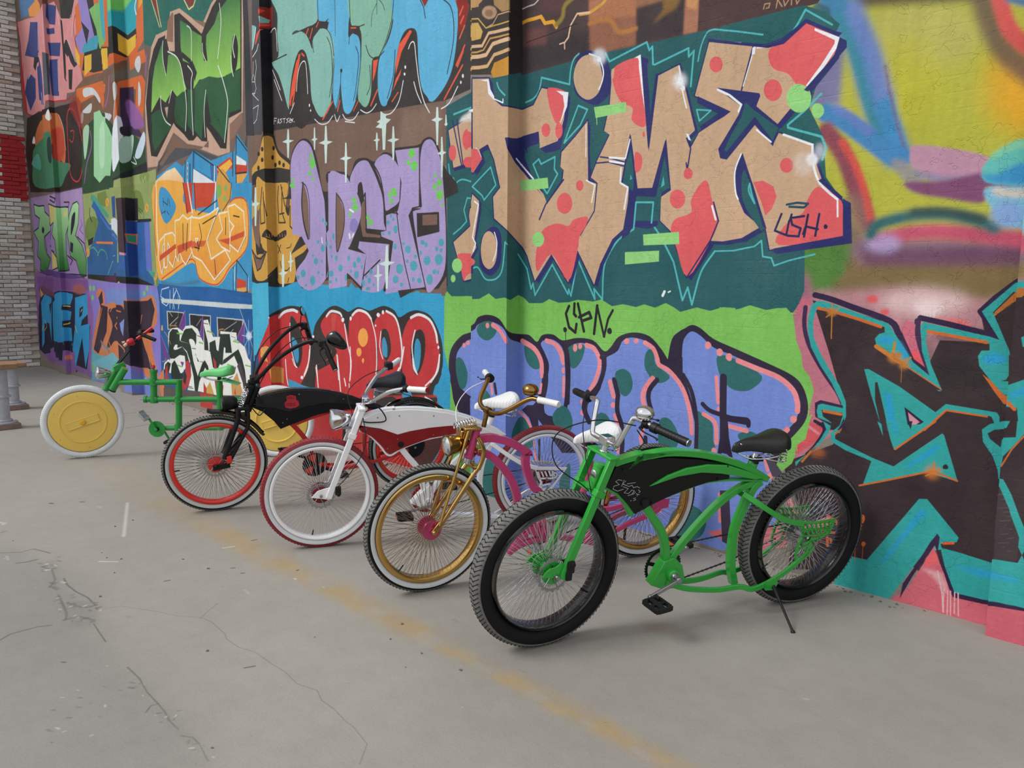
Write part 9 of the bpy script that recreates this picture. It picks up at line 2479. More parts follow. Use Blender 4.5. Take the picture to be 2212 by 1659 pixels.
m = MB(); m.plate([(.27, .185), (.26, .145), (.21, .14), (.19, .175), (.21, .205)], .086, .098); m.build('kickstand_bracket', greenp, root, smooth=False)

# ---- 2. pink cruiser with gold springer fork and gold rims
I4 = Matrix.Identity(4)
root, FX = bike('pink', 'pink cruiser bicycle with gold springer fork, gold rims and white quilted saddle')
R, r = BK['pink'][4:6]
tan_sp = mat('spoke_brass', 'b39a80', .25, 1.0); pinkhub = mat('pink_anodised', 'c6507a', .25, .6)
wheel('pink', 'front_wheel', root, FX, R, r, gold, rubber, whiterub, hub_c=pinkhub, hole=.262, spoke_c=tan_sp, valve=2.5)
wheel('pink', 'rear_wheel', root, I4, R, r, gold, rubber, whiterub, hub_c=pinkhub, hole=.262, spoke_c=tan_sp)
sec = RECT(.036, .034)
top = TR['pink.top'] + [(.775, .69)]
frame_part(root, 'top_tube', [(p[0], 0, p[1]) for p in top], RECT(.038, .040), pinkp, bev=.004)
frame_part(root, 'middle_tube', [(p[0], 0, p[1]) for p in TR['pink.top2'][:5] + [(.66, .36), (.65, .24)]], RECT(.036, .040), pinkp, bev=.004)
frame_part(root, 'down_tube', [(p[0], 0, p[1]) for p in TR['pink.mid'][:6] + [(.80, .34), (.74, .26), (.66, .225)]], RECT(.036, .040), pinkp, bev=.004)
frame_part(root, 'lower_arc', q2('pink.low'), RECT(.036, .030), pinkp, bev=.004)
frame_part(root, 'front_brace', q2('pink.front_tri'), RECT(.030, .026), pinkp, bev=.003)
frame_part(root, 'cross_brace', [(.84, 0, .16), (.75, 0, .30), (.66, 0, .23)], RECT(.026, .022), pinkp)
frame_part(root, 'seat_tube', [(.385, 0, .62), (.40, 0, .53), (.42, 0, .43), (.40, 0, .30), (.36, 0, .15)], ROUND(.036, .040), pinkp)
for sd in (-1, 1):
    frame_part(root, 'lower_stay', [(.36, sd * .03, .17), (.25, sd * .055, .20), (.14, sd * .062, .243), (.0, sd * .062, .28), (-.06, sd * .062, .31)], RECT(.014, .028), pinkp, bev=.002)
    frame_part(root, 'upper_stay', [(.41, sd * .03, .36), (.29, sd * .055, .345), (.15, sd * .062, .36), (.0, sd * .062, .35)], RECT(.014, .028), pinkp, bev=.002)
    m = MB(); m.plate([(.06, .33), (-.02, .375), (-.125, .36), (-.12, .31), (-.02, .30), (.03, .28)], sd * .058, sd * .064); m.build('dropout_plate', pinkp, root, smooth=False)
    MB().lathe([(0, sd * .085), (.009, sd * .085), (.010, sd * .05)], (0, 0, R), n=12).build('axle_nut', steel, root)
h0, h1 = Vector((1.068, 0, .86)), Vector((1.112, 0, .70))
m = MB(); m.tube([h0, h1], .021, 20); m.tube([h0, h0.lerp(h1, .1)], .026, 20); m.tube([h1, h1.lerp(h0, .1)], .026, 20); m.build('head_tube', pinkp, root)
MB().tube([h1 + Vector((0, 0, -.002)), h1 + Vector((.006, 0, -.03))], .024, 20).build('headset', chrome, root)
bb = (.655, .225)
MB().lathe([(0, .04), (.028, .04), (.03, .03), (.03, -.03), (.028, -.04), (0, -.04)], (bb[0], 0, bb[1]), n=24).build('bottom_bracket', pinkp, root)
MB().tube([(bb[0], -.09, bb[1]), (bb[0], .09, bb[1])], .011, 12).build('axle', steel, root)
chainring(root, (bb[0], -.05, bb[1]), .085, steel, 38); crank(root, (bb[0], .085, bb[1]), (bb[0] + .04, .09, bb[1] + .165), chrome); crank(root, (bb[0], -.085, bb[1]), (bb[0] - .04, -.09, bb[1] - .165), chrome)
pedal(root, (bb[0] + .042, .15, bb[1] + .172), chrome, tilt=.25); pedal(root, (bb[0] - .042, -.15, bb[1] - .172), chrome)
chain(root, 'chain', [(bb[0], -.05, bb[1] - .085), (.05, -.05, R - .04)]); chain(root, 'chain', [(bb[0], -.05, bb[1] + .087), (.0, -.05, R + .042)])
MB().tube([(.385, 0, .61), (.390, 0, .72)], .0135, 14).build('seat_post', chrome, root)
MB().box((.385, 0, .705), (.05, .05, .03)).build('seat_clamp', plastic, root, bevel=.004)
saddle(root, I4, (.365, 0, .725), .27, .205, whitequilt, thick=.072, rail=chrome)
for sd in (-1, 1):
    F1 = [(-.235, sd * .045, .815), (-.262, sd * .060, .745), (-.245, sd * .060, .67), (-.20, sd * .060, .61), (-.03, sd * .060, .362)]
    m = MB(); m.sweep(spl(F1, 6), ROUND(.020, .026)); m.build('rear_fork_leg', gold, root, X=FX)
    m = MB(); m.tube([(-.185, sd * .045, .865), (-.03, sd * .066, .375)], .0085, 12); m.build('front_strut', gold, root, X=FX)
    m = MB(); m.sweep([(-.045, sd * .064, .392), (.004, sd * .064, .335)], RECT(.010, .030)); m.lathe([(0, sd * .082), (.009, sd * .082), (.012, sd * .076), (.012, sd * .058)], (0, 0, R), n=12); m.build('rocker', gold, root, X=FX, bevel=.002)
m = MB(); m.sweep([(-.20, -.055, .862), (-.20, .055, .862)], RECT(.014, .085), up=(0, 0, 1)); m.build('upper_plate', gold, root, X=FX, bevel=.004)
m = MB(); m.sweep([(-.248, -.066, .748), (-.248, .066, .748)], RECT(.020, .04), up=(0, 0, 1)); m.sweep([(-.232, -.066, .655), (-.232, .066, .655)], RECT(.020, .036), up=(0, 0, 1)); m.build('fork_crown', gold, root, X=FX, bevel=.003)
m = MB(); m.box((-.175, 0, .83), (.06, .07, .045)); m.tube([(-.16, 0, .815), (-.235, 0, .70)], .016, 12); m.build('springer_body', gold, root, X=FX, bevel=.005)
springcoil(root, FX, (-.125, 0, .868), (-.235, 0, .888), .019, .0042, 8)
springcoil(root, FX, (-.225, 0, .67), (-.225, 0, .735), .013, .003, 5)
BR = [(-.475, .40, 1.055), (-.44, .28, 1.052), (-.41, .235, 1.045), (-.335, .155, .975), (-.31, .09, .945), (-.305, 0, .94)]
bar = BR + [(x_, -y_, z_) for x_, y_, z_ in BR[-2::-1]]
bronze = mat('bronze_bar', '97733f', .22, 1.0)
MB().tube(spl(bar, 5), .0120, 14).build('handlebar', bronze, root, X=FX)
m = MB(); m.tube([(-.305, -.022, .94), (-.305, .022, .94)], .019, 16); m.tube([(-.302, 0, .94), (-.285, 0, .855)], .0125, 14); m.build('stem', bronze, root, X=FX)
for sd in (1, -1):
    grip(root, FX, (-.443, sd * .285, 1.052), (-.478, sd * .415, 1.056), .0165, whitev)
m = MB(); m.tube([(-.437, -.255, 1.05), (-.443, -.285, 1.052)], .024, 14); m.sweep([(-.43, -.255, 1.05), (-.40, -.30, 1.04), (-.41, -.36, 1.04)], ROUND(.008, .008)); m.build('shift_lever', plastic, root, X=FX)
bell(root, FX, (-.425, .225, 1.088), bronze, .042)
cable(root, FX, [(-.43, -.27, 1.04), (-.30, -.24, 1.0), (-.20, -.16, .93), (-.18, -.08, .84), (-.23, -.02, .76)], whitev, .0026)
headlight(root, FX, (-.115, 0, .775), .052, bronze, .12, (1, .05, -.08))
MB().box((-.17, 0, .80), (.02, .02, .05)).build('lamp_bracket', gold, root, X=FX)
MB().tube([(.10, -.03, .20), (.06, -.10, .012)], .008, 8).build('kickstand', plastic, root)

# ---- 3. white and red cruiser
root, FX = bike('white', 'white cruiser bicycle with dark red lower tank and red-brown tyres on white rims')
R, r = BK['white'][4:6]
redhub = mat('maroon_hub', '7a2630', .3, .5)
wheel('white', 'front_wheel', root, FX, R, r, whitep, darkred, whiterub, hub_c=redhub, hole=.272, disc=True, hw=.058, valve=2.95)
wheel('white', 'rear_wheel', root, I4, R, r, whitep, darkred, whiterub, hub_c=redhub, hole=.272, disc=True, hw=.06)
for sd in (-1, 1):
    m = MB(); m.plate(TR['white.tank_w'], sd * .024, sd * .030); m.build('tank_panel', whitep, root, smooth=False, label='white upper tank panel', bevel=.002)
    m = MB(); m.plate(TR['white.tank_r'], sd * .022, sd * .028); m.build('tank_panel', mat('tank_red', '8e161c', .3, coat=.3), root, smooth=False, label='dark red lower tank panel', bevel=.002)
    PP = TR['white.plate']; m = plate_rim(PP, sd * .060, sd * .068, .014)
    y = sd * .064
    for i in range(5): m.sweep([(.06 - i * .025, y, .395), (.045 - i * .025, y, .36)], RECT(.008, .009))
    m.sweep([(.05, y, .35), (-.05, y, .345)], RECT(.008, .010)); m.sweep([(.04, y, .30), (-.03, y, .31)], RECT(.008, .010)); m.sweep([(.045, y, .27), (.0, y, .275)], RECT(.008, .016))
    m.lathe([(.014, y - .004), (.020, y - .004), (.020, y + .004), (.014, y + .004)], (-.055, 0, .365), n=16, closed=True)
    m.build('dropout_plate', whitep, root, smooth=False)
    frame_part(root, 'upper_stay', [(p[0], sd * t_, p[1]) for p, t_ in zip(TR['white.stay_up'], (.03, .055, .064, .064))], RECT(.014, .026), whitep, bev=.002)
    frame_part(root, 'lower_stay', [(.31, sd * .03, .095), (.22, sd * .055, .125), (.13, sd * .064, .19), (.045, sd * .064, .235)], RECT(.014, .026), whitep, bev=.002)
    MB().lathe([(0, sd * .085), (.009, sd * .085), (.010, sd * .05)], (0, 0, R), n=12).build('axle_nut', steel, root)
frame_part(root, 'top_tube', q2('white.top'), RECT(.044, .022), whitep, bev=.004)
m = MB(); m.plate([(.47, .745), (.40, .725), (.33, .69), (.262, .642), (.36, .630), (.45, .66)], -.020, .020); m.build('tail', whitep, root, smooth=False, bevel=.006)
frame_part(root, 'tank_edge', q2('white.under'), RECT(.044, .012), whitep, bev=.002)
m = MB(); m.sweep([(1.10, 0, .77), (.9, 0, .74), (.7, 0, .74), (.5, 0, .72)], RECT(.04, .07)); m.sweep([(1.0, 0, .60), (.95, 0, .72)], RECT(.04, .07)); m.build('tank_core', whitep, root, smooth=False)
for i, p_ in enumerate(((1.08, .795), (.95, .80), (.74, .79), (1.15, .728), (.96, .655), (.74, .67), (1.02, .60), (.55, .70))): MB().lathe([(0, .034), (.004, .033), (.005, .03), (.005, .0)], (p_[0], 0, p_[1]), n=10).build('screw', steel, root)
MB().lathe([(0, .036), (.016, .036), (.018, .032), (.018, .02)], (.94, 0, .62), n=18).build('panel_knob', plastic, root)
frame_part(root, 'down_tube', [(.93, 0, .585), (.89, 0, .53), (.835, 0, .46), (.80, 0, .36), (.775, 0, .24)], RECT(.034, .036), whitep, bev=.003)
frame_part(root, 'frame_arc', [(.33, 0, .625), (.45, 0, .58), (.56, 0, .51), (.66, 0, .41), (.73, 0, .31), (.765, 0, .24)], RECT(.030, .030), whitep, bev=.003)
frame_part(root, 'seat_tube', q2('white.c_tube'), RECT(.034, .032), whitep, bev=.003)
frame_part(root, 'lower_tube', [(.77, 0, .205), (.70, 0, .165), (.60, 0, .135), (.50, 0, .118), (.38, 0, .104), (.30, 0, .092)], RECT(.034, .026), whitep, bev=.003)
m = MB(); m.plate([(.875, .235), (.825, .29), (.755, .35), (.73, .28), (.75, .20), (.80, .20)], -.028, .028); m.lathe([(0, .045), (.03, .045), (.03, -.045), (0, -.045)], (.765, 0, .235), n=24); m.build('bottom_bracket', whitep, root, bevel=.003)
bb = (.765, .235); MB().tube([(bb[0], -.09, bb[1]), (bb[0], .09, bb[1])], .011, 12).build('axle', steel, root)
chainring(root, (bb[0], -.05, bb[1]), .092, mat('red_ring', 'a01c20', .35, .3), 40, holes=False)
crank(root, (bb[0], .085, bb[1]), (bb[0] + .165, .092, bb[1] - .03)); crank(root, (bb[0], -.085, bb[1]), (bb[0] - .165, -.092, bb[1] + .03))
pedal(root, (bb[0] + .172, .15, bb[1] - .03)); pedal(root, (bb[0] - .172, -.15, bb[1] + .03))
chain(root, 'chain', [(bb[0], -.05, bb[1] - .092), (.0, -.05, R - .04)]); chain(root, 'chain', [(bb[0], -.05, bb[1] + .094), (.0, -.05, R + .045)])
MB().sweep([(.385, 0, .70), (.360, 0, .765)], ROUND(.04, .044)).build('seat_lug', whitep, root)
MB().tube([(.362, 0, .755), (.352, 0, .815)], .0135, 14).build('seat_post', chrome, root)
MB().tube([(.364, 0, .760), (.360, 0, .780)], .022, 14).build('seat_clamp', plastic, root)
saddle(root, I4, (.335, 0, .812), .28, .205, whitequilt, thick=.068, rail=chrome, sp_c=chrome)
h0, h1 = Vector((1.158, 0, .86)), Vector((1.228, 0, .695))
m = MB(); m.tube([h0, h1], .023, 20); m.tube([h0, h0.lerp(h1, .08)], .028, 20); m.tube([h1, h1.lerp(h0, .08)], .028, 20); m.build('head_tube', whitep, root)
for sd in (-1, 1):
    MB().sweep([(-.242, sd * .062, .852), (-.043, sd * .062, .325)], RECT(.020, .034)).build('fork_leg', whitep, root, X=FX, bevel=.003)
    m = MB(); m.plate([(.055, .335), (.02, .372), (-.013, .382), (-.055, .392), (-.072, .345), (-.048, .315), (-.001, .325)], sd * .052, sd * .062); m.build('fork_dropout', whitep, root, X=FX, smooth=False, bevel=.001)
    MB().sweep([(-.190, sd * .062, .715), (-.178, sd * .062, .685)], RECT(.030, .046)).build('fork_collar', whitep, root, X=FX, bevel=.003)
    MB().lathe([(0, sd * .078), (.008, sd * .078), (.010, sd * .06)], (0, 0, R), n=12).build('axle_nut', steel, root, X=FX)
m = MB(); m.sweep([(-.242, -.076, .858), (-.242, .076, .858)], RECT(.014, .042), up=(0, 0, 1)); m.sweep([(-.184, -.074, .70), (-.184, .074, .70)], RECT(.012, .044), up=(0, 0, 1)); m.build('fork_crown', whitep, root, X=FX, bevel=.003)
BR = [(-.52, .42, 1.045), (-.45, .32, 1.03), (-.37, .235, .995), (-.30, .14, .93), (-.272, .06, .90), (-.268, 0, .90)]
bar = BR + [(x_, -y_, z_) for x_, y_, z_ in BR[-2::-1]]
MB().tube(spl(bar, 5), .0125, 14).build('handlebar', chrome, root, X=FX)
m = MB(); m.box((-.268, 0, .90), (.045, .06, .040)); m.tube([(-.268, 0, .90), (-.245, 0, .855)], .014, 14); m.build('stem', chrome, root, X=FX, bevel=.005)
for sd in (1, -1):
    grip(root, FX, (-.47, sd * .345, 1.034), (-.545, sd * .465, 1.052), .0165, whitev, endc=mat('grip_end_red', '8e161c', .4) if sd > 0 else None)
    lever(root, FX, (-.455, sd * .325, 1.03), (-.5, sd * 1, .1), plastic)
MB().box((-.455, -.33, 1.04), (.05, .06, .045)).build('switch_box', plastic, root, X=FX, bevel=.006)
headlight(root, FX, (-.105, 0, .788), .062, chrome, .11, (1, .02, -.08))
MB().box((-.17, 0, .735), (.07, .02, .012)).build('lamp_bracket', steel, root, X=FX)
cable(root, FX, [(-.40, -.30, 1.02), (-.28, -.22, .99), (-.18, -.12, .92), (-.20, -.04, .80)])
cable(root, FX, [(-.30, .05, .90), (-.36, .06, .84), (-.38, .05, .78), (-.30, .04, .77), (-.25, .03, .775)], r=.004)
cable(root, FX, [(-.25, .04, .80), (-.26, .08, .70), (-.24, .09, .60), (-.17, .08, .48), (-.09, .075, .39)])
m = MB(); m.box((-.098, .072, .372), (.034, .026, .05)); m.lathe([(0, .09), (.011, .09), (.012, .07)], (-.10, 0, .35), n=12); m.build('brake_caliper', plastic, root, X=FX, smooth=False, bevel=.004)
MB().tube([(.15, -.04, .16), (.10, -.11, .012)], .008, 8).build('kickstand', plastic, root)

# ---- 4. black and red electric cruiser with tall handlebars
root, FX = bike('black', 'black electric cruiser bicycle with very tall black handlebars, red rims and fenders')
R, r = BK['black'][4:6]
darksp = mat('spoke_dark', '8c8686', .3, .9); redsp = mat('spoke_red', 'b52a26', .35, .3)
wheel('black', 'front_wheel', root, FX, R, r, brightred, rubber, greyrub, hub_c=brightred, hole=.266, disc=True, spoke_c=darksp, valve=1.7, hw=.055, spt=.0013)
wheel('black', 'rear_wheel', root, I4, R, r, brightred, rubber, greyrub, hub_c=plastic, hole=.264, disc=True, spoke_c=redsp, spt=.0015)
MB().lathe([(0, .05), (.085, .05), (.10, .035), (.10, -.035), (.085, -.05), (0, -.05)], (0, 0, R), n=40).build('hub_motor', blackm, root)
tt, tb, tm = TR['black.tank_top'], TR['black.tank_bot'], TR['black.tank_mid']
tt = tt[:6] + [(.40, .725), (.30, .69), (.235, .655)]; tb = tb[:6] + [(.53, .668), (.40, .668), (.235, .640)]; tm = tm[:5] + [(.53, .71), (.40, .69), (.235, .648)]
for sd in (-1, 1):
    m = MB(); m.plate(tt + tm[::-1], sd * .026, sd * .034); m.build('tank_panel', mat('tank_gloss_black', '0c0e16', .33, coat=.3), root, smooth=False, label='glossy black upper tank panel', bevel=.003)
    m = MB(); m.plate(tm + tb[::-1], sd * .022, sd * .029); m.build('tank_panel', mat('tank_matt_black', '09090a', .6, spec=.3), root, smooth=False, label='matt black lower tank panel', bevel=.002)
    frame_part(root, 'lower_stay', [(.75, sd * .035, .255), (.55, sd * .05, .225), (.3, sd * .062, .26), (.05, sd * .066, .325)], RECT(.014, .026), redp, bev=.002)
    frame_part(root, 'upper_stay', [(.26, sd * .03, .60), (.16, sd * .060, .50), (.03, sd * .066, .37)], RECT(.014, .026), redp, bev=.002)
    m = MB(); m.plate([(.14, .43), (-.10, .49), (-.02, .33), (.05, .29)], sd * .064, sd * .070); m.build('dropout_plate', blackm, root, smooth=False)
    MB().lathe([(0, sd * .088), (.009, sd * .088), (.010, sd * .05)], (0, 0, R), n=12).build('axle_nut', steel, root)
frame_part(root, 'top_tube', [(p[0], 0, p[1] - .004) for p in tt], RECT(.05, .020), blackp, bev=.004)
frame_part(root, 'frame_arc', [(p[0], 0, p[1] - .004) for p in TR['black.redline'][1:]], RECT(.044, .022), redp, bev=.003)
m = MB(); m.sweep([(1.12, 0, .755), (.9, 0, .74), (.6, 0, .73), (.4, 0, .69)], RECT(.044, .06)); m.sweep([(1.0, 0, .60), (.95, 0, .72)], RECT(.04, .07)); m.build('tank_core', blackm, root, smooth=False)
for p_ in ((.985, .605), (.955, .63), (.87, .805), (.55, .75)): MB().lathe([(0, .040), (.004, .039), (.005, .03), (.005, .0)], (p_[0], 0, p_[1]), n=10).build('screw', steel, root)
# red bubble sticker on the tank: two lines "WILL" / "HOGS"-like bubble letters as the photo shows
bd = mat('sticker_red', 'c22a34', .5); bk = mat('sticker_dark', '5a1218', .5)
m = MB(); m.plate([(.958, .795), (.93, .803), (.895, .795), (.89, .765), (.875, .755), (.868, .725), (.89, .710), (.93, .704), (.965, .715), (.972, .745), (.955, .765)], .034, .0352); m.build('tank_sticker', bd, root, smooth=False, label='red bubble-letter sticker on the tank')
st = [[(.952, .793), (.948, .773), (.943, .788), (.938, .773), (.934, .793)], [(.929, .793), (.929, .773)], [(.922, .793), (.922, .774), (.914, .774)], [(.908, .793), (.908, .774), (.900, .774)],
      [(.962, .748), (.960, .722)], [(.950, .748), (.949, .722)], [(.961, .736), (.950, .736)], [(.943, .744), (.933, .744), (.932, .724), (.942, .724), (.943, .744)], [(.915, .744), (.925, .744), (.925, .724), (.915, .724), (.915, .734), (.920, .734)], [(.897, .744), (.908, .744), (.907, .735), (.898, .733), (.897, .724), (.908, .724)]]
lettering(root, st, .0028, bk, 'sticker_lettering', .0356)
frame_part(root, 'down_tube', [(.93, 0, .60), (.87, 0, .53), (.82, 0, .46), (.78, 0, .37), (.765, 0, .29)], RECT(.034, .034), redp, bev=.003)
frame_part(root, 'seat_tube', [(.24, 0, .64), (.33, 0, .56), (.38, 0, .42), (.36, 0, .27), (.33, 0, .24)], RECT(.034, .032), redp, bev=.003)
frame_part(root, 'lower_tube', [(.76, 0, .26), (.60, 0, .215), (.45, 0, .215), (.33, 0, .24)], RECT(.034, .028), redp, bev=.003)
MB().box((.50, 0, .50), (.07, .07, .22), Matrix.Rotation(-.05, 3, 'Y')).build('battery', blackm, root, bevel=.008)
bb = (.763, .277); m = MB(); m.lathe([(0, .045), (.03, .045), (.03, -.045), (0, -.045)], (bb[0], 0, bb[1]), n=24); m.build('bottom_bracket', redp, root)
MB().tube([(bb[0], -.09, bb[1]), (bb[0], .09, bb[1])], .011, 12).build('axle', steel, root)
chainring(root, (bb[0], .05, bb[1]), .088, mat('ring_black', '1d1d1f', .4, .5), 40, holes=False)
m = MB()
for k in range(3):
    a = k * 2.094 + .3; P3 = [(bb[0] + rr * math.sin(a + da), bb[1] + rr * math.cos(a + da)) for rr, da in ((.02, -.3), (.078, -.42), (.080, 0), (.078, .42), (.02, .3))]
    m.plate(P3, .052, .054)
m.build('ring_flame_panel', brightred, root, smooth=False)
crank(root, (bb[0], .085, bb[1]), (bb[0] - .155, .092, bb[1] - .06), blackm); crank(root, (bb[0], -.085, bb[1]), (bb[0] + .155, -.092, bb[1] + .06), blackm)
pedal(root, (bb[0] - .165, .15, bb[1] - .062)); pedal(root, (bb[0] + .165, -.15, bb[1] + .062))
chain(root, 'chain', [(bb[0], -.045, bb[1] - .088), (.0, -.045, R - .04)]); chain(root, 'chain', [(bb[0], -.045, bb[1] + .09), (.0, -.045, R + .045)])
MB().tube([(.305, 0, .66), (.292, 0, .80)], .0145, 14).build('seat_post', chrome, root)
m = MB(); m.lathe([(0, .022), (.018, .022), (.02, .018), (.02, -.018), (.018, -.022), (0, -.022)], (.296, 0, .77), n=18); m.build('seat_clamp', steel, root)
sd_ = saddle(root, I4, (.22, 0, .81), .29, .20, mat('black_vinyl', '14171f', .3), thick=.085, rail=steel)
fr_ = [(R * 1.045 * math.sin(a), R * 1.045 * math.cos(a) + R) for a in [-.15 - i * .12 for i in range(13)]]
m = MB(); m.sweep([(p[0], 0, p[1]) for p in [(R * 1.05 * math.sin(a), R * 1.05 * math.cos(a) + R) for a in [.55 - i * .12 for i in range(18)]]], [(-.036, -.016), (-.030, 0), (-.015, .007), (.015, .007), (.030, 0), (.036, -.016), (.028, -.008), (.012, .002), (-.012, .002), (-.028, -.008)]); m.build('rear_fender', blackp, root)
m = MB(); ang = [.12 - i * .092 for i in range(14)]
m.sweep([(R * 1.055 * math.sin(a), 0, R * 1.055 * math.cos(a) + R + (.012 if i in (0, 13) else 0)) for i, a in enumerate(ang)], [(-.036, -.016), (-.030, 0), (-.015, .007), (.015, .007), (.030, 0), (.036, -.016), (.028, -.008), (.012, .002), (-.012, .002), (-.028, -.008)]); m.build('front_fender', blackp, root, X=FX)
h0, h1 = Vector((1.150, 0, .87)), Vector((1.215, 0, .70))
m = MB(); m.tube([h0, h1], .024, 20); m.build('head_tube', blackm, root)
for sd in (-1, 1):
    m = MB(); m.tube(spl([(-.215, sd * .058, .76), (-.215, sd * .060, .62), (-.19, sd * .060, .56), (-.075, sd * .062, .345)], 6), .0135, 12); m.build('rear_fork_leg', blackm, root, X=FX)
    m = MB(); m.tube([(-.155, sd * .060, .74), (-.150, sd * .062, .66), (-.055, sd * .066, .39)], .0165, 12); m.build('front_strut', blackm, root, X=FX)
    m = MB(); m.sweep([(-.09, sd * .066, .345), (.02, sd * .066, .330)], RECT(.010, .040)); m.lathe([(0, sd * .084), (.009, sd * .084), (.012, sd * .078), (.012, sd * .062)], (0, 0, R), n=12); m.build('rocker', blackm, root, X=FX, bevel=.003)
    springcoil(root, FX, (-.165, sd * .030, .73), (-.215, sd * .030, .86), .017, .0038, 9)
m = MB(); m.sweep([(-.19, -.075, .735), (-.19, .075, .735)], RECT(.022, .075), up=(0, 0, 1)); m.sweep([(-.20, -.07, .67), (-.20, .07, .67)], RECT(.02, .05), up=(0, 0, 1)); m.sweep([(-.235, -.05, .88), (-.235, .05, .88)], RECT(.02, .05), up=(0, 0, 1)); m.build('fork_crown', blackm, root, X=FX, bevel=.004)
MB().tube([(-.20, 0, .74), (-.27, 0, .92)], .018, 14).build('steerer', blackm, root, X=FX)
BR = [(-.705, .47, 1.14), (-.675, .425, 1.225), (-.62, .36, 1.245), (-.52, .29, 1.20), (-.40, .21, 1.10), (-.31, .13, .985), (-.275, .06, .93), (-.27, 0, .925)]
bar = BR + [(x_, -y_, z_) for x_, y_, z_ in BR[-2::-1]]
MB().tube(spl(bar, 5), .0135, 12).build('handlebar', blackm, root, X=FX)
m = MB(); m.box((-.27, 0, .925), (.06, .09, .05)); m.box((-.25, 0, .895), (.05, .05, .05)); m.build('stem', blackm, root, X=FX, bevel=.008)
for sd in (1, -1):
    grip(root, FX, (-.690, sd * .44, 1.185), (-.730, sd * .50, 1.075), .0175, endc=steel)
    lever(root, FX, (-.675, sd * .425, 1.215), (-.4, sd * .3, -1), plastic)
    MB().box((-.66, sd * .40, 1.235), (.05, .06, .04)).build('switch_box', plastic, root, X=FX, bevel=.006)
# right-hand mirror and the teardrop mirror housing on the left
m = MB(); m.tube([(-.63, -.37, 1.25), (-.64, -.38, 1.31)], .004, 6); m.lathe([(0, .012), (.030, .010), (.036, 0), (.034, -.004), (0, -.004)], (-.645, -.38, 1.345), (-.85, .5, .15), 24); mr = m.build('mirror', plastic, root, X=FX)
MB().lathe([(0, .0135), (.030, .0125), (.031, .010)], (-.645, -.38, 1.345), (-.85, .5, .15), 24).build('mirror_glass', chrome, mr, X=FX)
m = MB(); vs = []
for i in range(7):
    t = i / 6; c = Vector((-.69 - .13 * t, .40 + .03 * t, 1.255 - .035 * t + .02 * math.sin(3 * t))); rr = (.022, .042, .054, .062, .058, .044, .014)[i]
    for j in range(12): a = 2 * math.pi * j / 12; vs.append(c + Vector((0.25 * rr * math.sin(a), rr * .8 * math.cos(a), rr * math.sin(a) * (1 + .1 * (j % 2)))))
fs = [(i * 12 + j, i * 12 + (j + 1) % 12, (i + 1) * 12 + (j + 1) % 12, (i + 1) * 12 + j) for i in range(6) for j in range(12)] + [tuple(range(11, -1, -1)), tuple(72 + j for j in range(12))]
m.add(vs, fs); m.build('mirror_housing', blackp, root, X=FX, sub=1, label='black ribbed teardrop mirror housing')
cable(root, FX, [(-.60, -.36, 1.24), (-.45, -.33, 1.20), (-.32, -.28, 1.06), (-.27, -.18, .90), (-.24, -.06, .82)], r=.0035)
cable(root, FX, [(-.64, .40, 1.25), (-.52, .34, 1.26), (-.40, .22, 1.14), (-.32, .10, .96), (-.28, .04, .86)], r=.0035)
cable(root, FX, [(-.27, .04, .88), (-.30, .05, .80), (-.34, .05, .74), (-.30, .05, .76)], r=.004)
cable(root, FX, [(-.24, .04, .74), (-.29, .05, .68), (-.33, .04, .72)], r=.004)
m = MB(); c_ = Vector((-.105, 0, .765)); D_ = Vector((1, .02, -.05)); m.lathe([(0, -.05), (.030, -.048), (.044, -.03), (.047, 0), (.047, .045), (.043, .052), (.036, .052)], c_, D_, 28)
for k in range(4): m.lathe([(.047, .0 + k * .011), (.0495, .002 + k * .011), (.0495, .006 + k * .011), (.047, .008 + k * .011)], c_, D_, 28)
hl = m.build('headlight', blackm, root, X=FX); MB().lathe([(.036, .050), (.02, .056), (0, .058)], c_, D_, 24).build('lens', mat('dark_lens', '50545a', .1, .3), hl, X=FX)
m = MB(); m.box((-.085, .072, .385), (.034, .026, .05)); m.build('brake_caliper', brightred, root, X=FX, smooth=False, bevel=.004)
m = MB(); m.tube([(.33, -.04, .24), (.30, -.12, .012)], .008, 8); m.build('kickstand', plastic, root)

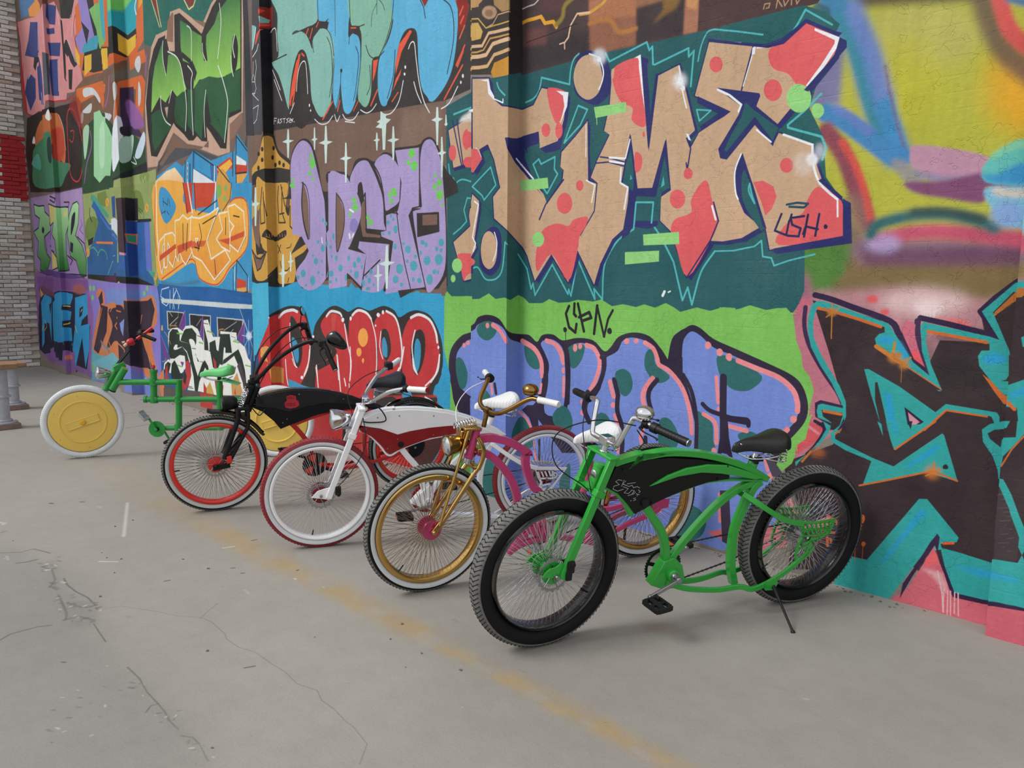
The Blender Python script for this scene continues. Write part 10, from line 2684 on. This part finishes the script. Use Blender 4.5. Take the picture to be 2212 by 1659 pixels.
# ---- 5. green pipe-frame cruiser with yellow disc wheels, farthest
root, FX = bike('far', 'green pipe-framed bicycle with solid yellow disc wheels and white tyres, farthest from the camera')
R, r = BK['far'][4:6]
gp = mat('pipe_green', '0f8a32', .25, coat=.5); yel = mat('yellow_disc', 'e6c45c', .35, coat=.2); yb = mat('yellow_boss', 'e2a818', .35); seatg = mat('mint_vinyl', '5fbf72', .5)
def coin_wheel(name, X):
    t = empty(name); t.parent = root; O = (0, 0, R); Rc = R - r
    m = MB(); m.lathe([(Rc + r * math.cos(a), r * math.sin(a)) for a in [2 * math.pi * i / 20 for i in range(20)]], O, n=96, closed=True); m.build('tyre', whiterub, t, X=X)
    m = MB()
    for i in range(110):
        a = 2 * math.pi * i / 110; M0 = Matrix.Rotation(-a, 3, 'Y')
        for b0 in (-.75, -.25, .25, .75): m.box(Vector(O) + M0 @ Vector((0, (r + .0004) * math.sin(b0), Rc + (r + .0004) * math.cos(b0))), (.010, .006, .003), M0 @ Matrix.Rotation(-b0, 3, 'X'))
    m.build('tread', whiterub, t, X=X, smooth=False, kind='stuff')
    Rd = R - 2 * r - .006
    for sd in (1, -1):
        m = MB(); pr = [(0, .020), (.62 * Rd, .0205), (.655 * Rd, .0205), (.672 * Rd, .0285), (.70 * Rd, .0285), (.717 * Rd, .0205), (.97 * Rd, .020), (Rd, .018), (Rd + .004, .012)]
        m.lathe([(a, sd * b_) for a, b_ in pr], O, n=80); dk = m.build('disc_cover', yel, t, X=X)
        m = MB(); M0 = Matrix.Rotation(.30, 3, 'Y'); m.box(Vector((0, sd * .025, R)), (.270, .012, .070), M0); m.build('raised_bar', yel, dk, X=X, bevel=.003, smooth=False)
        m = MB(); m.sweep([Vector((0, sd * .0305, R)) + M0 @ Vector((x_, 0, z_)) for x_, z_ in ((.13, .031), (.13, -.031), (-.13, -.031), (-.13, .031))], ROUND(.007, .007, 6), closed=True); m.build('bar_moulding', yel, dk, X=X)
        MB().lathe([(0, sd * .056), (.017, sd * .056), (.021, sd * .05), (.021, sd * .02)], O, n=20).build('boss', yb, dk, X=X)
        for k in range(6):
            a = k * math.pi / 3 + .15; MB().lathe([(0, sd * .024), (.003, sd * .023), (.004, sd * .019)], (.88 * Rd * math.sin(a), 0, R + .88 * Rd * math.cos(a)), n=10).build('disc_screw', steel, dk, X=X)
coin_wheel('front_wheel', FX); coin_wheel('rear_wheel', I4)
def pipe(name, a, b_, rr=.025, mt=None, X=None):
    m = MB(); m.tube([a, b_], rr * 1.1, 20); return m.build(name, mt or gp, root, X=X)
pipe('main_pipe', (1.40, 0, .687), (.853, 0, .687), .024); pipe('drop_pipe', (.855, 0, .709), (.880, 0, .235), .025)
pipe('lower_pipe', (1.165, 0, .532), (.10, 0, .532), .023); pipe('post_pipe', (1.072, 0, .790), (1.086, 0, .500), .026)
pipe('seat_pipe', (.50, 0, .70), (.512, 0, .25), .025); pipe('bracket_pipe', (1.03, 0, .268), (.50, 0, .268), .020)
for nm, a, b_, rr in (('pipe_collar', (1.071, 0, .800), (1.072, 0, .775), .031), ('pipe_collar', (1.168, 0, .532), (1.145, 0, .532), .029), ('pipe_collar', (1.05, 0, .532), (1.115, 0, .532), .029), ('pipe_collar', (1.078, 0, .66), (1.080, 0, .715), .032), ('pipe_collar', (.87, 0, .50), (.868, 0, .565), .031), ('pipe_collar', (.885, 0, .24), (.883, 0, .30), .030), ('pipe_collar', (1.083, 0, .50), (1.082, 0, .56), .032)): pipe(nm, a, b_, rr)
for p_ in ((1.06, .667), (1.06, .708), (1.10, .512), (1.06, .552), (.85, .512), (.89, .552), (.90, .255)): MB().lathe([(0, .036), (.004, .035), (.005, .028)], (p_[0], 0, p_[1]), n=10).build('clamp_bolt', steel, root)
for sd in (-1,):
    frame_part(root, 'rear_stay', [(.14, sd * .03, .532), (.07, sd * .055, .50), (0, sd * .058, .34)], ROUND(.03, .03), gp)
    frame_part(root, 'lower_stay', [(.50, sd * .025, .265), (.25, sd * .055, .29), (0, sd * .058, .33)], ROUND(.024, .024), gp)
    frame_part(root, 'fork_leg', [(-.205, sd * .045, .630), (-.15, sd * .055, .55), (0, sd * .058, .335)], ROUND(.03, .03), gp, X=FX)
h0, h1 = Vector((1.318, 0, .812)), Vector((1.44, 0, .62))
m = MB(); m.tube([h0, h1], .031, 20); m.build('head_tube', gp, root)
MB().tube([h1, h1 + Vector((.006, 0, -.010))], .033, 20).build('headset', plastic, root)
m = MB(); m.tube([(-.31, 0, .835), (-.19, 0, .605)], .028, 20); m.build('steerer', gp, root, X=FX)
m = MB(); m.tube([(-.335, 0, .80), (-.29, 0, .825)], .034, 20); m.box((-.315, 0, .815), (.10, .075, .055), Matrix.Rotation(.47, 3, 'Y')); m.build('top_clamp', gp, root, X=FX, bevel=.006)
m = MB(); m.tube(spl([(-.288, 0, .825), (-.39, 0, .955), (-.48, 0, 1.07)], 4), .012, 12); m.tube([(-.31, .02, .84), (-.42, .012, .98)], .009, 10); m.build('stem_riser', blackm, root, X=FX)
m = MB(); m.tube([(-.47, 0, 1.06), (-.60, 0, 1.16)], .016, 12, scl=[1, .9]); m.build('red_stem', mat('stem_red', 'c21420', .35), root, X=FX, label='red upper stem section')
MB().tube(spl([(-.53, .13, 1.10), (-.50, .08, 1.115), (-.49, 0, 1.12), (-.50, -.08, 1.125), (-.53, -.13, 1.13)], 4), .011, 12).build('handlebar', plastic, root, X=FX)
for sd in (1, -1):
    grip(root, FX, (-.515, sd * .11, 1.105 + .012 * (sd < 0)), (-.615, sd * .17, 1.06 + .06 * (sd < 0)), .017)
    lever(root, FX, (-.50, sd * .09, 1.12), (-.7, sd * .3, .35), plastic, L=.08)
m = MB(); m.lathe([(0, .035), (.022, .032), (.033, .015), (.035, -.01), (.028, -.03), (0, -.035)], (-.415, .02, 1.035), (.8, .1, -.3), 18); m.build('toy_stand_in', mat('toy_red', 'b4121c', .3), root, X=FX, label='plain red and cream stand-in for a toy figure')  # made-up plain shape in place of the red toy at the stem
m = MB(); m.tube([(-.385, .02, 1.02), (-.36, .03, 1.0)], .014, 12); m.tube([(-.37, .0, 1.035), (-.345, .0, 1.03)], .010, 10); m.build('toy_stand_in_end', mat('toy_cream', 'd8b898', .5), root, X=FX)
m = MB(); m.lathe([(0, .02), (.012, .015), (.015, 0), (.010, -.015), (0, -.02)], (1.071, 0, .825), (0, 0, 1), 14); m.build('figure_stand_in', mat('figure_red', 'b83a38', .4), root); MB().tube([(1.071, 0, .795), (1.071, 0, .812)], .009, 10).build('figure_stand_in_neck', mat('figure_blue', '2c5f9a', .4), root)  # simple red and blue stand-in for the small figure on the post
headlight(root, FX, (-.165, 0, .762), .055, chrome, .12, (1, .1, .1)); MB().box((-.20, 0, .71), (.02, .02, .05)).build('lamp_bracket', steel, root, X=FX)
chainring(root, (1.06, .03, .265), .072, gp, 40, holes=False); MB().lathe([(0, .062), (.010, .062), (.018, .055), (.020, .03)], (1.06, 0, .265), n=18).build('crank_boss', plastic, root); MB().tube([(1.06, -.08, .265), (1.06, .06, .265)], .010, 10).build('axle', steel, root)
crank(root, (1.06, .055, .265), (1.125, .06, .39), gp); crank(root, (1.06, -.075, .265), (.995, -.08, .14), gp)
pedal(root, (1.135, .12, .405), mat('pedal_silver', 'a9adb0', .4, .6), tilt=-.9, w=.10, l=.09, refl=False)
pedal(root, (.99, -.13, .125), plastic, tilt=.2, refl=False, w=.13, l=.12)
MB().lathe([(0, .02), (.007, .02), (.007, -.02), (0, -.02)], (1.185, 0, .532), (1, 0, 0), 12).build('pipe_nozzle', steel, root)
MB().tube([(.50, 0, .69), (.50, 0, .735)], .018, 12).build('seat_post', plastic, root)
saddle(root, I4, (.52, 0, .735), .30, .16, seatg, thick=.075, springs=False)
m = MB(); vs = []
for i in range(5):
    t = i / 4
    for j in range(9):
        y_ = (j / 8 - .5) * .15 * (1 - .25 * t * t); z_ = .728 - .050 * t - 1.2 * y_ * y_
        vs.append((.47 - .145 * t, y_, z_))
n_ = len(vs); vs += [(a, b_, c_ - .006) for a, b_, c_ in vs]; fs = []
for i in range(4):
    for j in range(8): q = i * 9 + j; fs += [(q, q + 1, q + 10, q + 9), (n_ + q, n_ + q + 9, n_ + q + 10, n_ + q + 1)]
for i in range(4): fs += [(i * 9, (i + 1) * 9, n_ + (i + 1) * 9, n_ + i * 9), (i * 9 + 8, n_ + i * 9 + 8, n_ + (i + 1) * 9 + 8, (i + 1) * 9 + 8)]
for j in range(8): fs += [(j, n_ + j, n_ + j + 1, j + 1), (36 + j, 37 + j, n_ + 37 + j, n_ + 36 + j)]
m.add(vs, fs); m.build('saddle_flap', seatg, root, label='mint green flap behind the saddle')
MB().tube([(.30, -.05, .28), (.28, -.12, .012)], .008, 8).build('kickstand', plastic, root)
